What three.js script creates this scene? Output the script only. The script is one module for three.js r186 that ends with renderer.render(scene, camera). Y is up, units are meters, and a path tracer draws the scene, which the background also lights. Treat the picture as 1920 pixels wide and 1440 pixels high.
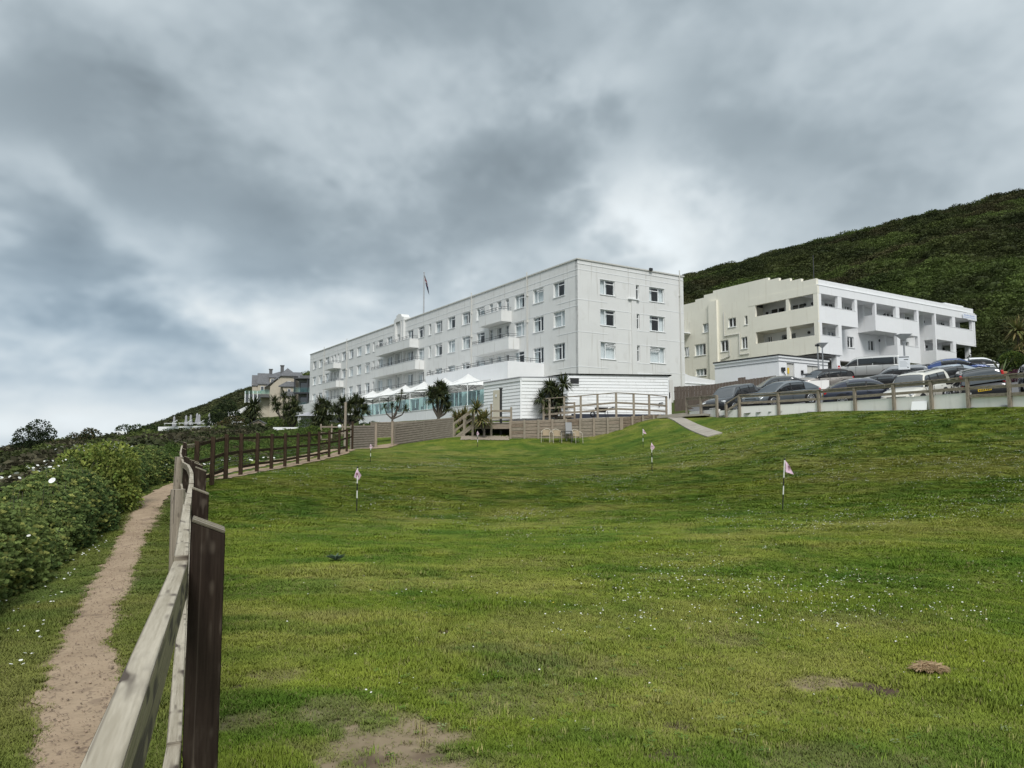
import * as THREE from 'three';
import { mergeGeometries } from 'three/addons/utils/BufferGeometryUtils.js';
import { RoundedBoxGeometry } from 'three/addons/geometries/RoundedBoxGeometry.js';

// ---------------------------------------------------------------- camera, sky, sun, exposure
const scene = new THREE.Scene();
const EYE = 1.5;
const camera = new THREE.PerspectiveCamera(55.1, 1024 / 768, 0.05, 30000);
camera.position.set(0, EYE, 0);
camera.rotation.set(Math.atan(120 / 1380), 0, 0);
scene.add(camera);
const renderer = new THREE.WebGLRenderer({ antialias: true });
renderer.setSize(1024, 768);
renderer.toneMapping = THREE.LinearToneMapping;
renderer.toneMappingExposure = 1.85;
renderer.shadowMap.enabled = true;

const sunDir = new THREE.Vector3(0.12, 0.82, 0.53).normalize();
const sun = new THREE.DirectionalLight(new THREE.Color(1, 0.975, 0.94), 1.35);
sun.position.copy(sunDir).multiplyScalar(220);
sun.target.position.set(10, 0, -60);
sun.castShadow = true; sun.shadow.radius = 34; sun.shadow.mapSize.set(4096, 4096);
Object.assign(sun.shadow.camera, { left: -170, right: 170, top: 170, bottom: -170, near: 1, far: 700 });
scene.add(sun, sun.target);

// ---------------------------------------------------------------- random numbers and noise
function rng(seed) { let s = seed >>> 0; return () => { s = (s + 0x6D2B79F5) >>> 0; let t = s; t = Math.imul(t ^ (t >>> 15), t | 1); t ^= t + Math.imul(t ^ (t >>> 7), t | 61); return ((t ^ (t >>> 14)) >>> 0) / 4294967296; }; }
const HT = new Float32Array(65536); { const r = rng(77); for (let i = 0; i < 65536; i++) HT[i] = r(); }
const h2 = (i, j) => HT[(Math.imul(i, 374761) + Math.imul(j, 668265) ^ (i << 7)) & 65535];
function vn(x, y) { const i = Math.floor(x), j = Math.floor(y), fx = x - i, fy = y - j, u = fx * fx * (3 - 2 * fx), v = fy * fy * (3 - 2 * fy); const a = h2(i, j), b = h2(i + 1, j), c = h2(i, j + 1), d = h2(i + 1, j + 1); return a + (b - a) * u + (c - a) * v + (a - b - c + d) * u * v; }
function fbm(x, y, o = 4, g = 0.5) { let s = 0, a = 1, n = 0; for (let k = 0; k < o; k++) { s += a * vn(x + k * 17.3, y - k * 9.1); n += a; a *= g; x *= 2.03; y *= 2.03; } return s / n; }
function vn3(x, y, z) { const k = Math.floor(z), f = z - k, t = f * f * (3 - 2 * f), o = k * 37; const a = vn(x + o * 1.37, y + o * 0.71), b = vn(x + (o + 37) * 1.37, y + (o + 37) * 0.71); return a + (b - a) * t; }
function fbm3(x, y, z, o = 4, g = 0.5) { let s = 0, a = 1, n = 0; for (let k = 0; k < o; k++) { s += a * vn3(x + k * 17.3, y - k * 9.1, z + k * 5.7); n += a; a *= g; x *= 2.03; y *= 2.03; z *= 2.03; } return s / n; }
const clamp = (x, a = 0, b = 1) => Math.min(b, Math.max(a, x)), lerp = (a, b, t) => a + (b - a) * t, sst = (a, b, x) => { const t = clamp((x - a) / (b - a)); return t * t * (3 - 2 * t); };
const mix3 = (a, b, t) => [lerp(a[0], b[0], t), lerp(a[1], b[1], t), lerp(a[2], b[2], t)];
const bell = (x, c, w) => Math.exp(-((x - c) * (x - c)) / (w * w));

// ---------------------------------------------------------------- overcast sky, computed as an equirectangular texture
{
  const W = 2048, H = 1024, data = new Float32Array(W * H * 4), E = renderer.toneMappingExposure;
  // broad cloud banks: azimuth, elevation (degrees, 0 = along the view), widths, change of brightness
  const banks = [[-18, 20.5, 15, 5.5, -0.17], [-31, 21.5, 9, 4, -0.12], [-8, 17, 12, 4, -0.10], [-25, 25, 5, 2.2, 0.08], [-27, 31, 6, 3, 0.06], [-12, 29, 12, 4, -0.04], [20, 21.5, 14, 4.5, -0.10], [31, 25, 14, 6, -0.06], [8, 18.2, 5.5, 3.2, 0.30], [12.5, 15, 7, 3, 0.24], [4.5, 25.5, 5, 3, 0.13], [-1, 26, 6, 3.5, 0.07], [25, 14.5, 12, 2.5, 0.08], [-33, 17, 5, 1.8, 0.12], [-24, 15, 7, 1.7, 0.13], [-34, 12.5, 6, 1.8, -0.08], [-24, 9.4, 6.5, 1.1, -0.15], [-16, 12, 9, 1.8, 0.12], [-34, 8, 6, 1.0, 0.13], [-10, 9, 9, 1.5, 0.10], [-30, 4.6, 12, 0.7, -0.06], [-33, 2.2, 16, 1.4, 0.14], [-3, 14, 7, 2, 0.06]];
  for (let j = 0; j < H; j++) {
    const e = ((j + 0.5) / H - 0.5) * Math.PI, y = Math.sin(e), ce = Math.cos(e), el = e * 180 / Math.PI;
    for (let i = 0; i < W; i++) {
      const ph = ((i + 0.5) / W - 0.5) * 2 * Math.PI, x = Math.cos(ph) * ce, z = Math.sin(ph) * ce, o = (j * W + i) * 4;
      let c;
      if (y < -0.02) c = [0.24, 0.29, 0.33];
      else {
        const X = x * 1.0 + 4, Y = y * 1.45 + 9, Z = z * 1.0 + 6, w = fbm3(X * 2.2, Y * 2.2, Z * 2.2, 3), w2 = fbm3(X * 2.6 + 20, Y * 2.6, Z * 2.6, 3), qx = X + (w - 0.5) * 0.1, qy = Y + (w2 - 0.5) * 0.1, qz = Z + (w2 - 0.5) * 0.1;
        const kp = 1 / (Math.max(y, 0) + 0.22), pl = fbm(x * kp * 3.4 + w * 1.4, z * kp * 3.4 + w2 * 1.4, 6, 0.58), cov = sst(0.4, 0.6, fbm3(qx * 4 + 3, qy * 4, qz * 4, 7, 0.6)), n = fbm3(qx * 3.2, qy * 3.2, qz * 3.2, 7, 0.58), bil = 1 - Math.abs(2 * fbm3(qx * 5 + 7, qy * 6, qz * 5, 5, 0.55) - 1), low = bell(el, 9, 7);
        let L = 0.5 + (n - 0.5) * 0.55 + (cov - 0.5) * (0.08 + 0.1 * low) + (bil - 0.78) * (0.24 + 0.24 * low) + (pl - 0.5) * (0.02 + 0.26 * low);
        const az = Math.atan2(x, -z) * 180 / Math.PI, wob = (w - 0.5) * 12 + (n - 0.5) * 26 + (bil - 0.78) * 6, wo2 = (n - 0.5) * 15 + (bil - 0.78) * 4;
        if (Math.abs(az) < 75 && el < 50) for (const [a, b, wa, wb, s] of banks) L += s * bell(az + wob, a, wa) * bell(el + wo2 * Math.min(1, wb * 0.4), b, wb);
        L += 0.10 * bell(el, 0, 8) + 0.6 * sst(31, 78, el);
        const sd = x * sunDir.x + y * sunDir.y + z * sunDir.z; L += 0.25 * Math.pow(Math.max(sd, 0), 3);
        if (L < 0.42) L = 0.42 - (0.42 - L) * 0.6; L = clamp(L, 0.22, 1.1);
        const t = clamp((L - 0.32) / 0.5); c = [L * lerp(0.82, 0.92, t), L, L * lerp(1.13, 1.04, t)]; const bl = 0.1 * bell(el, 6, 9) * bell(az, -30, 25) * (1 - t); c = [c[0] * (1 - bl), c[1], c[2] * (1 + bl)];
      }
      data[o] = c[0] / E; data[o + 1] = c[1] / E; data[o + 2] = c[2] / E; data[o + 3] = 1;
    }
  }
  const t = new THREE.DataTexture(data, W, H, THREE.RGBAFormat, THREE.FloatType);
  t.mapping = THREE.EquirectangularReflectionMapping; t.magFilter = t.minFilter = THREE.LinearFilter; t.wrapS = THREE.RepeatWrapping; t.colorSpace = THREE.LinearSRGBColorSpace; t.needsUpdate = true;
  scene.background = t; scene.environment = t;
}

// ---------------------------------------------------------------- helpers
const V = (x, y, z) => new THREE.Vector3(x, y, z);
const RGB = (r, g, b) => new THREE.Color().setRGB(r, g, b);          // linear base colours
function ready(g) {                                                     // plain attributes so that pieces can be merged
  if (g.index) g = g.toNonIndexed();
  for (const k of Object.keys(g.attributes)) if (!['position', 'normal', 'uv', 'color'].includes(k)) g.deleteAttribute(k);
  if (!g.attributes.normal) g.computeVertexNormals();
  if (!g.attributes.uv) uvBox(g);
  return g;
}
function uvBox(g) {                                                     // uv in metres, by the axis a face looks along
  const p = g.attributes.position, n = g.attributes.normal, uv = new Float32Array(p.count * 2);
  for (let i = 0; i < p.count; i++) {
    const ax = Math.abs(n.getX(i)), ay = Math.abs(n.getY(i)), az = Math.abs(n.getZ(i));
    if (ay > ax && ay > az) { uv[2 * i] = p.getX(i); uv[2 * i + 1] = p.getZ(i); }
    else if (ax > az) { uv[2 * i] = p.getZ(i); uv[2 * i + 1] = p.getY(i); }
    else { uv[2 * i] = p.getX(i); uv[2 * i + 1] = p.getY(i); }
  }
  g.setAttribute('uv', new THREE.BufferAttribute(uv, 2)); return g;
}
function bx(x0, x1, y0, y1, z0, z1) { const g = new THREE.BoxGeometry(Math.abs(x1 - x0), Math.abs(y1 - y0), Math.abs(z1 - z0)); g.translate((x0 + x1) / 2, (y0 + y1) / 2, (z0 + z1) / 2); return uvBox(ready(g)); }
function beam(a, b, w, h, r = 0, shift = 0) {                           // timber from a to b; uv.x runs along the grain
  const d = new THREE.Vector3().subVectors(b, a), L = d.length(); let g = r ? new RoundedBoxGeometry(L, h, w, 2, r) : new THREE.BoxGeometry(L, h, w);
  g = ready(g); const p = g.attributes.position, n = g.attributes.normal, uv = new Float32Array(p.count * 2);
  for (let i = 0; i < p.count; i++) { uv[2 * i] = p.getX(i) + shift; uv[2 * i + 1] = (Math.abs(n.getY(i)) > 0.7 ? p.getZ(i) : p.getY(i) + 0.31); if (Math.abs(n.getX(i)) > 0.7) { uv[2 * i] = p.getZ(i) * 0.3 + shift; uv[2 * i + 1] = p.getY(i); } }
  g.setAttribute('uv', new THREE.BufferAttribute(uv, 2));
  const X = d.normalize(); let U = Math.abs(X.y) > 0.95 ? V(0, 0, 1) : V(0, 1, 0); const Z = new THREE.Vector3().crossVectors(X, U).normalize(); U = new THREE.Vector3().crossVectors(Z, X);
  const m = new THREE.Matrix4().makeBasis(X, U, Z); m.setPosition((a.x + b.x) / 2, (a.y + b.y) / 2, (a.z + b.z) / 2); g.applyMatrix4(m); return g;
}
function post(x, y0, y1, z, w, d, turn = 0, shift = 0) { const g = beam(V(0, y0, 0), V(0, y1, 0), w, d, 0, shift); g.rotateY(turn); g.translate(x, 0, z); return g; }
function cyl(x, y0, y1, z, r0, r1 = r0, n = 8) { const g = new THREE.CylinderGeometry(r1, r0, y1 - y0, n); g.translate(x, (y0 + y1) / 2, z); return ready(g); }
function rod(a, b, r0, r1 = r0, n = 6) { const d = new THREE.Vector3().subVectors(b, a), L = d.length(), g = new THREE.CylinderGeometry(r1, r0, L, n); g.translate(0, L / 2, 0); g.applyQuaternion(new THREE.Quaternion().setFromUnitVectors(V(0, 1, 0), d.normalize())); g.translate(a.x, a.y, a.z); return ready(g); }
function plate(pts, th) {                                               // flat outline in x,y with thickness along +z
  const s = new THREE.Shape(pts.map(q => new THREE.Vector2(q[0], q[1]))); return uvBox(ready(new THREE.ExtrudeGeometry(s, { depth: th, bevelEnabled: false })));
}
function tubeThrough(pts, r, n = 6, seg = 24) { return ready(new THREE.TubeGeometry(new THREE.CatmullRomCurve3(pts), seg, r, n, false)); }
function mesh(name, geos, mat, parent = null) {
  const list = (Array.isArray(geos) ? geos : [geos]).map(ready), m = new THREE.Mesh(list.length > 1 ? mergeGeometries(list) : list[0], mat);
  m.name = name; m.castShadow = m.receiveShadow = true; if (parent) parent.add(m); return m;
}
const used = {};
function numbered(n) { const k = used[n] = (used[n] ?? -1) + 1; return k ? n + '_' + String(k).padStart(3, '0') : n; }
function tag(o, label, category, group) { o.userData.label = label; o.userData.category = category; if (group) o.userData.group = group; return o; }
function thing(name, label, category, pos = [0, 0, 0], turn = 0, group) { const o = new THREE.Group(); o.name = numbered(name); o.position.set(...pos); o.rotation.y = turn; scene.add(o); return tag(o, label, category, group); }
function solo(name, geos, mat, label, category, group) { const m = mesh(numbered(name), geos, mat); scene.add(m); return tag(m, label, category, group); }
function setting(name, geos, mat) { const m = mesh(numbered(name), geos, mat); m.userData.kind = 'structure'; scene.add(m); return m; }
function copyOf(o, pos, turn, label) { const c = o.clone(); c.name = numbered(o.name.replace(/_\d\d\d$/, '')); c.position.set(...pos); c.rotation.y = turn; c.userData = { ...o.userData }; if (label) c.userData.label = label; scene.add(c); return c; }

// ---------------------------------------------------------------- procedural textures
function tex(n, fn, reach, srgb = true) {                               // reach = metres that one repeat covers; fn gets tile-wrapped noise
  const d = new Uint8Array(n * n * 4), P = (x, y, o = 4, g = 0.5, per = 8) => { let s = 0, a = 1, t = 0, q = per; for (let k = 0; k < o; k++) { s += a * pn(x * q, y * q, q, k); t += a; a *= g; q *= 2; } return s / t; };
  for (let j = 0; j < n; j++) for (let i = 0; i < n; i++) { const c = fn(i / n, j / n, P), o = (j * n + i) * 4; if (typeof c === 'number') d[o] = d[o + 1] = d[o + 2] = clamp(c) * 255; else for (let k = 0; k < 3; k++) d[o + k] = srgb ? 255 * Math.pow(clamp(c[k]), 1 / 2.2) : 255 * clamp(c[k]); d[o + 3] = 255; }
  const t = new THREE.DataTexture(d, n, n); t.wrapS = t.wrapT = THREE.RepeatWrapping; t.magFilter = THREE.LinearFilter; t.minFilter = THREE.LinearMipmapLinearFilter; t.generateMipmaps = true; if (srgb) t.colorSpace = THREE.SRGBColorSpace; const [ru, rv] = Array.isArray(reach) ? reach : [reach, reach]; t.repeat.set(1 / ru, 1 / rv); t.needsUpdate = true; return t;
}
function pn(x, y, per, k) { const i = Math.floor(x), j = Math.floor(y), fx = x - i, fy = y - j, u = fx * fx * (3 - 2 * fx), v = fy * fy * (3 - 2 * fy), w = q => ((q % per) + per) % per, i0 = w(i) + k * 31, i1 = w(i + 1) + k * 31, j0 = w(j) + k * 57, j1 = w(j + 1) + k * 57; const a = h2(i0, j0), b = h2(i1, j0), c = h2(i0, j1), e = h2(i1, j1); return a + (b - a) * u + (c - a) * v + (a - b - c + e) * u * v; }
function sn(x, y, px, py, k = 0) { const i = Math.floor(x), j = Math.floor(y), fx = x - i, fy = y - j, u = fx * fx * (3 - 2 * fx), v = fy * fy * (3 - 2 * fy), wx = q => ((q % px) + px) % px + k * 31, wy = q => ((q % py) + py) % py + k * 57; const a = h2(wx(i), wy(j)), b = h2(wx(i + 1), wy(j)), c = h2(wx(i), wy(j + 1)), e = h2(wx(i + 1), wy(j + 1)); return a + (b - a) * u + (c - a) * v + (a - b - c + e) * u * v; }
// painted render: faint patching, hairline stains that run down from ledges
function plasterTex(base, stain, amount) { return tex(512, (u, v, P) => { const p = P(u, v, 5, 0.55, 4), r = sn(u * 90, v * 5, 90, 5, 2) * sn(u * 21, v * 3, 21, 3, 3), s = sst(0.36, 0.8, r) * amount + sst(0.6, 0.85, P(u, v, 4, 0.6, 6)) * amount * 0.5; return mix3(base.map(c => c * (0.93 + 0.12 * p)), stain, clamp(s)); }, [7, 7]); }
function woodTex(a0, b0, c, crack = 0.5, flank = null, n = 512) { return tex(n, (u, v, P) => { const [a, b] = flank && v > 0.42 && v < 0.93 ? flank : [a0, b0], wv = (P(u, v, 3, 0.5, 3) - 0.5) * 0.02 + sn(u * 9, v * 6, 9, 6, 8) * 0.006, y = v + wv, g = sn(u * 4, y * 48, 4, 48, 1) * 0.4 + sn(u * 11, y * 130, 11, 130, 2) * 0.35 + sn(u * 60, y * 240, 60, 240, 3) * 0.25, bl = P(u, v, 5, 0.6, 5), sm = sn(u * 26, y * 34, 26, 34, 5) * sn(u * 7, y * 15, 7, 15, 7), hair = Math.abs(sn(u * 1, (v + wv * 0.4) * 30, 1, 30, 6) - 0.5), gate = sn(u * 6, y * 14, 6, 14, 9); let col = mix3(a, b, sst(0.2, 0.8, g * 0.6 + bl * 0.4)); return mix3(col, c, clamp(sst(0.34, 0.62, sm) * crack * 0.9 + (gate > 0.5 ? sst(0.05, 0.01, hair) * crack : 0) + sst(0.6, 0.78, bl) * crack * 0.45)); }, [1.3, 0.45]); }
const std = (o) => new THREE.MeshStandardMaterial({ roughness: 0.85, side: THREE.DoubleSide, ...o });
const matte = (o) => new THREE.MeshPhysicalMaterial({ roughness: 0.95, specularIntensity: 0.12, side: THREE.DoubleSide, ...o });
const M = {
  white: std({ map: plasterTex([0.72, 0.72, 0.7], [0.44, 0.42, 0.37], 0.42), roughness: 0.8 }),
  whiteTrim: std({ color: RGB(0.8, 0.81, 0.81), roughness: 0.5 }),
  blockWhite: std({ map: plasterTex([0.82, 0.825, 0.83], [0.6, 0.58, 0.52], 0.15), roughness: 0.8 }),
  cream: std({ map: plasterTex([0.83, 0.8, 0.69], [0.56, 0.5, 0.37], 0.22), roughness: 0.8 }),
  lowWall: std({ map: plasterTex([0.84, 0.82, 0.79], [0.4, 0.38, 0.33], 0.35), roughness: 0.85 }),
  loggia: std({ color: RGB(0.84, 0.84, 0.83) }),
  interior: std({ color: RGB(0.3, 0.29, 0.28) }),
  frame: std({ color: RGB(0.82, 0.83, 0.83), roughness: 0.35 }),
  pane: new THREE.MeshPhysicalMaterial({ color: RGB(0.93, 0.97, 0.97), transmission: 1, thickness: 0, roughness: 0.02, ior: 1.6, side: THREE.DoubleSide }),
  darkPane: new THREE.MeshPhysicalMaterial({ color: RGB(0.02, 0.024, 0.028), roughness: 0.03, ior: 2.1, side: THREE.DoubleSide }),
  tintGlass: new THREE.MeshPhysicalMaterial({ color: RGB(0.72, 0.9, 0.88), transmission: 1, thickness: 0, roughness: 0.03, ior: 1.5, side: THREE.DoubleSide }),
  curtain: std({ color: RGB(0.7, 0.71, 0.72), roughness: 1 }),
  darkMetal: std({ color: RGB(0.035, 0.037, 0.04), roughness: 0.45, metalness: 0.3 }),
  greyMetal: std({ color: RGB(0.32, 0.33, 0.34), roughness: 0.45, metalness: 0.6 }),
  rail: std({ color: RGB(0.075, 0.075, 0.08), roughness: 0.5, metalness: 0.5 }),
  pipe: std({ color: RGB(0.58, 0.57, 0.53), roughness: 0.6 }),
  lead: std({ color: RGB(0.22, 0.225, 0.23), roughness: 0.7 }),
  slate: std({ map: tex(256, (u, v, P) => { const r = Math.floor(v * 24), s = sn(u * 40 + (r % 2) * 0.5, r * 3.7, 40, 90, 1), l = (v * 24 - r) < 0.1 ? 0.55 : 1; const q = 0.075 + 0.06 * P(u, v, 4) + 0.04 * s; return [q * l, q * 1.02 * l, q * 1.08 * l]; }, [4, 4]), roughness: 0.7 }),
  oldRail: std({ map: woodTex([0.3, 0.26, 0.19], [0.48, 0.43, 0.34], [0.075, 0.056, 0.04], 1.15, [[0.2, 0.165, 0.095], [0.31, 0.26, 0.165]], 1024), bumpMap: tex(512, (u, v, P) => sn(u * 4, v * 48, 4, 48, 1) * 0.5 + sn(u * 11, v * 130, 11, 130, 2) * 0.5, [1.3, 0.45], false), bumpScale: 0.003, roughness: 0.95 }),
  brownWood: matte({ map: woodTex([0.03, 0.0185, 0.011], [0.066, 0.044, 0.028], [0.013, 0.009, 0.007], 0.6), roughness: 0.9 }),
  brownPost: matte({ map: (() => { const t = woodTex([0.016, 0.0102, 0.0072], [0.036, 0.0245, 0.0175], [0.16, 0.13, 0.1], 0.42, null, 1024); return t; })(), roughness: 0.9 }),
  greyWood: std({ map: woodTex([0.22, 0.183, 0.14], [0.36, 0.31, 0.245], [0.08, 0.063, 0.048], 0.55), roughness: 0.92 }),
  paleWood: std({ map: woodTex([0.24, 0.19, 0.145], [0.36, 0.3, 0.235], [0.11, 0.08, 0.06], 0.5), roughness: 0.92 }),
  sleeper: std({ map: woodTex([0.19, 0.145, 0.105], [0.29, 0.225, 0.165], [0.06, 0.047, 0.038], 0.7), roughness: 0.95 }),
  slatWood: std({ map: woodTex([0.17, 0.145, 0.115], [0.28, 0.245, 0.2], [0.07, 0.06, 0.05], 0.5), roughness: 0.92 }),
  closeBoard: matte({ map: woodTex([0.085, 0.068, 0.055], [0.15, 0.122, 0.1], [0.04, 0.034, 0.03], 0.5), roughness: 0.95 }),
  boardWhite: std({ map: plasterTex([0.79, 0.8, 0.8], [0.5, 0.5, 0.46], 0.35), roughness: 0.6 }),
  asphalt: std({ map: tex(512, (u, v, P) => { const q = 0.13 + 0.06 * (P(u, v, 5, 0.7, 16) - 0.5) + 0.05 * (P(u, v, 3, 0.5, 3) - 0.5); return [q, q, q * 1.01]; }, 5), roughness: 0.95 }),
  concrete: std({ map: tex(256, (u, v, P) => { const q = 0.33 + 0.2 * (P(u, v, 5, 0.65, 6) - 0.5); return [q, q * 0.91, q * 0.77]; }, 3), roughness: 0.95 }),
  canvas: new THREE.MeshPhysicalMaterial({ color: RGB(0.82, 0.82, 0.8), roughness: 1, transmission: 0.25, thickness: 0, side: THREE.DoubleSide }),
  greyCanvas: std({ color: RGB(0.34, 0.34, 0.36), roughness: 1 }),
  black: std({ color: RGB(0.012, 0.012, 0.013), roughness: 0.6 }),
  rubber: std({ color: RGB(0.014, 0.014, 0.015), roughness: 0.9 }),
  alloy: std({ color: RGB(0.5, 0.51, 0.52), roughness: 0.3, metalness: 0.8 }),
  darkAlloy: std({ color: RGB(0.05, 0.05, 0.055), roughness: 0.35, metalness: 0.5 }),
  red: std({ color: RGB(0.5, 0.02, 0.025), roughness: 0.25 }),
  lampGlass: std({ color: RGB(0.75, 0.77, 0.78), roughness: 0.12 }),
  plateWhite: std({ color: RGB(0.8, 0.8, 0.78), roughness: 0.5 }), plateYellow: std({ color: RGB(0.75, 0.5, 0.04), roughness: 0.5 }),
  bark: std({ map: tex(256, (u, v, P) => { const q = sn(u * 12, v * 40, 12, 40) * 0.5 + P(u, v, 4) * 0.5; return mix3([0.06, 0.05, 0.042], [0.17, 0.145, 0.12], q); }, [0.6, 0.6]), roughness: 1 }),
  terracotta: std({ color: RGB(0.4, 0.2, 0.11), roughness: 0.9 }),
};
const leafMat = (extra = {}) => new THREE.MeshPhysicalMaterial({ vertexColors: true, roughness: 0.95, specularIntensity: 0.3, transmission: 0.2, thickness: 0, side: THREE.DoubleSide, ...extra });
const LEAF = leafMat();

// ---------------------------------------------------------------- the land: smooth surfaces through surveyed spot heights [x, y, z]
function surface(P, soft = 0.02) {
  const n = P.length, N = n + 3, A = Array.from({ length: N }, () => new Float64Array(N + 1)), K = 0.02, phi = (ax, az, bx_, bz) => { const r2 = ((ax - bx_) ** 2 + (az - bz) ** 2) * K * K; return r2 > 0 ? 0.5 * r2 * Math.log(r2) : 0; };
  for (let i = 0; i < n; i++) { for (let j = 0; j < n; j++) A[i][j] = phi(P[i][0], P[i][2], P[j][0], P[j][2]); A[i][i] += soft * 0.01; A[i][n] = A[n][i] = 1; A[i][n + 1] = A[n + 1][i] = P[i][0] * K; A[i][n + 2] = A[n + 2][i] = P[i][2] * K; A[i][N] = P[i][1]; }
  for (let c = 0; c < N; c++) { let b = c; for (let r = c + 1; r < N; r++) if (Math.abs(A[r][c]) > Math.abs(A[b][c])) b = r; [A[c], A[b]] = [A[b], A[c]]; for (let r = 0; r < N; r++) if (r !== c && A[r][c]) { const f = A[r][c] / A[c][c]; for (let k = c; k <= N; k++) A[r][k] -= f * A[c][k]; } }
  const w = A.map((r, i) => r[N] / r[i]);
  return (x, z) => { let s = w[n] + w[n + 1] * x * K + w[n + 2] * z * K; for (let i = 0; i < n; i++) s += w[i] * phi(x, z, P[i][0], P[i][2]); return s; };
}
const spots = [
  [0, 0, 0], [-1.5, 0, -1], [3, 0, -3], [-2, 0, -5], [1, 0, -7], [6, 0.03, -4], [0, 0, 6], [8, 0.1, 6], [-5, -0.05, 4], [-2.3, 0, -10], [2, 0.02, -11], [6, 0.12, -10], [11, 0.25, -9],
  [-3.65, 0, -17.5], [5.9, 0.12, -16.5], [12, 0.75, -17.8], [22, 1.2, -16], [35, 1.6, -10],
  [-2.1, -0.02, -3.6], [-2.64, 0, -4.67], [-3.35, 0, -5.9], [-4.4, 0, -8.15], [-6, 0.02, -11.7], [-7.45, 0.2, -15], [-9, 0.33, -19], [-10.4, 0.45, -23],
  [-5.9, 0.05, -13.6], [-7.5, 0.35, -17], [-8.4, 0.6, -21.5], [-8.7, 0.68, -25], [-8.9, 0.75, -28.8], [-9, 0.93, -34], [-9, 1.15, -38.5], [-9.2, 1.41, -42.5],
  [5.2, 0.65, -27.5], [7.1, 1.54, -40], [-6.5, 0.86, -34], [-2, 1.55, -44], [1.3, 1.9, -45.5], [5.6, 1.95, -45.5], [-3.7, 2.15, -46.6], [-7.4, 1.62, -46.4], [-10.4, 1.52, -48.6], [0, 0.5, -27],
  [10.3, 2.0, -37], [12.9, 2.05, -33], [15, 2.0, -28], [18, 1.85, -26.3], [13.3, 3.3, -43], [16.4, 3.45, -39.3], [18.4, 3.3, -35.5], [20, 3.25, -32.3], [20.5, 3.18, -30.4], [23, 3.1, -26.5], [30, 3.0, -18], [9.2, 3.3, -46.6], [10.3, 3.45, -47.4],
  [18, 3.3, -44], [26, 3.7, -40], [24, 4.4, -52], [34, 5.4, -48], [34, 7.2, -66], [48, 6.5, -54], [50, 8.4, -78], [22, 5.8, -62], [14, 4.3, -55], [16, 5.6, -64], [28, 8.2, -82], [45, 10.5, -98], [55, 4.2, -28],
  [5, 3.3, -52], [9, 3.6, -56], [0, 3.2, -54], [-6, 3.7, -60], [-10.4, 3.6, -64], [-14, 2.9, -60], [-2, 4.4, -66], [8, 5.2, -75], [-12, 4.4, -80], [-20, 4.2, -90], [-35, 6.2, -135],
  [-12, -0.6, -12], [-9, -0.8, -6], [-9, -1.2, 2], [-16, -2.0, -8], [-14, -0.1, -22], [-20, -1.4, -25], [-28, -2.4, -28], [-16, 0.85, -30], [-20, 1.6, -48], [-30, 0.4, -50], [-42, -1.6, -52], [-45, 0.8, -70], [-36, 1.9, -70], [-28, 2.4, -72], [-22, 2.7, -75],
  [-57, 2.4, -110], [-45, 4.0, -112], [-36, 4.2, -110], [-30, 4.0, -100], [-58, 4.2, -130], [-46, 4.3, -126], [-60, 8, -165], [-48, 9, -165], [-80, 1.5, -150], [-72, -0.5, -95], [-95, -6, -95], [-70, -8, -50], [-50, -9, -25], [-32, -8, -5], [-30, -9, 8], [-90, -22, -40], [-125, -8, -150], [-120, 2, -230], [-90, 10, -220], [-55, 20, -220], [0, 12, -120], [0, 28, -190], [60, 22, -130],
];
const Hx = surface(spots), HG = { x0: -64, z0: -134, s: 0.5, nx: 222, nz: 282, v: null }; HG.v = new Float32Array(HG.nx * HG.nz); for (let j = 0; j < HG.nz; j++) for (let i = 0; i < HG.nx; i++) HG.v[j * HG.nx + i] = Hx(HG.x0 + i * HG.s, HG.z0 + j * HG.s);
function H(x, z) { const fx = (x - HG.x0) / HG.s, fz = (z - HG.z0) / HG.s, i = Math.floor(fx), j = Math.floor(fz); if (i < 0 || j < 0 || i >= HG.nx - 1 || j >= HG.nz - 1) return Hx(x, z); const u = fx - i, v = fz - j, a = HG.v, k = j * HG.nx + i; return lerp(lerp(a[k], a[k + 1], u), lerp(a[k + HG.nx], a[k + HG.nx + 1], u), v); }
const CP = surface([[13, 3.55, -45.6], [14.1, 3.78, -47.5], [15.6, 3.88, -43.5], [19, 3.78, -40.5], [19.9, 3.33, -36], [21.1, 3.45, -33.2], [21.7, 3.45, -31], [23, 3.4, -28], [23.5, 4.62, -46.5], [26.2, 4.9, -45], [29.1, 5.55, -49.5], [28.1, 5.8, -53], [24.2, 6.05, -57], [34, 6.85, -56], [39.2, 7.5, -61], [34.2, 8.2, -70], [19, 5.2, -53], [22.2, 6.75, -62], [27.4, 7.3, -66], [30, 5.9, -44], [40, 6, -44], [45, 4.4, -28], [30, 8.4, -76], [45, 9, -76], [14, 4.4, -54]]);

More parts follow.
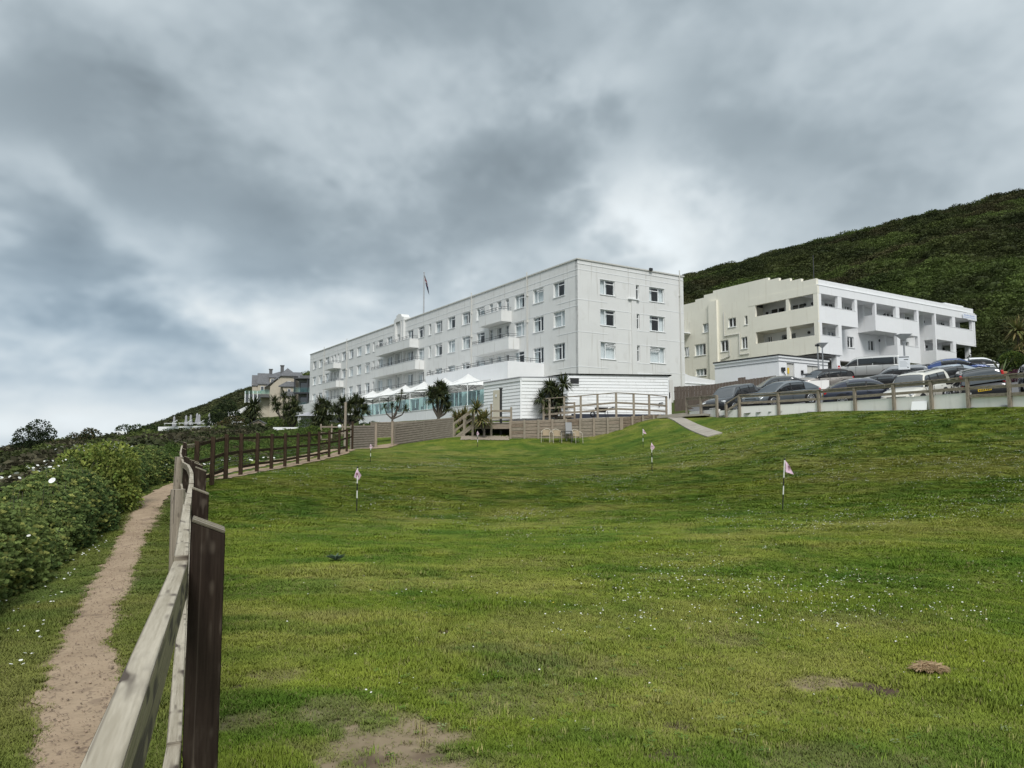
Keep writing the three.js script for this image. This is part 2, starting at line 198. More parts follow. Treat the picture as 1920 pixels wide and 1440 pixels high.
// soil, grass and hill colours -------------------------------------------------
const patches = [   // x, z, rx, rz, kind (0 dry straw and soil, 1 dark loose soil), strength
  [-0.62, -3.9, 0.38, 0.36, 0, 1], [-0.5, -3.45, 0.5, 0.34, 0, 0.95], [-0.7, -3.7, 0.12, 0.1, 1, 0.7], [-0.4, -3.75, 0.1, 0.07, 1, 0.6], [-0.95, -4.3, 0.4, 0.25, 0, 0.55], [0.1, -4.6, 0.55, 0.3, 0, 0.45], [0.35, -5.2, 0.5, 0.3, 0, 0.45], [-0.05, -5.6, 0.5, 0.25, 0, 0.4], [-0.56, -6.13, 0.07, 0.1, 1, 1], [-0.75, -5.75, 0.1, 0.1, 1, 0.6],
  [2.3, -4.72, 0.16, 0.13, 1, 1], [1.95, -4.85, 0.26, 0.14, 0, 0.9], [0.92, -4.15, 0.12, 0.07, 1, 0.8], [1.2, -4.0, 0.1, 0.07, 1, 0.7], [0.75, -3.75, 0.1, 0.07, 1, 0.8], [-1.72, -4.8, 0.05, 0.07, 1, 0.9], [-1.55, -5.0, 0.2, 0.2, 0, 0.5], [1.6, -5.9, 0.35, 0.2, 0, 0.5], [1.5, -3.6, 0.5, 0.25, 0, 0.45], [0.2, -5.05, 0.16, 0.06, 1, 0.5], [-1.45, -4.2, 0.2, 0.15, 0, 0.6], [2.9, -6.6, 0.5, 0.25, 0, 0.35], [-1.6, -6.6, 0.3, 0.2, 0, 0.4],
];
function bare(x, z) { let b = 0, d = 0; for (const [px, pz, rx, rz, k, s] of patches) { const q = Math.hypot((x - px) / rx, (z - pz) / rz); if (q < 2) { const v = s * sst(1.4, 0.6, q + (fbm(x * 7, z * 7, 3) - 0.5) * 1.4); if (k) d = Math.max(d, v); else b = Math.max(b, v); } } return [b, d]; }
function lawnColour(x, z) {
  const a = fbm(x * 0.42 + 3, z * 0.55, 4, 0.55), b = fbm(x * 1.6, z * 2.0 + 9, 3), c = fbm(x * 0.16 - 4, z * 0.24 + 2, 3), e = fbm(x * 6, z * 6, 2);
  let q = sst(0.2, 0.8, a * 0.4 + b * 0.45 + e * 0.15 + (c - 0.5) * 0.3), col = mix3([0.082, 0.145, 0.015], [0.192, 0.226, 0.031], q);
  col = mix3(col, [0.28, 0.262, 0.075], sst(0.5, 0.75, c * 0.5 + fbm(x * 0.9 + 20, z * 1.1, 3) * 0.5) * 0.55);
  col = mix3(col, [0.048, 0.115, 0.012], sst(0.58, 0.74, fbm(x * 0.8 + 40, z * 1.3, 3)) * 0.6);
  const k = 0.86 + 0.3 * e; return [col[0] * k, col[1] * k, col[2] * k];
}
function earth(b, d, col, x, z) { const n = fbm(x * 30, z * 30, 3); col = mix3(col, mix3([0.2, 0.145, 0.1], [0.36, 0.275, 0.195], n), b * 0.85); return mix3(col, mix3([0.055, 0.036, 0.026], [0.11, 0.076, 0.055], n), d); }

const parkFence = [[11.4, -48], [12.4, -44.6], [13.3, -43], [14.9, -41.1], [16.4, -39.3], [17.5, -37.5], [18.45, -35.5], [19.3, -33.8], [20.0, -32.2], [20.6, -30.4], [21.3, -28.4], [22.1, -26.3], [23, -24]];
function parkSide(x, z) { let bz = 1e9, s = 1; for (let i = 1; i < parkFence.length; i++) { const [ax, az] = parkFence[i - 1], [bx_, bz_] = parkFence[i], t = clamp(((x - ax) * (bx_ - ax) + (z - az) * (bz_ - az)) / ((bx_ - ax) ** 2 + (bz_ - az) ** 2)), d = Math.hypot(x - lerp(ax, bx_, t), z - lerp(az, bz_, t)); if (d < bz) { bz = d; s = (bx_ - ax) * (z - az) - (bz_ - az) * (x - ax); } } return s > 0 ? -bz : bz; }
// lawn sheet, with a colour map of its own at about 3 cm a pixel
const LX0 = -14, LX1 = 46, LZ0 = -60, LZ1 = 3;
const inLawn = (x, z) => x > LX0 && x < LX1 && z > LZ0 && z < LZ1;
const FENCE = [[0.92, 2.6], [-0.058, 0.1], [-0.84, -1.9], [-1.64, -3.75], [-2.42, -5.6], [-3.2, -7.4], [-4.02, -9.25], [-4.86, -11.1], [-5.78, -13.0], [-6.68, -14.9], [-7.46, -16.7], [-7.95, -18.5], [-8.2, -20.1], [-8.41, -21.6], [-8.6, -23.3], [-8.71, -25.1], [-8.84, -27], [-8.9, -28.8], [-8.93, -30.6], [-8.97, -32.4], [-9.0, -34.2], [-9.02, -36.2], [-9.02, -38.3], [-9.1, -40.4], [-9.25, -42.5]];
function fenceX(z) { for (let i = 1; i < FENCE.length; i++) if (z >= FENCE[i][1]) { const a = FENCE[i - 1], b = FENCE[i], t = (z - a[1]) / (b[1] - a[1]); return lerp(a[0], b[0], t); } return -9.3; }
const PATH = [[-1.75, -2.4, 0.17], [-2.1, -3.6, 0.19], [-2.64, -4.67, 0.27], [-3.35, -5.93, 0.22], [-4.39, -8.15, 0.25], [-5.98, -11.7, 0.25], [-7.4, -15, 0.32], [-8.9, -18.7, 0.36], [-9.7, -22, 0.4], [-10, -26, 0.42], [-10, -31, 0.42], [-10.1, -38, 0.42], [-10.2, -44, 0.42]];
function pathAt(z) { for (let i = 1; i < PATH.length; i++) if (z >= PATH[i][1]) { const a = PATH[i - 1], b = PATH[i], t = clamp((z - a[1]) / (b[1] - a[1]), -0.8, 1); return [lerp(a[0], b[0], t), lerp(a[2], b[2], t) * 0.88]; } return [-10.2, 0.36]; }
function onPath(x, z) { const [c, w] = pathAt(z); return w * (1 + (fbm(x * 3.5 + 7, z * 3.5, 5, 0.7) - 0.5) * 1.1) - Math.abs(x - c); }   // > 0 on the trodden soil
{
  const n = 1536, d = new Uint8Array(n * n * 4);
  for (let j = 0; j < n; j++) for (let i = 0; i < n; i++) {
    const x = lerp(LX0, LX1, (i + 0.5) / n), z = lerp(LZ0, LZ1, (j + 0.5) / n), o = (j * n + i) * 4; let c = lawnColour(x, z); const sp = h2(i, j); c = c.map(v => v * (0.5 + 0.4 * sp));
    if (z > -24 && x < fenceX(z) + 0.2) { const op = onPath(x, z); if (op > -0.3) { const k = sst(-0.16, 0.03, op + (fbm(x * 14, z * 14, 3) - 0.5) * 0.22); c = mix3(c, mix3([0.22, 0.16, 0.105], [0.38, 0.29, 0.2], fbm(x * 20, z * 20, 3)), k * 0.85); } }
    if (z > -8) { const [b, k] = bare(x, z); if (b + k > 0) c = earth(b, k, c, x, z); }
    for (let q = 0; q < 3; q++) d[o + q] = 255 * Math.pow(clamp(c[q]), 1 / 2.2); d[o + 3] = 255;
  }
  const t = new THREE.DataTexture(d, n, n); t.colorSpace = THREE.SRGBColorSpace; t.magFilter = THREE.LinearFilter; t.needsUpdate = true;
  const nx = 240, nz = 252, g = new THREE.PlaneGeometry(1, 1, nx, nz), p = g.attributes.position, uv = g.attributes.uv;
  for (let i = 0; i < p.count; i++) { const u = uv.getX(i), v = 1 - uv.getY(i), x = lerp(LX0, LX1, u), z = lerp(LZ0, LZ1, v); p.setXYZ(i, x, H(x, z) + (z > -9 ? (fbm(x * 2, z * 2, 3) - 0.5) * 0.03 : 0), z); uv.setXY(i, u, v); }
  const idx = []; for (let j = 0; j < nz; j++) for (let i = 0; i < nx; i++) { const a = j * (nx + 1) + i, b = a + 1, c = a + nx + 1, e = c + 1, mx = lerp(LX0, LX1, (i + 0.5) / nx), mz = lerp(LZ0, LZ1, (j + 0.5) / nz); if (mx > 10 && mz < -22 && parkSide(mx, mz) > 0.35) continue; idx.push(a, c, b, b, c, e); } g.setIndex(idx); g.computeVertexNormals();
  setting('lawn', g, matte({ map: t }));
}
// wider ground under everything, out to the cliff
{
  const nx = 150, nz = 160, pos = [], col = [], idx = [], gx = i => -170 + 250 * (i / nx), gz = j => 16 - 300 * Math.pow(j / nz, 1.4);
  for (let j = 0; j <= nz; j++) for (let i = 0; i <= nx; i++) { const x = gx(i), z = gz(j); pos.push(x, H(x, z) - (inLawn(x, z) ? 0.35 : 0), z); const n = fbm(x * 0.3, z * 0.3, 4), c = mix3([0.035, 0.05, 0.014], [0.085, 0.1, 0.03], n); col.push(...c); }
  for (let j = 0; j < nz; j++) for (let i = 0; i < nx; i++) { const a = j * (nx + 1) + i, b = a + 1, c = a + nx + 1, e = c + 1; idx.push(a, b, c, b, e, c); }
  const g = new THREE.BufferGeometry(); g.setAttribute('position', new THREE.Float32BufferAttribute(pos, 3)); g.setAttribute('color', new THREE.Float32BufferAttribute(col, 3)); g.setIndex(idx); g.computeVertexNormals(); g.setAttribute('uv', new THREE.Float32BufferAttribute(new Float32Array(pos.length / 3 * 2), 2));
  setting('ground', g, matte({ vertexColors: true }));
}
{ const g = new THREE.CircleGeometry(26000, 64); g.rotateX(-Math.PI / 2); g.translate(0, -62, 0); setting('sea', g, new THREE.MeshPhysicalMaterial({ color: RGB(0.05, 0.075, 0.085), roughness: 0.25, ior: 1.33 })); }

// trodden earth path, a ragged sheet a little proud of the turf
{
  const soil = matte({ map: tex(512, (u, v, P) => { const n = P(u, v, 5, 0.62, 6), s = sst(0.7, 0.8, P(u, v, 2, 0.5, 60)); return mix3(mix3([0.265, 0.195, 0.13], [0.44, 0.34, 0.24], n), [0.14, 0.1, 0.075], s * 0.6 + sst(0.63, 0.75, P(u, v, 4, 0.6, 9)) * 0.4); }, 1.7), bumpMap: tex(256, (u, v, P) => P(u, v, 5, 0.7, 12), 0.9, false), bumpScale: 0.012, });
  const pos = [], idx = [], uv = [], N = 520, K = 12;
  for (let i = 0; i <= N; i++) {
    const z = -1.8 - 42 * Math.pow(i / N, 1.6), [c, w0] = pathAt(z); let l = 0, r = 0;
    for (let s = 0; s < 60; s++) { const q = s / 60 * w0 * 2; if (onPath(c - q, z) > 0) l = q; if (onPath(c + q, z) > 0) r = q; }
    for (let k = 0; k <= K; k++) { const x = lerp(c - l, c + r, k / K), e = Math.sin(Math.PI * k / K); pos.push(x, H(x, z) + (z > -9 ? (fbm(x * 2, z * 2, 3) - 0.5) * 0.03 : 0) + 0.005 + 0.004 * e + (z < -16 ? 0.02 : 0), z); uv.push(x, z); }
    if (i) for (let k = 0; k < K; k++) { const a = (i - 1) * (K + 1) + k, b = a + 1, d = a + K + 1, e = d + 1; idx.push(a, b, d, b, e, d); }
  }
  const g = new THREE.BufferGeometry(); g.setAttribute('position', new THREE.Float32BufferAttribute(pos, 3)); g.setAttribute('uv', new THREE.Float32BufferAttribute(uv, 2)); g.setIndex(idx); g.computeVertexNormals(); setting('dirt_path', g, soil);
  M.soil = soil;
  // worn earth along the foot of the far fence and by the gate
  const strip = (pts, w, lift) => { const ps = [], ix = []; const q = []; const m = pts.length * 10; for (let i = 0; i <= m; i++) { const f = i / m * (pts.length - 1), k = Math.min(pts.length - 2, Math.floor(f)), t = f - k, x = lerp(pts[k][0], pts[k + 1][0], t), z = lerp(pts[k][1], pts[k + 1][1], t), ww = w * (0.7 + 0.7 * vn(i * 0.6, 3)); for (const s of [-1, 1]) { const xx = x + s * ww; ps.push(xx, H(xx, z) + lift, z); q.push(xx, z); } if (i) { const a = 2 * i - 2; ix.push(a, a + 1, a + 2, a + 1, a + 3, a + 2); } } const gg = new THREE.BufferGeometry(); gg.setAttribute('position', new THREE.Float32BufferAttribute(ps, 3)); gg.setAttribute('uv', new THREE.Float32BufferAttribute(q, 2)); gg.setIndex(ix); gg.computeVertexNormals(); return gg; };
  setting('worn_earth', [strip(FENCE.slice(13).map(([x, z]) => [x - 0.05, z]), 0.3, 0.03), strip([[-8.6, -43.3], [-8.2, -44.6], [-8.1, -46.2], [-8.1, -48.5]], 0.75, 0.035)], soil);
}
// car park surface
{
  const st = 0.5, nx = 90, nz = 112, pos = [], uv = [], idx = [];
  for (let j = 0; j <= nz; j++) for (let i = 0; i <= nx; i++) { const x = 11.5 + i * st, z = -24 - j * st; pos.push(x, CP(x, z), z); uv.push(x, z); }
  const keep = (x, z) => parkSide(x, z) > 0.12 && !(z < -54 && x < 13 + (-54 - z) * 0.55) && !(x < 13 && z < -47.5);
  for (let j = 0; j < nz; j++) for (let i = 0; i < nx; i++) { const a = j * (nx + 1) + i, b = a + 1, c = a + nx + 1, e = c + 1; if (keep(11.75 + i * st, -24.25 - j * st)) idx.push(a, b, c, b, e, c); }
  const g = new THREE.BufferGeometry(); g.setAttribute('position', new THREE.Float32BufferAttribute(pos, 3)); g.setAttribute('uv', new THREE.Float32BufferAttribute(uv, 2)); g.setIndex(idx); g.computeVertexNormals(); setting('car_park', g, M.asphalt);
}

// ---------------------------------------------------------------- the hill behind, from its foot to the ridge and over
const ridge = [[-300, -22, -520], [-262, -6, -470], [-232, 4.5, -420], [-169.8, 16.1, -372], [-115.2, 26.8, -330], [-83, 31, -300], [-35.5, 39.6, -270], [0, 44.1, -240], [47.9, 48.2, -200], [70.3, 53.1, -194], [90.1, 57.5, -190], [111.1, 62.1, -187], [132.9, 67.2, -186], [163.5, 72.8, -184], [230, 84, -182]];
const foot = [[-190, -12, -300], [-160, -4, -280], [-130, 0, -240], [-105, 3, -215], [-85, 6, -190], [-66, 8, -178], [-40, 9, -160], [0, 8, -105], [28, 7.5, -92], [40, 8.2, -95], [50, 8.6, -88], [62, 8.4, -78], [76, 8.5, -72], [100, 8.5, -66], [140, 9, -60]];
function hillPoint(s, t) {                                              // s along, t from foot 0 to ridge 1, beyond 1 down the back
  const f = clamp(s) * (ridge.length - 1), k = Math.min(ridge.length - 2, Math.floor(f)), u = f - k, a = ridge[k].map((v, i) => lerp(v, ridge[k + 1][i], u)), b = foot[k].map((v, i) => lerp(v, foot[k + 1][i], u));
  const x = lerp(b[0], a[0], t), z = lerp(b[2], a[2], t), bump = (fbm(x * 0.06, z * 0.06, 4) - 0.5) * 5 * Math.sin(Math.PI * clamp(t, 0, 1)) + (fbm(x * 0.3, z * 0.3, 3) - 0.5) * 0.9;
  const yy = t <= 1 ? lerp(b[1], a[1], t + 0.07 * Math.sin(Math.PI * t)) : a[1] - (t - 1) * (t - 1) * 60 - (t - 1) * 14;
  return V(x, yy + bump, z);
}
{
  const nx = 200, nz = 80, pos = [], idx = [], col = [];
  for (let j = 0; j <= nz; j++) for (let i = 0; i <= nx; i++) { const p = hillPoint(i / nx, -0.12 + 1.7 * j / nz); pos.push(p.x, p.y, p.z); const n = fbm(p.x * 0.12, p.z * 0.12, 4); col.push(...mix3([0.03, 0.038, 0.013], [0.06, 0.07, 0.022], n)); }
  for (let j = 0; j < nz; j++) for (let i = 0; i < nx; i++) { const a = j * (nx + 1) + i, b = a + 1, c = a + nx + 1, e = c + 1; idx.push(a, b, c, b, e, c); }
  const g = new THREE.BufferGeometry(); g.setAttribute('position', new THREE.Float32BufferAttribute(pos, 3)); g.setAttribute('color', new THREE.Float32BufferAttribute(col, 3)); g.setAttribute('uv', new THREE.Float32BufferAttribute(new Float32Array(pos.length / 3 * 2), 2)); g.setIndex(idx); g.computeVertexNormals();
  setting('hill', g, matte({ vertexColors: true }));
}

// ---------------------------------------------------------------- windows and walls with real openings
// a building's own frame: x along its sea side (which looks to -z), z along its car-park side (which looks to -x)
const TURN = Math.PI - Math.atan2(0.8479308, 0.5301069);
function wallWithHoles(len, y0, y1, holes, th) {                          // in x,y; thickness to +z
  const s = new THREE.Shape([[0, y0], [len, y0], [len, y1], [0, y1]].map(q => new THREE.Vector2(...q)));
  for (const [x, y, w, h] of holes) s.holes.push(new THREE.Path([[x, y], [x, y + h], [x + w, y + h], [x + w, y]].map(q => new THREE.Vector2(...q))));
  return uvBox(ready(new THREE.ExtrudeGeometry(s, { depth: th, bevelEnabled: false })));
}
const winCache = {};
function windowGeo(w, h, style) {                                         // front at z = 0 looking to -z, corner at 0,0; frame 6 cm deep set in the reveal
  const key = [w, h, style].join(); if (winCache[key]) return winCache[key];
  const f = 0.065, a = 0.12, b = 0.19, fr = [], R = (x0, x1, y0, y1) => fr.push(bx(x0, x1, y0, y1, a, b));
  R(0, w, 0, f); R(0, w, h - f, h); R(0, f, f, h - f); R(w - f, w, f, h - f);
  const panes = []; let vent = null; const pn_ = (x0, x1, y0, y1) => panes.push([x0, x1, y0, y1]);
  if (style === 'tall') { R(f, w - f, h * 0.68, h * 0.68 + f); pn_(f, w - f, f, h * 0.68); pn_(f, w - f, h * 0.68 + f, h - f); }
  else if (style === 'pair') { const m = w / 2; R(m - 0.07, m + 0.07, f, h - f); pn_(f, m - 0.07, f, h - f); pn_(m + 0.07, w - f, f, h - f); }
  else if (style === 'triple') { for (const m of [w / 3, 2 * w / 3]) R(m - 0.05, m + 0.05, f, h - f); pn_(f, w / 3 - 0.05, f, h - f); pn_(w / 3 + 0.05, 2 * w / 3 - 0.05, f, h - f); pn_(2 * w / 3 + 0.05, w - f, f, h - f); }
  else if (style === 'single') pn_(f, w - f, f, h - f);
  else { // main casement: wide light with a fanlight over it, narrow full-height light beside it
    const left = style[0] === 'L', m = left ? w * 0.36 : w * 0.64, t = h * 0.74; R(m - 0.04, m + 0.04, f, h - f);
    const [c0, c1, n0, n1] = left ? [m + 0.04, w - f, f, m - 0.04] : [f, m - 0.04, m + 0.04, w - f];
    R(c0, c1, t, t + 0.07); pn_(c0, c1, f, t); pn_(n0, n1, f, h - f);
    if (style.length > 1) { const g = [bx(c0, c1, -0.05, 0, 0, 0.05), bx(c0, c1, -(h - t - 0.07 - f), -(h - t - 0.07 - f) + 0.05, 0, 0.05), bx(c0, c0 + 0.05, -(h - t - 0.07 - f) + 0.05, -0.05, 0, 0.05), bx(c1 - 0.05, c1, -(h - t - 0.07 - f) + 0.05, -0.05, 0, 0.05)]; vent = mergeGeometries(g); vent.rotateX(0.75); vent.translate(0, h - f, a - 0.02); }
    else pn_(c0, c1, t + 0.07, h - f);
  }
  const frame = mergeGeometries(fr), pane = mergeGeometries(panes.map(([x0, x1, y0, y1]) => { const g = new THREE.PlaneGeometry(x1 - x0, y1 - y0); g.rotateY(Math.PI); g.translate((x0 + x1) / 2, (y0 + y1) / 2, 0.155); return ready(g); }));
  const sill = bx(-0.06, w + 0.06, -0.07, -0.01, -0.07, 0.11);
  // curtains: gathered cloth at both sides and a net across
  const cur = (x0, x1) => { const n = 14, g = new THREE.PlaneGeometry(x1 - x0, h, n, 1), p = g.attributes.position; for (let i = 0; i < p.count; i++) p.setZ(i, Math.sin(i % (n + 1) * 2.2) * 0.035); g.translate((x0 + x1) / 2, h / 2, 0.34); g.computeVertexNormals(); return ready(g); };
  const curtains = { none: [], sides: [cur(0, w * 0.28), cur(w * 0.72, w)], net: [cur(0, w)], half: [cur(w * 0.45, w)] };
  return winCache[key] = { frame, pane, sill, vent, curtains };
}
const wrand = rng(5);
function addWindow(parent, x, y, z, turn, w, h, style, curtain, sill = true, dark = false) {
  const G = windowGeo(w, h, style), f = mesh('window', G.frame, M.frame, parent); f.position.set(x, y, z); f.rotation.y = turn;
  mesh('pane', G.pane, dark ? M.darkPane : M.pane, f); if (sill) mesh('sill', G.sill, M.whiteTrim, f); if (G.vent) mesh('open_vent', G.vent, M.frame, f);
  for (const q of G.curtains[curtain] ?? []) mesh('curtain', q, M.curtain, f);
  return f;
}
const pickCurtain = () => { const r = wrand(); return r < 0.36 ? 'sides' : r < 0.8 ? 'net' : r < 0.93 ? 'half' : 'none'; };
const pickStyle = () => { const r = wrand(); return (r < 0.5 ? 'L' : 'R') + (wrand() < 0.16 ? 'v' : ''); };

// ---------------------------------------------------------------- the long white hotel
const CX = 6.25, CZ = -69;
const hotel = thing('hotel', 'long white four-storey seaside hotel with flat roof, many casement windows and solid balconies', 'building', [CX, 0, CZ], TURN);
{
  const LEN = 85.4, WID = 13.9, TOP = 19.58, rows = [16.4, 13.37, 10.1], hs = [1.45, 1.53, 1.62];
  const cols = [[2.1, 1.9], [5.75, 1.9], [9.35, 1.9], [12.45, 0.7, 's'], [14.05, 0.9, 't'], [15.9, 0.75, 's'], [17.75, 1.9], [21.3, 1.95], [25.1, 1.95], [28.65, 1.95], [31.9, 0.7, 's'], [34.0, 1.9], [37.6, 1.9], [41.95, 1.1, 't'], [44.95, 1.9], [48.55, 1.9], [51.9, 0.7, 's'], [53.85, 1.95], [57.6, 1.95], [61.35, 1.95], [65.05, 1.95], [68.45, 0.8, 's'], [70.15, 0.9, 't'], [72.0, 0.8, 's'], [73.95, 1.95], [77.75, 1.95], [81.5, 1.95]];
  const holes = []; const put = [];
  rows.forEach((y, r) => cols.forEach(([x, w, k]) => { const door = (k === 't' || (x > 34 && x < 50 && !k && (r > 0 || x > 36 && x < 48))) || (x > 65 && x < 75 && !k && r === 2 && x < 74); let yy = y, h = hs[r]; if (k === 't' || (door && !k)) { yy = y - 0.75; h = hs[r] + 0.75; } holes.push([x, yy, w, h]); put.push([x, yy, w, h, k, r]); }));
  const g0 = 4.2;
  mesh('wall', wallWithHoles(LEN, g0, TOP - 0.12, holes, 0.35), M.white, hotel);
  for (const [x, y, w, h, k] of put) addWindow(hotel, x, y, 0, 0, w, h, k || h > 2 ? (w > 1.5 ? 'pair' : 'tall') : pickStyle(), pickCurtain(), !(k === 't' || h > 2));
  // car-park end
  const eh = [], ep = []; rows.forEach((y, r) => { eh.push([2.72, y, 1.86, hs[r]], [9.1, y, 2.06, hs[r]], [7.32, y, 0.42, hs[r]]); });
  const eg = wallWithHoles(WID, g0, TOP - 0.12, eh, 0.35); eg.rotateY(-Math.PI / 2); eg.translate(0.35, 0, 0); { const end = mesh('wall', uvBox(eg), M.white, hotel); end.position.x = -0.003; }
  eh.forEach(([z, y, w, h], i) => addWindow(hotel, 0, y, z + w, Math.PI / 2, w, h, w < 1 ? 'tall' : (i % 9 === 0 ? 'R' : i === 6 ? 'Rv' : i === 7 ? 'Lv' : i % 3 === 0 ? 'R' : 'L'), w < 1 ? 'none' : i >= 6 ? 'net' : i % 3 === 0 ? 'half' : 'sides', w > 1));
  mesh('wall', [bx(0.35, LEN, g0, TOP - 0.12, WID - 0.35, WID), bx(LEN - 0.35, LEN, g0, TOP - 0.12, 0.35, WID - 0.35)], M.white, hotel);
  mesh('roof', bx(0.35, LEN - 0.35, 18.55, 18.8, 0.35, WID - 0.35), M.lead, hotel);
  mesh('parapet_coping', [bx(-0.1, LEN + 0.1, TOP - 0.12, TOP, -0.1, 0.4), bx(-0.1, 0.4, TOP - 0.12, TOP, 0.4, WID + 0.1), bx(0.4, LEN + 0.1, TOP - 0.12, TOP, WID - 0.4, WID + 0.1), bx(LEN - 0.4, LEN + 0.1, TOP - 0.12, TOP, 0.4, WID - 0.4)], M.pipe, hotel);
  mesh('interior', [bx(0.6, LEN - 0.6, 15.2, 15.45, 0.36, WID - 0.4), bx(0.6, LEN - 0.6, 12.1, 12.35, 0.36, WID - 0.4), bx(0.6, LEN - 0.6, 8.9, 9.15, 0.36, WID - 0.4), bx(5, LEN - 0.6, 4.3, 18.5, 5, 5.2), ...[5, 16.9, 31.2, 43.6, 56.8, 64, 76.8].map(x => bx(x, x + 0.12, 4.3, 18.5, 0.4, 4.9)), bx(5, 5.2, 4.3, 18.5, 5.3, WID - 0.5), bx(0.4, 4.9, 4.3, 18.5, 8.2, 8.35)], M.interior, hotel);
  // mouldings that run round the walls
  const band = [], P = 0.022;
  for (const y of [18.5, 17.93, 15.0]) band.push(bx(-P, LEN, y, y + 0.05, -P, 0));
  for (const y of [18.5]) band.push(bx(-P, 0, y, y + 0.05, 0.002, WID)), band.push(bx(-P - 0.02, 0, y + 0.55, y + 0.6, 0.002, WID));
  for (const y of [15.6, 12.5, 9.16]) band.push(bx(-P, 3.4, y, y + 0.05, -P, 0), bx(-P, 0, y, y + 0.05, 0.002, 3.6), bx(-P, 0, y, y + 0.05, 10.2, WID));
  rows.forEach((y, r) => { const t = y + hs[r] + 0.02; band.push(bx(-P, 0, t, t + 0.05, 2.6, 7.0), bx(-P, 0, y - 0.2, y - 0.16, 4.8, 9.05), bx(-P, 0, t, t + 0.05, 7.8, 11.3)); });
  mesh('string_course', band, M.whiteTrim, hotel);
  mesh('pilaster', bx(-0.14, 0, 8.6, 16.25, 6.62, 7.25), M.white, hotel); mesh('ledge', bx(-0.24, 0, 16.25, 16.35, 6.2, 7.6), M.whiteTrim, hotel); mesh('vent_panel', bx(-0.05, 0, 8.55, 8.95, 7.3, 9.3), M.whiteTrim, hotel);
  for (const x of [8.7, 20.8, 44.05, 64.4, 76.6]) { mesh('downpipe', [cyl(x, 9.2, TOP + 0.4, -0.09, 0.06), bx(x - 0.14, x + 0.14, 14.6, 14.9, -0.2, 0), bx(x - 0.12, x + 0.12, 17.4, 17.6, -0.18, 0)], M.pipe, hotel); }
  mesh('downpipe', [cyl(-0.09, 6, TOP + 0.5, 13.3, 0.055), bx(-0.16, 0, 17.3, 17.4, 13.2, 13.4)], M.pipe, hotel);
  for (const [x, y] of [[9.6, 19.9]]) { const f = mesh('floodlight', [bx(-0.32, -0.12, y - 0.4, y - 0.15, x > 5 ? 9 : 12, x > 5 ? 9.35 : 12.3)], M.darkMetal, hotel); }
  // round-topped stair turret with two pilasters
  const tur = []; { const s = new THREE.Shape(); s.moveTo(40.3, 18.2); s.lineTo(40.3, 20.02); s.absarc(41.9, 19.95, 0.95, 0, Math.PI, false); s.lineTo(43.6, 20.02); s.lineTo(43.6, 18.2); s.closePath(); const sh = new THREE.Shape([[40.25, 19.6], [40.25, 20.0], [40.85, 20.15], [41.2, 20.55], [41.9, 20.68], [42.7, 20.55], [43.05, 20.15], [43.65, 20.0], [43.65, 19.6]].map(q => new THREE.Vector2(...q))); const g = new THREE.ExtrudeGeometry(sh, { depth: 1.2, bevelEnabled: false }); g.translate(0, 0, -0.3); tur.push(uvBox(ready(g))); }
  tur.push(bx(40.3, 40.75, 10.2, 19.6, -0.3, 0), bx(41.05, 41.5, 10.2, 19.6, -0.3, 0), bx(43.2, 43.6, 10.2, 19.6, -0.3, 0)); mesh('stair_turret', tur, M.white, hotel);
  mesh('roof_hut', [bx(28.5, 37.5, 18.8, 20.15, 3.2, 8.5), bx(45, 47.5, 18.8, 19.95, 0.6, 3)], M.white, hotel);
  // balconies with solid fronts and a slim rail
  for (const [x0, x1, y0, y1] of [[11.9, 16.9, 15.15, 16.35], [10.4, 18.4, 11.96, 13.2], [35.85, 48.2, 15.1, 16.3], [33.95, 50, 11.95, 13.18], [67.6, 72.5, 15.2, 16.1], [66, 73.95, 11.85, 12.9]]) {
    const b = mesh('balcony', [bx(x0, x1, y0, y0 + 0.2, -1.3, 0), bx(x0, x1, y0 + 0.2, y1, -1.3, -1.17), bx(x0, x0 + 0.13, y0 + 0.2, y1, -1.17, 0), bx(x1 - 0.13, x1, y0 + 0.2, y1, -1.17, 0)], M.white, hotel);
    const r = []; for (const yy of [y1 + 0.22, y1 + 0.42]) r.push(rod(V(x0 + 0.06, yy, -1.24), V(x1 - 0.06, yy, -1.24), 0.022), rod(V(x0 + 0.06, yy, -1.24), V(x0 + 0.06, yy, 0), 0.022), rod(V(x1 - 0.06, yy, -1.24), V(x1 - 0.06, yy, 0), 0.022)); const n = Math.round((x1 - x0) / 1.3); for (let i = 0; i <= n; i++) r.push(cyl(lerp(x0 + 0.06, x1 - 0.06, i / n), y1, y1 + 0.44, -1.24, 0.022));
    mesh('railing', r, M.rail, b); mesh('coping', bx(x0 - 0.03, x1 + 0.03, y1, y1 + 0.04, -1.33, -1.14), M.whiteTrim, b);
  }
  // ground-floor block that carries the first-floor terraces
  const T0 = 5.7, T1 = 24.4, d = 4.3, gh = []; for (const x of [7.2, 11.2, 15.2, 19.2]) gh.push([x - T0, 5.2, 3, 2.6]);
  const tg = wallWithHoles(T1 - T0, g0, 10.0, gh, 0.3); tg.translate(T0, 0, -d); const tb = mesh('terrace_block', [tg, bx(T0 - 0.002, T0 + 0.25, g0, 10.0, -d + 0.3, 0), bx(T1 - 0.25, T1, g0, 10, -d + 0.3, 0), bx(T0 + 0.25, T1 - 0.25, 8.9, 9.1, -d + 0.3, 0)], M.blockWhite, hotel);
  for (const [x, y, w, h] of gh) { const f = addWindow(hotel, x + T0, y, -d, 0, w, h, 'triple', 'none', false); }
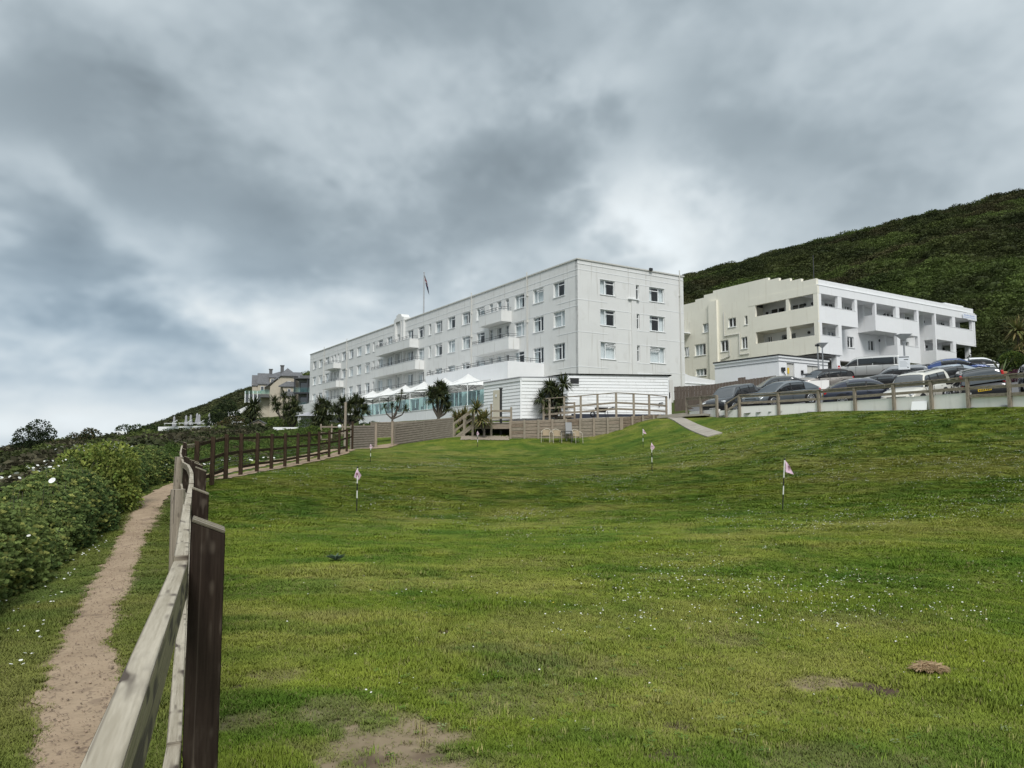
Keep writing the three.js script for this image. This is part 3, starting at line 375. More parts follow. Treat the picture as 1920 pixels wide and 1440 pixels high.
  const tr = (x0, x1, y, z, ret0, ret1) => { const r = []; for (const yy of [y + 0.24, y + 0.46]) { r.push(rod(V(x0, yy, z), V(x1, yy, z), 0.024)); if (ret0) r.push(rod(V(x0, yy, z), V(x0, yy, 0), 0.024)); if (ret1) r.push(rod(V(x1, yy, z), V(x1, yy, 0), 0.024)); } const n = Math.round((x1 - x0) / 1.5); for (let i = 0; i <= n; i++) r.push(cyl(lerp(x0, x1, i / n), y, y + 0.48, z, 0.024)); if (ret0) for (const zz of [-2.9, -1.5, -0.3]) r.push(cyl(x0, y, y + 0.48, zz, 0.024)); return r; };
  mesh('railing', tr(T0 + 0.15, T1 - 0.15, 10.0, -d + 0.15, true, true), M.rail, tb);
  const lg = []; for (let x = 26.5; x < 84; x += 4.2) lg.push([x - T1, 5.3, 2.8, 2.5]);
  const lw = wallWithHoles(LEN - T1, g0, 9.62, lg, 0.3); lw.translate(T1 + 0.003, 0, -2.2); const lb = mesh('terrace_block', [lw, bx(LEN - 0.25, LEN, g0, 9.62, -1.9, 0), bx(T1 + 0.1, LEN - 0.25, 8.9, 9.05, -1.9, 0)], M.white, hotel);
  mesh('railing', tr(T1 + 0.2, LEN - 0.1, 9.62, -2.1, false, true), M.rail, lb);
  for (const [x, y, w, h] of lg) addWindow(hotel, x + T1, y, -2.2, 0, w, h, 'pair', 'none', false);
  mesh('interior', [bx(T0 + 0.3, T1 - 0.3, g0, 8.8, -0.4, -0.2), bx(T1 + 0.3, LEN - 0.3, g0, 8.8, -0.4, -0.2)], M.interior, hotel);
  // rear annex wall by the fire stair, sweeping down to the boundary
  const an = new THREE.Shape(); an.moveTo(13.95, 5); an.lineTo(13.95, 10.3); an.quadraticCurveTo(14.6, 9.3, 15.8, 9.15); an.lineTo(25.5, 8.4); an.lineTo(25.5, 5); an.closePath();
  const ag = new THREE.ExtrudeGeometry(an, { depth: 0.4, bevelEnabled: false }); ag.rotateY(-Math.PI / 2); ag.translate(1.4, 0, 0); mesh('rear_yard_wall', uvBox(ready(ag)), M.blockWhite, hotel);
  for (const z of [15.3, 17.3]) { mesh('slit_window', [bx(0.9, 1.02, 6.6, 8.0, z, z + 0.12), bx(0.9, 1.02, 6.6, 8.0, z + 0.55, z + 0.67)], M.frame, hotel); mesh('slit_pane', bx(0.94, 1.02, 6.6, 8.0, z + 0.12, z + 0.55), M.darkPane, hotel); }
  mesh('moulding', [bx(0.93, 1.0, 8.35, 8.42, 14.2, 25.4), bx(0.93, 1.0, 7.95, 8.0, 14.2, 20)], M.whiteTrim, hotel);
  // guests' table set on the terrace
  const st = []; for (const x of [8, 10.5, 13, 19, 22]) st.push(bx(x, x + 0.06, 9.1, 10.2, -3.6, -3.54), bx(x - 0.4, x + 0.5, 10.15, 10.2, -4.0, -3.2)); mesh('terrace_furniture', st, M.greyMetal, hotel);
}
// flag on the hotel roof
{
  const P = new THREE.Vector3(42.8, 0, 4).applyAxisAngle(V(0, 1, 0), TURN).add(V(CX, 0, CZ));
  const f = thing('flagpole', 'white flagpole with a limp red, white and blue flag on the hotel roof', 'flagpole', [P.x, 18.8, P.z]);
  mesh('pole', [cyl(0, 0, 8.6, 0, 0.11, 0.085), ready(new THREE.SphereGeometry(0.11, 8, 6).translate(0, 8.65, 0))], std({ color: RGB(0.4, 0.41, 0.42) }), f);
  const g = new THREE.PlaneGeometry(1, 1, 10, 20), p = g.attributes.position; for (let i = 0; i < p.count; i++) { const u = p.getX(i) + 0.5, v = 0.5 - p.getY(i), w = 0.14 + 0.5 * Math.pow(1 - v, 1.2) * v * 1.6; p.setXYZ(i, 0.06 + u * w + v * 0.62 * (0.35 + v * 0.65), 8.25 - v * 2.75 - u * 0.25, Math.sin(u * 9 + v * 5) * 0.12); } g.computeVertexNormals();
  const c = document.createElement('canvas'); c.width = 64; c.height = 128; const x = c.getContext('2d'); x.fillStyle = '#10173a'; x.fillRect(0, 0, 64, 128); x.strokeStyle = '#c9c6c4'; x.lineWidth = 13; x.beginPath(); x.moveTo(0, 10); x.lineTo(64, 70); x.moveTo(64, 0); x.lineTo(0, 52); x.stroke(); x.fillStyle = '#c9c6c4'; x.fillRect(0, 24, 50, 20); x.fillStyle = '#8a1222'; x.fillRect(0, 29, 64, 10); x.strokeStyle = '#8a1222'; x.lineWidth = 5; x.beginPath(); x.moveTo(0, 10); x.lineTo(64, 70); x.stroke();
  const t = new THREE.CanvasTexture(c); t.colorSpace = THREE.SRGBColorSpace; mesh('flag', g, std({ map: t }), f);
}

// ---------------------------------------------------------------- white apartment block with loggias, behind the car park
const BX = 31.14, BZ = -74;
const block = thing('apartment_block', 'white and cream two-storey block with deep open loggias and stepped roof edge', 'building', [BX, 0, BZ], TURN);
{
  const W = M.blockWhite, C = M.cream, D = 2.1, Zl = 2.1;
  const floors = [[11.1, 12.97, 14.25], [14.25, 16.0, 17.27]];               // underside, parapet top, opening top
  const loggia = (z0, z1, lv, pil, side) => {                               // bay on the car-park side
    const [y0, yp, yt] = floors[lv], q = []; q.push(bx(0, D, y0, y0 + 0.25, z0 + 0.002, z1), bx(0, 0.22, y0 + 0.25, yp, z0 + 0.002, z1), bx(0.22, D, y0 + 0.25, yp, z1 - 0.22, z1), bx(0.22, D - 0.01, y0 + 0.25, yp, z0 + 0.004, z0 + 0.22));
    for (const [a, b] of pil) q.push(bx(0, 0.34, yp, yt, a, b)); if (side) q.push(bx(D - 0.75, D, yp, yt, z0 + 0.004, z0 + 0.2)); q.push(bx(D - 0.5, D, yp, yt, z1 - 0.22, z1));
    const m = mesh('loggia', q, W, block); mesh('coping', bx(-0.03, 0.26, yp, yp + 0.035, z0 + 0.45, z1 - 0.35), M.whiteTrim, m); return m;
  };
  loggia(0, 6.75, 1, [[0.004, 0.6], [3.36, 4.02], [6.3, 6.75]], false); loggia(9.95, 18.55, 1, [[9.954, 10.25], [13.95, 14.65], [18.15, 18.55]], true); loggia(21.9, 30.75, 1, [[21.904, 22.25], [25.85, 26.5], [30.4, 30.75]], true);
  loggia(0, 3.85, 0, [[0.004, 0.6], [3.3, 3.85]], false); loggia(13.95, 18.55, 0, [[13.954, 14.55], [18.15, 18.55]], true); loggia(21.9, 26.4, 0, [[21.904, 22.15], [25.75, 26.4]], true);
  // roof fascia over the bays and the roof
  mesh('roof_fascia', [bx(-0.02, 0.3, 17.27, 18.12, 0, 31.1), bx(0.3, D, 17.27, 17.45, 0.3, 31.1), bx(0.12, 0.4, 18.12, 18.75, 0.1, 31.1)], W, block);
  mesh('fascia_line', bx(-0.06, 0.12, 18.1, 18.16, -0.02, 31.12), M.whiteTrim, block);
  mesh('roof', bx(0.4, 20, 18.0, 18.3, 0.4, 31), M.lead, block); mesh('roof_hut', bx(0.3, 5, 18.3, 18.95, 24.9, 29.2), W, block);
  mesh('end_step', [bx(-0.15, 0, 17.2, 18.0, 29.2, 31.3), bx(-0.02, 0.3, 14.0, 17.27, 30.8, 31.1), bx(-0.02, D, 14.0, 14.3, 26.45, 30.9)], W, block);
  // sea-side loggias, cream
  for (const lv of [0, 1]) { const [y0, yp, yt] = floors[lv]; mesh('loggia', [bx(0.004, 8.75, y0, y0 + 0.25, -0.002, Zl), bx(-0.004, 8.75, y0 + 0.25, yp, -0.004, 0.2), bx(-0.004, 0.5, yp, yt, -0.004, 0.2), bx(3.46, 3.82, yp, yt, 0, 0.3), bx(7.86, 8.75, yp, yt, 0, 0.3), bx(8.5, 8.75, yp, yt, 0.3, Zl)], C, block); }
  mesh('fascia', bx(-0.022, 8.75, 17.27, 18.12, -0.024, 0.3), C, block);
  { const s = [[0.1, 18.12], [0.1, 18.8], [1.85, 18.8], [1.85, 19.12], [3.2, 19.12], [3.2, 19.42], [4.6, 19.42], [4.6, 19.75], [6.0, 19.75], [6.0, 20.05], [13.9, 20.02], [13.9, 19.75], [15.35, 19.75], [15.35, 19.45], [16.75, 19.45], [16.75, 19.15], [24, 19.15], [24, 18.12]]; const g = plate(s, 0.35); g.translate(0, 0, 0.006); mesh('stepped_parapet', g, C, block); }
  // inner walls with openings, cream flank beyond the loggias
  const flank = [[14.5, 15.25, 1.15, 1.05], [10.6, 15.32, 1.12, 1.05], [8.95, 15.32, 0.42, 1.0], [15.25, 12.58, 1.75, 1.37], [11.83, 12.62, 1.12, 1.32], [9.05, 12.62, 0.85, 1.33], [10.5, 10.4, 1.85, 1.0], [17.95, 12.69, 0.85, 1.15], [8.95, 10.4, 0.5, 1.0], [15.2, 10.1, 1.75, 0.85]];
  { const h = flank.map(([x, y, w, hh]) => [x - 8.75, y, w, hh]); const g = wallWithHoles(15.3, 6, 18.118, h, 0.35); g.translate(8.752, 0, 0.002); mesh('wall', g, C, block); }
  flank.forEach(([x, y, w, h], i) => addWindow(block, x, y, 0, 0, w, h, w > 1.5 ? 'triple' : w > 0.8 ? 'pair' : 'single', i % 3 ? 'none' : 'half', true));
  { const inner = [[1.0 + D, 14.5, 1.6, 2.5], [5.6, 14.5, 1.9, 2.5], [4.3, 11.4, 1.9, 2.55], [7.4, 11.4, 0.6, 2.55]].map(([x, y, w, h]) => [x - D, y, w, h]); const g = wallWithHoles(8.75 - D - 0.25, 8, 18, inner, 0.2); g.translate(D, 0, Zl); mesh('wall', g, M.loggia, block); inner.forEach(([x, y, w, h]) => addWindow(block, x + D, y, Zl, 0, w, h, 'pair', 'none', false, true)); }
  const front = [[3.6, 14.55, 1.6, 2.55], [7.2, 14.55, 0.9, 2.55], [14.6, 14.55, 1.2, 2.55], [18.6, 14.55, 1.4, 2.55], [26.4, 14.55, 0.9, 2.55], [28.9, 14.55, 1.0, 2.55], [4.0, 11.4, 1.2, 2.6], [7.35, 12.5, 1.2, 1.2], [11.2, 12.45, 1.2, 1.15], [18.2, 11.4, 1.2, 2.6], [26.0, 11.4, 1.6, 2.6]];
  { const g = wallWithHoles(31 - Zl, 10.95, 18, front.map(([z, y, w, h]) => [z - Zl + 0.6, y, w, h]), 0.25); g.rotateY(-Math.PI / 2); g.translate(D + 0.25, 0, Zl - 0.002); mesh('wall', uvBox(g), W, block); front.forEach(([z, y, w, h]) => addWindow(block, D, y, z + 0.6 + w, Math.PI / 2, w, h, 'pair', 'none', y > 12.2 && y < 13, true)); }
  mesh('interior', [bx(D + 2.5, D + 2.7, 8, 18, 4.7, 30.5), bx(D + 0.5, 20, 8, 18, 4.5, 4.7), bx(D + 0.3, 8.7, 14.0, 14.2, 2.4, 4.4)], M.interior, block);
  mesh('wall', [bx(2.4, 24, 8, 18, 30.7, 31), bx(23.7, 24.05, 8, 18, 0.4, 30.7)], W, block);
  // wall lights in the loggias
  for (const [z, y] of [[1.3, 16.7], [8.2, 16.7], [12.2, 16.7], [14.4, 16.7], [16.0, 16.75], [22.6, 16.7], [27, 16.7], [13.3, 13.7], [20.8, 13.7], [23, 13.7]]) { const l = new THREE.CylinderGeometry(0.16, 0.16, 0.12, 12); l.rotateZ(Math.PI / 2); l.translate(D - 0.06, y, z + 0.7); mesh('wall_light', l, M.darkMetal, block); }
  for (const [x, y] of [[3.0, 16.75], [6.1, 16.65], [7.9, 16.6], [5.6, 13.5], [2.6, 13.7]]) { const l = new THREE.CylinderGeometry(0.15, 0.15, 0.12, 12); l.rotateX(Math.PI / 2); l.translate(x, y, Zl - 0.06); mesh('wall_light', l, M.darkMetal, block); }
  // undercroft: columns, back wall, soffit
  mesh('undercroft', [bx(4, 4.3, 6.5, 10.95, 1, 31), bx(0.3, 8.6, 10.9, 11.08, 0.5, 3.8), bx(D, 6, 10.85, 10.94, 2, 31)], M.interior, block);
  mesh('column', [bx(0.15, 0.75, 7, 11.1, 3.0, 3.6)], W, block); mesh('column', [bx(8.0, 8.74, 6, 11.1, 0.05, 0.8)], C, block); mesh('column', [bx(0.3, 0.8, 7, 11.1, 14.1, 14.7)], W, block); mesh('column', [bx(0.3, 0.8, 7, 14, 30.0, 30.4)], W, block);
  mesh('low_wall', [bx(-0.1, 0.1, 7, 9.1, -2.2, 2.6)], W, block);
  // flue and pipes on the cream flank
  mesh('flue', bx(13.2, 14.45, 8, 18.75, -0.28, 0), C, block);
  const pipe = (pts) => mesh('downpipe', pts.slice(1).map((q, i) => rod(V(pts[i][0], pts[i][1], -0.08), V(q[0], q[1], -0.08), 0.055)), M.pipe, block);
  pipe([[12.3, 17.2], [12.3, 14.4], [10.1, 14.4], [10.1, 12.0], [8.8, 12.0]]); pipe([[11.6, 13.9], [11.55, 12.0], [12.9, 11.7], [12.95, 9.5]]);
  mesh('aerial', cyl(2.6, 18.3, 22.2, 3.2, 0.045, 0.035), M.rail, block);
  // faint blue lettering on the fascia
  const c = document.createElement('canvas'); c.width = 256; c.height = 64; const x = c.getContext('2d'); x.fillStyle = '#dfe3e8'; x.fillRect(0, 0, 256, 64); x.fillStyle = '#8fa3d0'; x.font = '26px sans-serif'; x.textAlign = 'center'; for (let k = 0; k < 11; k++) x.fillRect(30 + k * 18, 12 + (k % 3) * 3, 12, 15 - (k % 3) * 3); for (let k = 0; k < 14; k++) x.fillRect(24 + k * 15, 40, 9, 8 + (k % 2) * 3);
  const t = new THREE.CanvasTexture(c); t.colorSpace = THREE.SRGBColorSpace; const g = new THREE.PlaneGeometry(3.2, 0.62); g.rotateY(-Math.PI / 2); g.translate(-0.155, 17.6, 29.9 - 0.3); const sg = mesh('sign', g, std({ map: t }), block);
}
// fire stair between the two buildings
{
  const P = new THREE.Vector3(17.6, 0, -1.3).applyAxisAngle(V(0, 1, 0), TURN).add(V(BX, 0, BZ)); const f = thing('fire_stair', 'thin metal fire-escape platform with balusters on the cream wall', 'stair', [P.x, 0, P.z], TURN);
  mesh('platform', bx(0, 2.6, 15.4, 15.52, 0, 1.25), M.whiteTrim, f); const r = []; for (let i = 0; i <= 8; i++) r.push(rod(V(i * 0.32, 15.52, 0.03), V(i * 0.32, 16.95, 0.03), 0.02)); for (let i = 0; i <= 4; i++) r.push(rod(V(0.03, 15.52, i * 0.3), V(0.03, 16.95, i * 0.3), 0.02)); r.push(rod(V(0, 16.95, 0.03), V(2.6, 16.95, 0.03), 0.025), rod(V(0.03, 16.95, 0), V(0.03, 16.95, 1.25), 0.025)); mesh('railing', r, M.pipe, f);
  for (const x of [0.08, 2.5]) mesh('support_post', cyl(x, 8.4, 15.4, 0.1, 0.05), M.pipe, f);
  const s = []; for (let i = 0; i < 14; i++) s.push(bx(0.2 + i * 0.26, 0.5 + i * 0.26, 9.2 + i * 0.2, 9.24 + i * 0.2, 0.2, 1.1)); s.push(rod(V(0.2, 9.6, 0.15), V(3.9, 12.5, 0.15), 0.035), rod(V(0.2, 10.3, 0.15), V(3.9, 13.2, 0.15), 0.03), rod(V(0.2, 9.95, 0.15), V(3.9, 12.85, 0.15), 0.02)); mesh('flight', s, M.pipe, f);
}
// ---------------------------------------------------------------- white plant room beside the car park
{
  const p = thing('plant_room', 'small white flat-roofed plant room with double doors beside the parked cars', 'outbuilding', [22.25, 0, -61], TURN);
  const h = [[1.0, 6.6, 1.0, 2.05], [3.7, 6.6, 1.75, 2.0]]; const g = wallWithHoles(6.6, 5.6, 9.05, h, 0.25); g.rotateY(-Math.PI / 2); g.translate(0.25, 0, 0);
  mesh('wall', [uvBox(g), bx(0.25, 7, 5.6, 9.05, 0.002, 0.25), bx(0.25, 7, 5.6, 9.05, 6.35, 6.6), bx(6.75, 7, 5.6, 9.05, 0.25, 6.35)], M.blockWhite, p);
  mesh('roof', bx(-0.14, 7.1, 9.2, 9.3, -0.14, 6.74), M.black, p); mesh('fascia', bx(-0.1, 7.05, 9.05, 9.2, -0.1, 6.7), M.whiteTrim, p); mesh('moulding', [bx(-0.04, 0, 8.72, 8.77, 0, 6.6), bx(0, 7, 8.72, 8.77, -0.04, 0)], M.greyMetal, p);
  const d1 = mesh('door', bx(0.12, 0.16, 6.6, 8.62, 1.04, 1.96), M.pipe, p); mesh('handle', bx(0.02, 0.1, 7.5, 7.56, 1.75, 1.95), M.darkMetal, d1); mesh('warning_sign', bx(0.08, 0.1, 7.75, 8.25, 1.2, 1.42), M.plateYellow, d1);
  for (const z of [3.7, 4.58]) { const d2 = mesh('door', bx(0.12, 0.16, 6.6, 8.57, z + 0.02, z + 0.84), M.pipe, p); mesh('handle', bx(0.04, 0.1, 7.55, 7.6, z + 0.3, z + 0.55), M.greyMetal, d2); }
  mesh('meter_box', [bx(-0.18, 0, 7.9, 8.2, 0.25, 0.6)], M.darkMetal, p); mesh('hose', [rod(V(-0.08, 7.9, 0.45), V(-0.1, 7.5, 0.75), 0.03), rod(V(-0.1, 7.5, 0.75), V(-0.06, 6.7, 0.6), 0.02)], M.darkMetal, p); mesh('wall_light', bx(-0.12, 0, 7.75, 8.1, 2.85, 3.05), M.black, p); mesh('notice', [bx(0.06, 0.1, 7.3, 7.65, 5.0, 5.4)], M.darkMetal, p);
}

// ---------------------------------------------------------------- hotel terrace: wall, glass screen, parasols
const toWorld = (x, y, z) => V(x, y, z).applyAxisAngle(V(0, 1, 0), TURN).add(V(CX, 0, CZ));
{
  const t = thing('terrace_screen', 'white rendered terrace wall topped with clear glass wind screen panels', 'terrace wall', [CX, 0, CZ], TURN);
  mesh('floor_slab', bx(-0.5, 34, 4.9, 5.05, -9.3, -4.35), M.concrete, t);
  for (let i = 0; i < 15; i++) { const x0 = 0.2 + i * 2.15; mesh('wall_panel', bx(x0 + 0.012, x0 + 2.138, 3.6, 5.36, -9.5, -9.3), M.blockWhite, t); mesh('glass_panel', bx(x0 + 0.05, x0 + 2.1, 5.42, 6.72, -9.41, -9.395), M.tintGlass, t); if (i % 2 === 0) mesh('screen_post', bx(x0 - 0.03, x0 + 0.03, 5.36, 7.45, -9.44, -9.36), M.whiteTrim, t); else mesh('clamp', bx(x0 - 0.03, x0 + 0.03, 5.36, 6.3, -9.43, -9.37), M.greyMetal, t); }
  mesh('top_beam', [bx(0.2, 32.5, 7.45, 7.52, -9.44, -9.36)], M.whiteTrim, t);
  mesh('wall_coping', bx(0.15, 32.5, 5.36, 5.42, -9.54, -9.26), M.whiteTrim, t);
}
{
  const canopy = () => { const n = 10, h = 2.5, pos = [], idx = []; for (let f = 0; f < 4; f++) { const b = pos.length / 3; for (let i = 0; i <= n; i++) for (let j = 0; j <= n; j++) { const r = 0.06 + 0.94 * i / n, s = (j / n * 2 - 1) * r * h, y = 8.72 - 1.28 * Math.pow(i / n, 0.72) + 0.12 * (1 - Math.abs(j / n * 2 - 1)) * Math.pow(i / n, 3); const p = V(s, y, r * h).applyAxisAngle(V(0, 1, 0), f * Math.PI / 2); pos.push(p.x, p.y, p.z); } for (let i = 0; i < n; i++) for (let j = 0; j < n; j++) { const a = b + i * (n + 1) + j; idx.push(a, a + n + 1, a + 1, a + 1, a + n + 1, a + n + 2); } } const g = new THREE.BufferGeometry(); g.setAttribute('position', new THREE.Float32BufferAttribute(pos, 3)); g.setIndex(idx); g.computeVertexNormals(); g.setAttribute('uv', new THREE.Float32BufferAttribute(new Float32Array(pos.length / 3 * 2), 2)); return g; };
  const P0 = toWorld(8.8, 0, -7), p = thing('terrace_parasol', 'large square white parasol over the hotel terrace', 'parasol', [P0.x, 0, P0.z], TURN, 'white parasols along the hotel terrace');
  const c = mesh('canopy', canopy(), M.canvas, p); mesh('cap', cyl(0, 8.66, 8.84, 0, 0.2, 0.08), M.canvas, c); mesh('pole', [cyl(0, 5.05, 8.7, 0, 0.05), bx(-0.45, 0.45, 5.05, 5.13, -0.45, 0.45)], M.darkMetal, p);
  for (let k = 0; k < 8; k++) { const a = k * Math.PI / 4, R = k % 2 ? 3.2 : 2.3, yy = k % 2 ? 7.45 : 7.55; mesh('rib', rod(V(0, 8.5, 0), V(Math.sin(a) * R, yy, Math.cos(a) * R), 0.02), M.darkMetal, p); mesh('strut', rod(V(0, 7.2, 0), V(Math.sin(a) * R * 0.6, 7.85, Math.cos(a) * R * 0.6), 0.018), M.darkMetal, p); }
  for (let k = 1; k < 6; k++) { const q = toWorld(8.8 + 5.1 * k, 0, -7); copyOf(p, [q.x, 0, q.z], TURN); }
  // cafe tables and chairs behind the glass
  const q = toWorld(6.5, 5.05, -8.1), ch = thing('cafe_chair', 'dark slim cafe chair behind the glass terrace screen', 'chair', [q.x, q.y, q.z], 0.4, 'dark chairs on the hotel terrace');
  mesh('seat', bx(-0.22, 0.22, 0.43, 0.47, -0.22, 0.22), M.darkMetal, ch); mesh('backrest', [bx(-0.22, 0.22, 0.6, 0.88, 0.2, 0.23)], M.darkMetal, ch); for (const [x, z] of [[-0.2, -0.2], [0.2, -0.2], [-0.2, 0.21], [0.2, 0.21]]) mesh('leg', rod(V(x, 0, z), V(x, z > 0 ? 0.88 : 0.44, z), 0.014), M.darkMetal, ch);
  const r = rng(31); for (let i = 0; i < 17; i++) { const w = toWorld(7.4 + i * 1.45 + r() * 0.5, 5.05, -8.5 + r() * 1.2); copyOf(ch, [w.x, w.y, w.z], r() * 6); }
}
// ---------------------------------------------------------------- white weatherboarded sheds
function boards(parent, a, b, y0, y1, mat, skip = null) {                 // overlapping boards from a to b, each a piece of its own
  const n = Math.round((y1 - y0) / 0.222), h = (y1 - y0) / n, d = new THREE.Vector3().subVectors(b, a).setY(0).normalize(), o = V(-d.z, 0, d.x);
  for (let i = 0; i < n; i++) { const y = y0 + (i + 0.5) * h, segs = skip && y > skip[2] && y < skip[3] ? [[0, skip[0]], [skip[1], 1]] : [[0, 1]]; for (const [s, e] of segs) { const A = a.clone().lerp(b, s).setY(y), B = a.clone().lerp(b, e).setY(y), g = beam(V(0, 0, 0), V(A.distanceTo(B), 0, 0), 0.022, h + 0.03, 0, i * 0.7); g.rotateX(-0.15); const m = mesh('board', g, mat, parent); m.position.copy(A).addScaledVector(o, 0.018); m.rotation.y = Math.atan2(-d.z, d.x); } }
}
{
  const c = V(4.0, 0, -52), r = V(11.25, 0, -52.9), l = V(4.0 - 0.53 * 6.2, 0, -52 - 0.848 * 6.2);
  const s = thing('boathouse_shed', 'larger white weatherboard shed with a small black window opening', 'shed');
  const n = V(-0.123, 0, -0.992); mesh('carcass', [beam(c.clone().add(V(0.06, 5.2, -0.14)), r.clone().add(V(-0.05, 5.2, -0.14)), 0.1, 2.95), beam(c.clone().add(V(0.06, 5.2, -0.12)), l.clone().add(V(0.1, 5.2, 0)), 0.1, 2.9), beam(r.clone().add(V(-0.06, 5.2, -0.2)), r.clone().add(V(-2.8, 5.2, -4.8)), 0.1, 2.9), beam(l.clone().add(V(0, 5.2, 0)), r.clone().add(V(-2.8, 5.2, -4.8)), 0.1, 2.9)], M.boardWhite, s);
  boards(s, c, r, 3.82, 6.68, M.boardWhite, null); boards(s, l, c, 3.82, 6.68, M.boardWhite);
  mesh('corner_trim', [post(c.x - 0.02, 3.8, 6.7, c.z + 0.02, 0.09, 0.09, -0.12), post(r.x + 0.01, 3.8, 6.66, r.z + 0.02, 0.07, 0.07)], M.whiteTrim, s);
  const rs = new THREE.Shape([[-0.2, 0.15], [7.5, -0.75], [7.5, -6], [-3.6, -5.6]].map(q => new THREE.Vector2(q[0] + 4, q[1] - 52))); const rg = new THREE.ExtrudeGeometry(rs, { depth: 0.06, bevelEnabled: false }); rg.rotateX(-Math.PI / 2); rg.scale(1, 1, -1); rg.translate(0, 6.7, 0); const fl = rg.index; mesh('roof', uvBox(ready(rg)), M.lead, s);
  { const w = mesh('window_opening', [bx(0, 0.6, 0, 0.42, 0, 0.05)], M.black, s); w.position.set(4.14, 6.02, -51.93); w.rotation.y = 0.123; mesh('opening_frame', [bx(-0.04, 0.64, 0.42, 0.46, -0.02, 0.06), bx(-0.04, 0.64, -0.04, 0, -0.02, 0.06)], M.whiteTrim, w); }
  mesh('plinth', beam(c.clone().add(V(0.2, 3.72, 0.06)), r.clone().add(V(0, 3.72, 0.06)), 0.08, 0.36), std({ color: RGB(0.03, 0.035, 0.05) }), s);
  mesh('service_pipe', [rod(V(10.55, 4.7, -52.7), V(10.85, 4.75, -52.72), 0.03), rod(V(10.55, 4.4, -52.7), V(10.55, 4.7, -52.7), 0.03)], M.black, s);
}
{
  const c = V(0.62, 0, -49.5), r = V(3.0, 0, -49.8), l = V(0.62 - 0.53 * 5.0, 0, -49.5 - 0.848 * 5.0), s = thing('bar_shed', 'smaller white weatherboard shed with cream door behind the timber deck', 'shed');
  mesh('carcass', [beam(c.clone().add(V(0.06, 4.7, -0.1)), r.clone().add(V(0, 4.7, -0.1)), 0.08, 2.5), beam(c.clone().add(V(0.05, 4.7, -0.1)), l.clone().add(V(0.07, 4.7, 0)), 0.06, 2.5), beam(r.clone().add(V(0, 4.7, -0.1)), r.clone().add(V(-2, 4.7, -4)), 0.08, 2.5), beam(l.clone().add(V(0.1, 4.7, 0)), r.clone().add(V(-2, 4.7, -4)), 0.08, 2.5)], M.boardWhite, s);
  boards(s, c, r, 3.5, 6.02, M.boardWhite); boards(s, l, c, 3.5, 6.02, M.boardWhite, [0.26, 0.46, 3.4, 5.6]);
  mesh('corner_trim', [post(c.x - 0.02, 3.45, 6.05, c.z + 0.02, 0.09, 0.09)], M.whiteTrim, s);
  const fa = l.clone().setY(6.12), fb = c.clone().setY(6.12); mesh('fascia', [beam(fa.clone().add(V(-0.05, 0, 0.05)), fb.clone().add(V(-0.05, 0, 0.05)), 0.05, 0.2), beam(fb.clone().add(V(0, 0, 0.05)), r.clone().setY(6.12).add(V(0, 0, 0.05)), 0.05, 0.2)], M.whiteTrim, s);
  const rib = []; for (let i = 0; i < 26; i++) { const p = fa.clone().lerp(fb, (i + 0.5) / 26); rib.push(rod(V(p.x - 0.12, 6.26, p.z + 0.06), V(p.x + 2.4, 6.28, p.z - 0.3), 0.06, 0.06, 6)); } mesh('corrugated_roof', rib, M.lead, s);
  const da = l.clone().lerp(c, 0.27), db = l.clone().lerp(c, 0.45); const d = mesh('door', beam(da.clone().setY(4.55).add(V(-0.02, 0, 0.01)), db.clone().setY(4.55).add(V(-0.02, 0, 0.01)), 0.05, 2.1), std({ color: RGB(0.6, 0.55, 0.44) }), s); mesh('door_sign', beam(da.clone().lerp(db, 0.4).setY(5.2).add(V(-0.07, 0, 0.04)), da.clone().lerp(db, 0.65).setY(5.2).add(V(-0.07, 0, 0.04)), 0.01, 0.18), M.whiteTrim, d);
}
solo('black_post', [post(-0.72, 2.3, 5.32, -47.7, 0.16, 0.16), bx(-0.84, -0.6, 5.32, 5.38, -47.82, -47.58)], M.black, 'tall square black post standing before the cream shed door', 'post');

// ---------------------------------------------------------------- paved yard on top of the sleeper wall
const wallLine = [[-0.1, -46.5, 3.2], [6.98, -47.0, 3.45], [9.4, -48.4, 3.68], [10.4, -49.8, 3.72]];
{
  const pos = [], idx = [], uv = [], nx = 30, nz = 24; for (let j = 0; j <= nz; j++) for (let i = 0; i <= nx; i++) { const x = -2.6 + i * 0.48, u = clamp((x + 0.1) / 10.5), zf = x < -0.1 ? -47.2 : x < 7 ? lerp(-46.55, -47.05, (x + 0.1) / 7.1) : lerp(-47.05, -49.8, clamp((x - 7) / 3.4)), z = zf - j * 0.45; pos.push(x, lerp(3.1, 3.62, u) + clamp(j * 0.45 / 6) * 0.28, z); uv.push(x, z); }
  for (let j = 0; j < nz; j++) for (let i = 0; i < nx; i++) { const a = j * (nx + 1) + i; idx.push(a, a + 1, a + nx + 1, a + 1, a + nx + 2, a + nx + 1); }
  const g = new THREE.BufferGeometry(); g.setAttribute('position', new THREE.Float32BufferAttribute(pos, 3)); g.setAttribute('uv', new THREE.Float32BufferAttribute(uv, 2)); g.setIndex(idx); g.computeVertexNormals(); setting('yard', g, M.concrete);
}
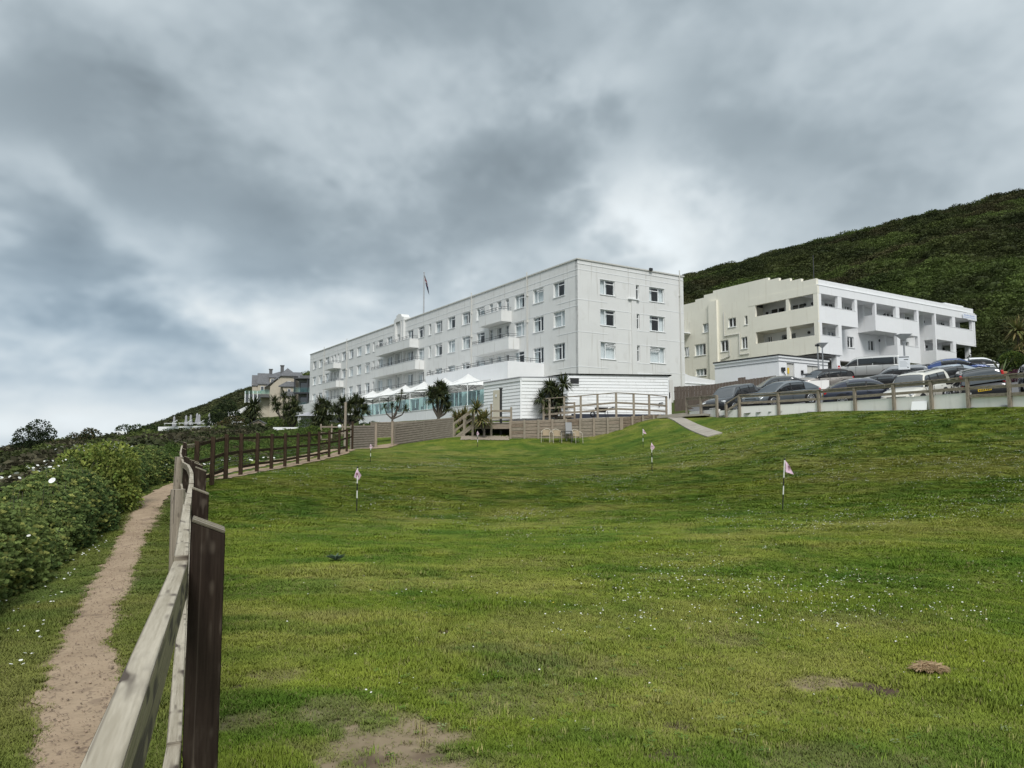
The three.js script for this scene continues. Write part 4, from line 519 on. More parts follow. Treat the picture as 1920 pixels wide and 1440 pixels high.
{
  const w = thing('sleeper_wall', 'brown timber sleeper retaining wall with upright posts below the sheds', 'retaining wall'), mats = [M.sleeper, M.paleWood, M.greyWood], r = rng(9);
  const at = s => { const L = [7.1, 2.8, 1.72]; let k = 0; while (k < 2 && s > L[k]) { s -= L[k]; k++; } const t = s / L[k], a = wallLine[k], b = wallLine[k + 1]; return V(lerp(a[0], b[0], t), lerp(a[2], b[2], t), lerp(a[1], b[1], t)); };
  const S = 0.885, n = 13;
  for (let i = 0; i < n; i++) { const a = at(i * S), b = at((i + 1) * S), dark = i > 7 ? 0 : i > 2 ? 2 : 1, rows = Math.max(2, 7 - (i > 8 ? (i - 8) * 1 : 0)); for (let k = 0; k < rows; k++) { const j = (r() - 0.5) * 0.03; mesh('plank', beam(V(a.x + 0.03, a.y - 0.1 - k * 0.212, a.z + j), V(b.x - 0.03, b.y - 0.1 - k * 0.212, b.z + j), 0.09, 0.186, 0, r() * 5), mats[r() < 0.62 ? dark : Math.floor(r() * 3)], w); } }
  for (let i = 0; i <= n; i++) { const a = at(i * S), yb = H(a.x, a.z) - 0.35; mesh('post', post(a.x, Math.min(yb, a.y - 0.5), a.y + 0.03, a.z + 0.12, i === 8 ? 0.2 : 0.13, 0.13, 0, i * 0.9), i === 0 || i === 8 ? M.paleWood : i % 3 ? M.greyWood : M.paleWood, w); }
}
// fence along the ramp above the sleeper wall
function railFence(name, label, pts, railsAt, mat, opt = {}) {               // pts: [x, yBase, yTop, z]
  const f = thing(name, label, 'fence'), w = opt.post ?? 0.12, rw = opt.rail ?? 0.05, rh = opt.railH ?? 0.12;
  pts.forEach(([x, y0, y1, z], i) => mesh('post', post(x, y0 - 0.3, y1, z, w, w, opt.turn ?? 0, i * 1.3), opt.postMat ?? mat, f));
  for (let i = 1; i < pts.length; i++) if (!(opt.gaps || []).includes(i)) { const [ax, a0, a1, az] = pts[i - 1], [bx_, b0, b1, bz] = pts[i]; for (const t of railsAt) { const off = opt.side ?? 0; mesh('rail', beam(V(ax, a1 - t, az + off), V(bx_, b1 - t, bz + off), rw, rh, 0, i * 2.1 + t), mat, f); } if (opt.low && i > opt.low) mesh('rail', beam(V(ax, a1 - 0.8, az - 0.02), V(bx_, b1 - 0.8, bz - 0.02), rw, rh, 0, i), mat, f); if (opt.cap) mesh('cap_rail', beam(V(ax, a1 + 0.025, az), V(bx_, b1 + 0.025, bz), w + 0.03, 0.05, 0, i), mat, f); }
  return f;
}
railFence('ramp_fence', 'weathered timber post and rail fence along the ramp before the larger shed', [[2.08, 3.2, 4.69, -48.6], [2.48, 3.22, 4.74, -48.5], [3.42, 3.25, 4.8, -48.2], [4.48, 3.3, 4.87, -47.9], [5.55, 3.35, 4.95, -47.7], [6.73, 3.42, 5.04, -47.5], [7.98, 3.5, 5.03, -48.2], [9.2, 3.6, 5.04, -49.3], [10.75, 3.68, 5.05, -51.2]], [0.62, 1.02], M.greyWood, { cap: true, post: 0.13 });
railFence('ramp_fence', 'short four-railed timber fence set behind the ramp fence by the spiky palms', [[2.15, 3.3, 4.6, -49.4], [3.3, 3.3, 4.62, -50.0], [4.3, 3.3, 4.65, -50.6]], [0.08, 0.38, 0.7, 1.0], M.greyWood, {});
solo('notice_board', [bx(4.35, 5.05, 4.1, 4.72, -49.35, -49.3)], M.whiteTrim, 'blank white board leaning behind the ramp fence', 'board');
{ const b = thing('wheelbarrow', 'dark wheelbarrow parked behind the ramp fence', 'wheelbarrow', [6.0, 3.55, -49.4], 0.3); const s = new THREE.CylinderGeometry(0.45, 0.28, 0.32, 4, 1); s.rotateY(Math.PI / 4); s.scale(1.25, 1, 0.8); s.translate(0, 0.5, 0); mesh('tray', s, M.black, b); const wl = new THREE.TorusGeometry(0.16, 0.05, 6, 14); wl.translate(-0.62, 0.2, 0); mesh('wheel', wl, M.rubber, b); for (const z of [-0.25, 0.25]) mesh('handle', rod(V(-0.6, 0.25, z * 0.3), V(1.0, 0.72, z), 0.025), M.darkMetal, b); for (const z of [-0.22, 0.22]) mesh('leg', rod(V(0.4, 0, z), V(0.35, 0.42, z), 0.02), M.darkMetal, b); }
// ---------------------------------------------------------------- deck with steps
{
  const d = thing('timber_deck', 'raised timber deck with steps and handrails beside the spiky yellow plants', 'deck');
  for (let i = 0; i < 11; i++) mesh('deck_board', bx(-2.55 + i * 0.225, -2.335 + i * 0.225, 3.0, 3.05, -49.0, -47.0), M.greyWood, d);
  mesh('beam', [bx(-2.55, -0.1, 2.72, 2.99, -47.06, -46.98), bx(-2.58, -2.5, 2.72, 2.99, -49, -47.07)], M.paleWood, d); mesh('shade_backing', bx(-2.4, -0.2, 1.9, 2.95, -48.9, -48.8), M.black, d);  // black sheet under the boards stands in for the deck's shade
  for (const [x, z, y1] of [[-1.32, -46.92, 4.3], [-0.05, -46.92, 4.1], [-2.5, -46.92, 3.98], [-2.5, -48.2, 3.98]]) mesh('post', post(x, 1.9, y1, z, 0.13, 0.13), M.greyWood, d);
  for (const y of [3.85, 3.42]) mesh('rail', beam(V(-1.32, y, -46.92), V(-0.05, y, -46.92), 0.05, 0.12), M.greyWood, d);
  for (const z of [-46.95, -48.1]) { mesh('stringer', beam(V(-2.45, 2.95, z), V(-3.75, 2.0, z), 0.06, 0.26), M.greyWood, d); mesh('handrail', beam(V(-2.45, 4.0, z), V(-3.75, 3.02, z), 0.06, 0.11), M.greyWood, d); mesh('rail', beam(V(-2.45, 3.5, z), V(-3.75, 2.52, z), 0.05, 0.11), M.greyWood, d); mesh('post', post(-3.72, 1.9, 3.1, z, 0.12, 0.12), M.greyWood, d); mesh('post', post(-3.05, 1.9, 3.6, z, 0.12, 0.12), M.greyWood, d); }
  for (let i = 0; i < 4; i++) mesh('tread', bx(-2.85 - i * 0.3, -2.55 - i * 0.3, 2.72 - i * 0.22, 2.77 - i * 0.22, -48.05, -47.0), M.greyWood, d);
}
// ---------------------------------------------------------------- horizontal slat walls with gate
function slatWall(label, a, b, ya, yb, ta, tb, rows, mat) {                  // feet ya,yb and tops ta,tb at both ends
  const s = thing('slat_wall', label, 'fence'), bays = Math.max(1, Math.round(Math.hypot(b[0] - a[0], b[1] - a[1]) / 1.9)), r = rng(rows * 7 + Math.round(a[0] * 10));
  for (let k = 0; k < bays; k++) for (let i = 0; i < rows; i++) { const u = k / bays, v = (k + 1) / bays, P = t => V(lerp(a[0], b[0], t), lerp(lerp(ta, tb, t), lerp(ya, yb, t), (i + 0.5) / rows), lerp(a[1], b[1], t)), h = (ta - ya) / rows; mesh('slat', beam(P(u), P(v), 0.03, h * 0.68, 0, r() * 6), mat, s); }
  mesh('shade_backing', (() => { const ym = (ya + ta) / 2; return beam(V(a[0], ym, a[1] - 0.05), V(b[0], (yb + tb) / 2, b[1] - 0.05), 0.02, Math.min(ta - ya, tb - yb) * 0.93); })(), M.closeBoard, s);  // dark board added behind the slats, stands in for their shadow gaps
  for (let k = 0; k <= bays; k++) { const u = k / bays, x = lerp(a[0], b[0], u), z = lerp(a[1], b[1], u); mesh('post', post(x, lerp(ya, yb, u) - 0.3, lerp(ta, tb, u) + (k === 0 || k === bays ? 0.03 : -0.05), z - 0.07, 0.09, 0.09, 0, k), mat, s); } return s;
}
slatWall('long grey horizontal slat wall between the gate and the deck steps', [-7.5, -47.2], [-3.75, -46.9], 1.55, 2.15, 3.1, 3.45, 10, M.slatWood);
slatWall('short grey horizontal slat panel next to the brown fence end', [-10.1, -46.2], [-8.55, -45.9], 1.38, 1.5, 2.92, 2.92, 10, M.slatWood);
slatWall('paler slat panel set back behind the gate opening', [-9.6, -50.2], [-6.6, -50.4], 2.15, 2.3, 3.25, 3.35, 9, M.greyWood);
{ const g = thing('gate_post', 'pale square timber gate post beside the long slat wall', 'post', [-7.62, 0, -47.0], 0, 'gate posts'); mesh('shaft', post(0, 1.3, 3.16, 0, 0.14, 0.14), M.paleWood, g); mesh('cap', bx(-0.09, 0.09, 3.16, 3.2, -0.09, 0.09), M.paleWood, g); copyOf(g, [-8.45, -0.12, -45.85], 0, 'pale square timber gate post beside the short slat panel'); }
// ---------------------------------------------------------------- garden chairs and table in front of the sleeper wall
{
  const tube = std({ color: RGB(0.55, 0.5, 0.42), roughness: 0.5 }), ratan = std({ color: RGB(0.36, 0.29, 0.2), roughness: 0.9 });
  const c = thing('garden_chair', 'tan tub garden chair with looped arms on the lawn by the sleeper wall', 'chair', [2.1, H(2.1, -45.35), -45.35], -0.25, 'tan garden chairs by the sleeper wall');
  mesh('seat', new RoundedBoxGeometry(0.48, 0.05, 0.46, 2, 0.02).translate(0, 0.43, 0), ratan, c);
  for (const s of [-1, 1]) { mesh('leg', rod(V(s * 0.26, 0, 0.24), V(s * 0.25, 0.62, 0.2), 0.014), tube, c); mesh('leg', rod(V(s * 0.24, 0, -0.26), V(s * 0.24, 0.6, -0.22), 0.014), tube, c); }
  mesh('arm_loop', tubeThrough([V(-0.25, 0.6, 0.22), V(-0.285, 0.66, 0), V(-0.24, 0.76, -0.2), V(0, 0.86, -0.3), V(0.24, 0.76, -0.2), V(0.285, 0.66, 0), V(0.25, 0.6, 0.22)], 0.018), tube, c);
  const bk = new THREE.CylinderGeometry(0.29, 0.25, 0.34, 14, 1, true, Math.PI - 1.1, 2.2); bk.translate(0, 0.62, 0); mesh('backrest', bk, ratan, c);
  copyOf(c, [2.75, H(2.75, -45.3), -45.3], 0.15); copyOf(c, [4.0, H(4, -45.25), -45.25], 0.5);
  const t = thing('garden_table', 'small dark garden table between the tan chairs', 'table', [3.35, H(3.35, -45.5), -45.5]); mesh('top', bx(-0.34, 0.34, 0.68, 0.71, -0.3, 0.3), M.darkMetal, t); for (const [x, z] of [[-0.3, -0.26], [0.3, -0.26], [-0.3, 0.26], [0.3, 0.26]]) mesh('leg', cyl(x, 0, 0.68, z, 0.016), M.darkMetal, t);
  const b = thing('folding_chair', 'upright grey folding chair against the sleeper wall', 'chair', [3.55, H(3.5, -46), -46.0], 0.1); mesh('backrest', beam(V(0, 0.45, 0), V(0, 1.15, -0.14), 0.4, 0.03), std({ color: RGB(0.3, 0.3, 0.3) }), b); mesh('seat', bx(-0.2, 0.2, 0.42, 0.45, 0, 0.42), std({ color: RGB(0.3, 0.3, 0.3) }), b); for (const s of [-1, 1]) { mesh('leg', rod(V(s * 0.2, 0, 0.4), V(s * 0.2, 0.5, 0), 0.015), M.greyMetal, b); mesh('leg', rod(V(s * 0.2, 0, -0.05), V(s * 0.2, 0.45, 0.35), 0.015), M.greyMetal, b); }
}
// ---------------------------------------------------------------- brown post and rail fence along the cliff path
{
  const f = thing('cliff_fence', 'brown post and rail fence with pale worn top rail along the cliff path', 'fence'), r = rng(3);
  const top = (x, z) => H(x, z) + 1.23, nrm = i => { const a = FENCE[Math.max(0, i - 1)], b = FENCE[Math.min(FENCE.length - 1, i + 1)], dx = b[0] - a[0], dz = b[1] - a[1], L = Math.hypot(dx, dz); return [-dz / L, dx / L]; };
  FENCE.forEach(([x, z], i) => {
    const [nx, nz] = nrm(i), far = i > 10, px = x + nx * 0.062, pz = z + nz * 0.062, base = H(px, pz), last = i === FENCE.length - 1, tall = last ? 0.3 : (r() - 0.5) * 0.05;
    const w = far ? 0.11 : 0.08, g = ready(new RoundedBoxGeometry(w, 1.85, 0.1, 2, 0.006)), p = g.attributes.position, yt = base + 1.312 + tall - (i === 2 ? 0.0 : 0);
    for (let k = 0; k < p.count; k++) { const up = p.getY(k) > 0.8; p.setY(k, up ? (p.getY(k) - 0.925) - p.getX(k) * (far ? 0.1 : 0.42) : p.getY(k) - 0.925); } g.computeVertexNormals();
    const uv = new Float32Array(p.count * 2); for (let k = 0; k < p.count; k++) { uv[2 * k] = p.getY(k) + i * 1.7; uv[2 * k + 1] = p.getX(k) + (Math.abs(g.attributes.normal.getX(k)) > 0.6 ? p.getZ(k) : 0); } g.setAttribute('uv', new THREE.BufferAttribute(uv, 2));
    const m = mesh('post', g, i < 11 ? M.brownPost : M.brownWood, f); m.position.set(px, yt, pz); m.rotation.y = Math.atan2(-nz, nx);
    if (!far) { const s = mesh('cut_top', ready(new RoundedBoxGeometry(w + 0.004, 0.008, 0.104, 1, 0.002)), M.oldRail, m); s.rotation.z = -Math.atan(0.42); s.position.y = 0.003; }
  });
  for (let i = 1; i < FENCE.length; i++) {
    const [ax, az] = FENCE[i - 1], [bx_, bz] = FENCE[i], far = i > 11;
    for (const t of [0.05, 0.5, 0.95]) { const j = () => (r() - 0.5) * (i === 2 ? 0.004 : 0.034), s = far ? 0.02 : 0; if (far && t === 0.95 && r() < 0.05) continue; mesh(t === 0.05 ? 'top_rail' : 'rail', beam(V(ax, top(ax, az) - t + j(), az), V(bx_, top(bx_, bz) - t + j(), bz), 0.036, 0.09, 0.005, i * 1.31 + t * 3), far ? M.brownWood : M.oldRail, f); }
    if (far) for (const t of [0.62, 0.74, 0.86, 1.08]) mesh('wire', rod(V(ax, top(ax, az) - t, az), V(bx_, top(bx_, bz) - t, bz), 0.003, 0.003, 4), M.greyMetal, f);
  }
}
// older round posts on the path side
for (const [x, z, h, rr, lb] of [[-6.12, -13.55, 1.28, 0.075, 'leaning silver-grey round post with a weathered split top beside the cliff fence'], [-3.9, -8.7, 1.0, 0.085, 'stout silver-grey round post with a chamfered top touching the cliff fence rail']]) {
  const g = ready(new THREE.CylinderGeometry(rr * 0.96, rr * 1.05, h + 0.3, 14, 6)), p = g.attributes.position, uv = new Float32Array(p.count * 2); for (let k = 0; k < p.count; k++) { const n = 1 + (vn(p.getX(k) * 30 + x, p.getY(k) * 2) - 0.5) * 0.16; const a = Math.atan2(p.getZ(k), p.getX(k)); uv[2 * k] = p.getY(k); uv[2 * k + 1] = a * rr; p.setX(k, p.getX(k) * n); p.setZ(k, p.getZ(k) * n); } g.setAttribute('uv', new THREE.BufferAttribute(uv, 2));
  const o = solo('old_fence_post', g, M.greyWood, lb, 'post'); o.position.set(x, H(x, z) + h / 2 - 0.15, z); o.rotation.z = x < -6 ? -0.03 : 0.02;
}
// ---------------------------------------------------------------- car park edge: low white wall, timber fence, steps, path
{
  const w = thing('low_wall', 'low white rendered wall behind the car park fence', 'wall'), seg = parkFence.slice(2).map(([x, z], i) => [x + 0.14, z - 0.08, i < 4 ? 3.92 : i < 7 ? 3.92 : 3.7 - (i - 7) * 0.03]);
  for (let i = 1; i < seg.length; i++) { const [ax, az, ay] = seg[i - 1], [bx_, bz, by] = seg[i]; mesh('wall_section', beam(V(ax, 3.2, az), V(bx_, 3.2, bz), 0.18, 2 * (Math.min(ay, by) - 3.2), 0, 0), M.lowWall, w); }
  const v = thing('low_wall', 'short white wall beside the car park ramp rails', 'wall'); mesh('wall_section', beam(V(11.6, 3.4, -47.8), V(12.55, 3.4, -44.6), 0.18, 0.9), M.lowWall, v); mesh('wall_section', beam(V(12.6, 3.35, -44.5), V(13.3, 3.35, -43.2), 0.18, 0.8), M.lowWall, v);
}
railFence('car_park_fence', 'long weathered grey timber fence in front of the parked cars', parkFence.slice(2).map(([x, z], i) => [x, H(x, z), 4.57 - (i > 6 ? (i - 6) * 0.05 : 0), z]), [0.09, 0.46], M.greyWood, { post: 0.13, railH: 0.13, side: -0.02, cap: true, turn: 0.5, low: 6 });
railFence('car_park_fence', 'short timber ramp rail with a flat top left of the brick steps', [[11.4, 3.45, 4.75, -48], [11.85, 3.4, 4.7, -46.1], [12.4, 3.3, 4.65, -44.5]], [0.09, 0.55], M.greyWood, { post: 0.13, cap: true, turn: 0.5 });
{ const s = thing('brick_steps', 'small flight of brown brick steps through the white wall with a sloping handrail', 'steps'); const br = std({ color: RGB(0.16, 0.12, 0.09), roughness: 0.95 }); for (let i = 0; i < 4; i++) mesh('step', beam(V(12.45 + i * 0.12, 3.1 + i * 0.17, -44.3 - i * 0.22), V(13.3 + i * 0.12, 3.1 + i * 0.17, -43.2 - i * 0.22), 0.32, 0.18), br, s); mesh('post', post(12.72, 2.9, 4.1, -43.7, 0.12, 0.12, 0.5), M.greyWood, s); mesh('handrail', beam(V(12.72, 4.12, -43.7), V(13.3, 4.56, -43.05), 0.1, 0.06), M.greyWood, s); mesh('rail', beam(V(12.72, 3.7, -43.7), V(13.3, 4.12, -43.05), 0.05, 0.11), M.greyWood, s); }
solo('white_sign_board', (() => { const g = bx(-0.34, 0.34, 0, 0.5, -0.02, 0.02); g.rotateX(-0.35); g.rotateY(-0.9); g.translate(18.9, 3.2, -34.2); return g; })(), M.whiteTrim, 'plain white board leaning against the low white wall', 'board');
{
  const p = new THREE.Group(); p.name = 'concrete_path'; p.userData.kind = 'structure'; scene.add(p);
  const c = [[10.15, -47.2], [10.3, -45], [10.35, -42.5], [10.4, -40.2], [10.45, -38.0]]; const N = 12, at = u => { const f = u * (c.length - 1), k = Math.min(c.length - 2, Math.floor(f)), t = f - k; return [lerp(c[k][0], c[k + 1][0], t), lerp(c[k][1], c[k + 1][1], t)]; };
  for (let i = 0; i < N; i++) { const [ax, az] = at(i / N), [bx_, bz] = at((i + 0.97) / N), w0 = lerp(0.7, 0.8, i / N); const pos = [], idx = []; for (const [x, z] of [[ax, az], [bx_, bz]]) for (const s of [-0.5, 0.5]) { const y = H(x + s * w0, z) + 0.06 - i * 0.001; pos.push(x + s * w0, y, z, x + s * w0, y - 0.14, z); } idx.push(0, 2, 4, 2, 6, 4, 1, 5, 3, 3, 5, 7, 0, 4, 1, 1, 4, 5, 2, 3, 6, 3, 7, 6, 4, 6, 5, 5, 6, 7, 0, 1, 2, 1, 3, 2); let g = new THREE.BufferGeometry(); g.setAttribute('position', new THREE.Float32BufferAttribute(pos, 3)); g.setIndex(idx); g = g.toNonIndexed(); g.computeVertexNormals(); uvBox(g); mesh('slab', g, M.concrete, p); }
  for (const [ax, az, bx_, bz] of [[9.7, -47.6, 12.2, -45.4], [9.9, -49.4, 11.5, -48]]) mesh('slab', beam(V(ax, H(ax, az) + 0.04, az), V(bx_, H(bx_, bz) + 0.12, bz), 1.3, 0.12), M.concrete, p);
}
// ---------------------------------------------------------------- close-boarded brown fence
{
  const f = thing('board_fence', 'dark brown close-boarded fence rising beside the parked cars', 'fence'), n = 66, r = rng(12);
  for (let i = 0; i < n; i++) { const t = (i + 0.5) / n, x = lerp(12.6, 20.9, t), z = lerp(-57, -58, t), top = 6.25 + (t < 0.3 ? t * 0.5 : 0.15 + (t - 0.3) * 1.25) * 0.95 + (Math.abs(t - 0.66) < 0.035 ? 0.22 : 0); mesh('board', post(x, Math.min(4.3 + t * 1.2, top - 1), top + (r() - 0.5) * 0.03, z + (i % 2) * 0.018, 0.12, 0.018, 0.12, i * 0.77), M.closeBoard, f); }
  for (const y of [0.4, 1.4]) mesh('rail', beam(V(12.6, 4.6 + y * 0.9, -57.05), V(20.9, 5.2 + y * 0.9, -58.05), 0.05, 0.09), M.closeBoard, f);
  const e = thing('corner_post', 'grey block pillar with black lamp at the end of the brown boarded fence', 'pillar'); mesh('pillar', bx(11.5, 12.15, 4.0, 5.7, -56.4, -56), M.lowWall, e); mesh('cap', bx(12.15, 12.45, 5.0, 6.75, -57.0, -56.7), M.pipe, e); mesh('lamp', [bx(11.55, 12.0, 5.72, 5.85, -56.3, -56.05), bx(11.8, 12.05, 5.3, 5.72, -56.0, -55.9)], M.black, e);
}
// ---------------------------------------------------------------- lamps and signs in the car park
{
  const L = (x, z, y1, label) => { const y0 = CP(x, z) - 0.05, l = thing('street_lamp', label, 'lamp post', [x, 0, z]); mesh('pole', cyl(0, y0, y1 - 0.35, 0, 0.065, 0.05), M.greyMetal, l); const h = new THREE.CylinderGeometry(0.46, 0.09, 0.34, 4, 1, true); h.rotateY(Math.PI / 4); h.translate(0, y1 - 0.17, 0); mesh('lamp_shade', h, M.lampGlass, l); mesh('lamp_cap', bx(-0.36, 0.36, y1, y1 + 0.04, -0.36, 0.36), M.greyMetal, l); return l; };
  L(25.5, -60, 10.05, 'grey lamp post with square tapered head by the plant room'); const l2 = L(24.7, -46, 8.6, 'grey lamp post with square tapered head carrying the parking sign');
  const p = thing('cctv_pole', 'slim grey pole with camera close to the lamp by the plant room', 'pole', [25.2, 0, -60.2]); mesh('pole', cyl(0, 6.4, 9.9, 0, 0.05), M.greyMetal, p); mesh('camera', bx(-0.2, 0.1, 9.85, 10.0, -0.06, 0.06), M.darkMetal, p);
  const c = document.createElement('canvas'); c.width = 128; c.height = 192; const x = c.getContext('2d'); x.fillStyle = '#d9dde0'; x.fillRect(0, 0, 128, 192); x.fillStyle = '#3c4046'; x.fillRect(8, 6, 112, 14); x.fillRect(62, 44, 50, 12); x.fillStyle = '#a3a8ad'; for (let k = 0; k < 8; k++) x.fillRect(14, 72 + k * 11, 70 + (k * 37) % 30, 4); x.fillStyle = '#3c4046'; x.fillRect(98, 158, 14, 14);
  const t = new THREE.CanvasTexture(c); t.colorSpace = THREE.SRGBColorSpace; const s = thing('parking_sign', 'white parking notice fixed to the lamp post among the cars', 'sign', [24.6, 0, -45.9], -0.35); mesh('panel', bx(-0.33, 0.33, 6.4, 7.25, 0.0, 0.03), M.whiteTrim, s); const g = new THREE.PlaneGeometry(0.64, 0.83); g.translate(0, 6.825, 0.034); mesh('print', g, std({ map: t }), s); mesh('foot', bx(-0.1, 0.1, 6.25, 6.4, -0.04, 0.02), M.darkMetal, s);
}
{
  const c = document.createElement('canvas'); c.width = c.height = 128; const x = c.getContext('2d'); x.fillStyle = '#dcdfe2'; x.fillRect(0, 0, 128, 128); x.fillStyle = '#b3262c'; x.beginPath(); x.arc(64, 58, 48, 0, 7); x.fill(); x.fillStyle = '#e4d6d6'; x.fillRect(28, 50, 72, 16); x.fillStyle = '#55585c'; x.fillRect(20, 112, 88, 6);
  const t = new THREE.CanvasTexture(c); t.colorSpace = THREE.SRGBColorSpace; const q = V(0.1, 9.75, 3.3).applyAxisAngle(V(0, 1, 0), TURN).add(V(BX, 0, BZ)); const s = thing('no_entry_sign', 'round red no entry sign on the white undercroft column', 'sign', [q.x, q.y, q.z], TURN - Math.PI / 2); mesh('panel', bx(-0.32, 0.32, -0.34, 0.34, -0.02, 0.0), M.whiteTrim, s); const g = new THREE.PlaneGeometry(0.62, 0.66); g.translate(0, 0, 0.004); mesh('face', g, std({ map: t }), s);
}
{ const v = thing('kerb_wall', 'short white car park wall with a rounded end between the grey car and the beige car', 'wall'); mesh('wall_section', beam(V(18.6, 5.5, -51.4), V(21.9, 5.65, -51.0), 0.3, 1.1), M.lowWall, v); mesh('end', cyl(21.9, 5.0, 6.2, -51.0, 0.15, 0.15, 12), M.lowWall, v); }

// ---------------------------------------------------------------- parked cars
function loftRings(rings, closeEnds = true) {
  const n = rings[0].length, pos = [], idx = []; for (const r of rings) for (const p of r) pos.push(...p);
  for (let i = 0; i + 1 < rings.length; i++) for (let j = 0; j < n; j++) { const a = i * n + j, b = i * n + (j + 1) % n; idx.push(a, b, a + n, b, b + n, a + n); }
  if (closeEnds) for (const e of [0, rings.length - 1]) { const c = pos.length / 3, m = [0, 0, 0]; for (const p of rings[e]) for (let k = 0; k < 3; k++) m[k] += p[k] / n; pos.push(...m); for (let j = 0; j < n; j++) { const a = e * n + j, b = e * n + (j + 1) % n; e ? idx.push(a, b, c) : idx.push(b, a, c); } }
  const g = new THREE.BufferGeometry(); g.setAttribute('position', new THREE.Float32BufferAttribute(pos, 3)); g.setIndex(idx); g.computeVertexNormals(); g.setAttribute('uv', new THREE.Float32BufferAttribute(new Float32Array(pos.length / 3 * 2), 2)); return g;
}
const paint = (r, g, b, metal = 0.25) => new THREE.MeshPhysicalMaterial({ color: RGB(r, g, b), metalness: metal, roughness: 0.34, clearcoat: 1, clearcoatRoughness: 0.04, side: THREE.DoubleSide });
const shapes = {   // length, half width, belt, roof height, bonnet height, cabin line as [x fraction, height fraction of cabin], ground clearance, wheel radius
  suv: { L: 4.55, w: 0.93, belt: 1.08, H: 1.68, hood: 1.04, cab: [[0.24, 0], [0.07, 0.9], [-0.06, 1], [-0.32, 0.96], [-0.42, 0.86], [-0.49, 0.02]], gc: 0.24, r: 0.37, clad: true },
  boxy: { L: 4.3, w: 0.9, belt: 1.1, H: 1.72, hood: 1.06, cab: [[0.22, 0], [0.1, 0.94], [-0.05, 1], [-0.38, 0.98], [-0.45, 0.92], [-0.49, 0.03]], gc: 0.26, r: 0.37, clad: true },
  crossover: { L: 4.55, w: 0.93, belt: 0.96, H: 1.49, hood: 0.9, cab: [[0.26, 0], [0.06, 0.9], [-0.08, 1], [-0.22, 0.92], [-0.38, 0.5], [-0.47, 0.02]], gc: 0.2, r: 0.36, clad: true },
  saloon: { L: 4.7, w: 0.91, belt: 0.92, H: 1.44, hood: 0.86, cab: [[0.24, 0], [0.06, 0.9], [-0.08, 1], [-0.22, 0.9], [-0.36, 0.42], [-0.45, 0.03]], gc: 0.16, r: 0.33 },
  hatch: { L: 4.15, w: 0.89, belt: 0.96, H: 1.5, hood: 0.92, cab: [[0.27, 0], [0.1, 0.9], [-0.05, 1], [-0.32, 0.93], [-0.4, 0.8], [-0.49, 0.03]], gc: 0.17, r: 0.33 },
  estate: { L: 4.7, w: 0.93, belt: 1.0, H: 1.62, hood: 0.95, cab: [[0.23, 0], [0.06, 0.9], [-0.08, 1], [-0.4, 0.96], [-0.455, 0.88], [-0.492, 0.03]], gc: 0.22, r: 0.35, clad: true },
  van: { L: 5.3, w: 0.99, belt: 1.22, H: 2.0, hood: 1.14, cab: [[0.4, 0], [0.22, 0.92], [0.1, 1], [-0.44, 1], [-0.475, 0.96], [-0.497, 0.04]], gc: 0.24, r: 0.35 },
};
const CARGLASS = new THREE.MeshPhysicalMaterial({ color: RGB(0.03, 0.036, 0.04), roughness: 0.02, ior: 2.33, side: THREE.DoubleSide });
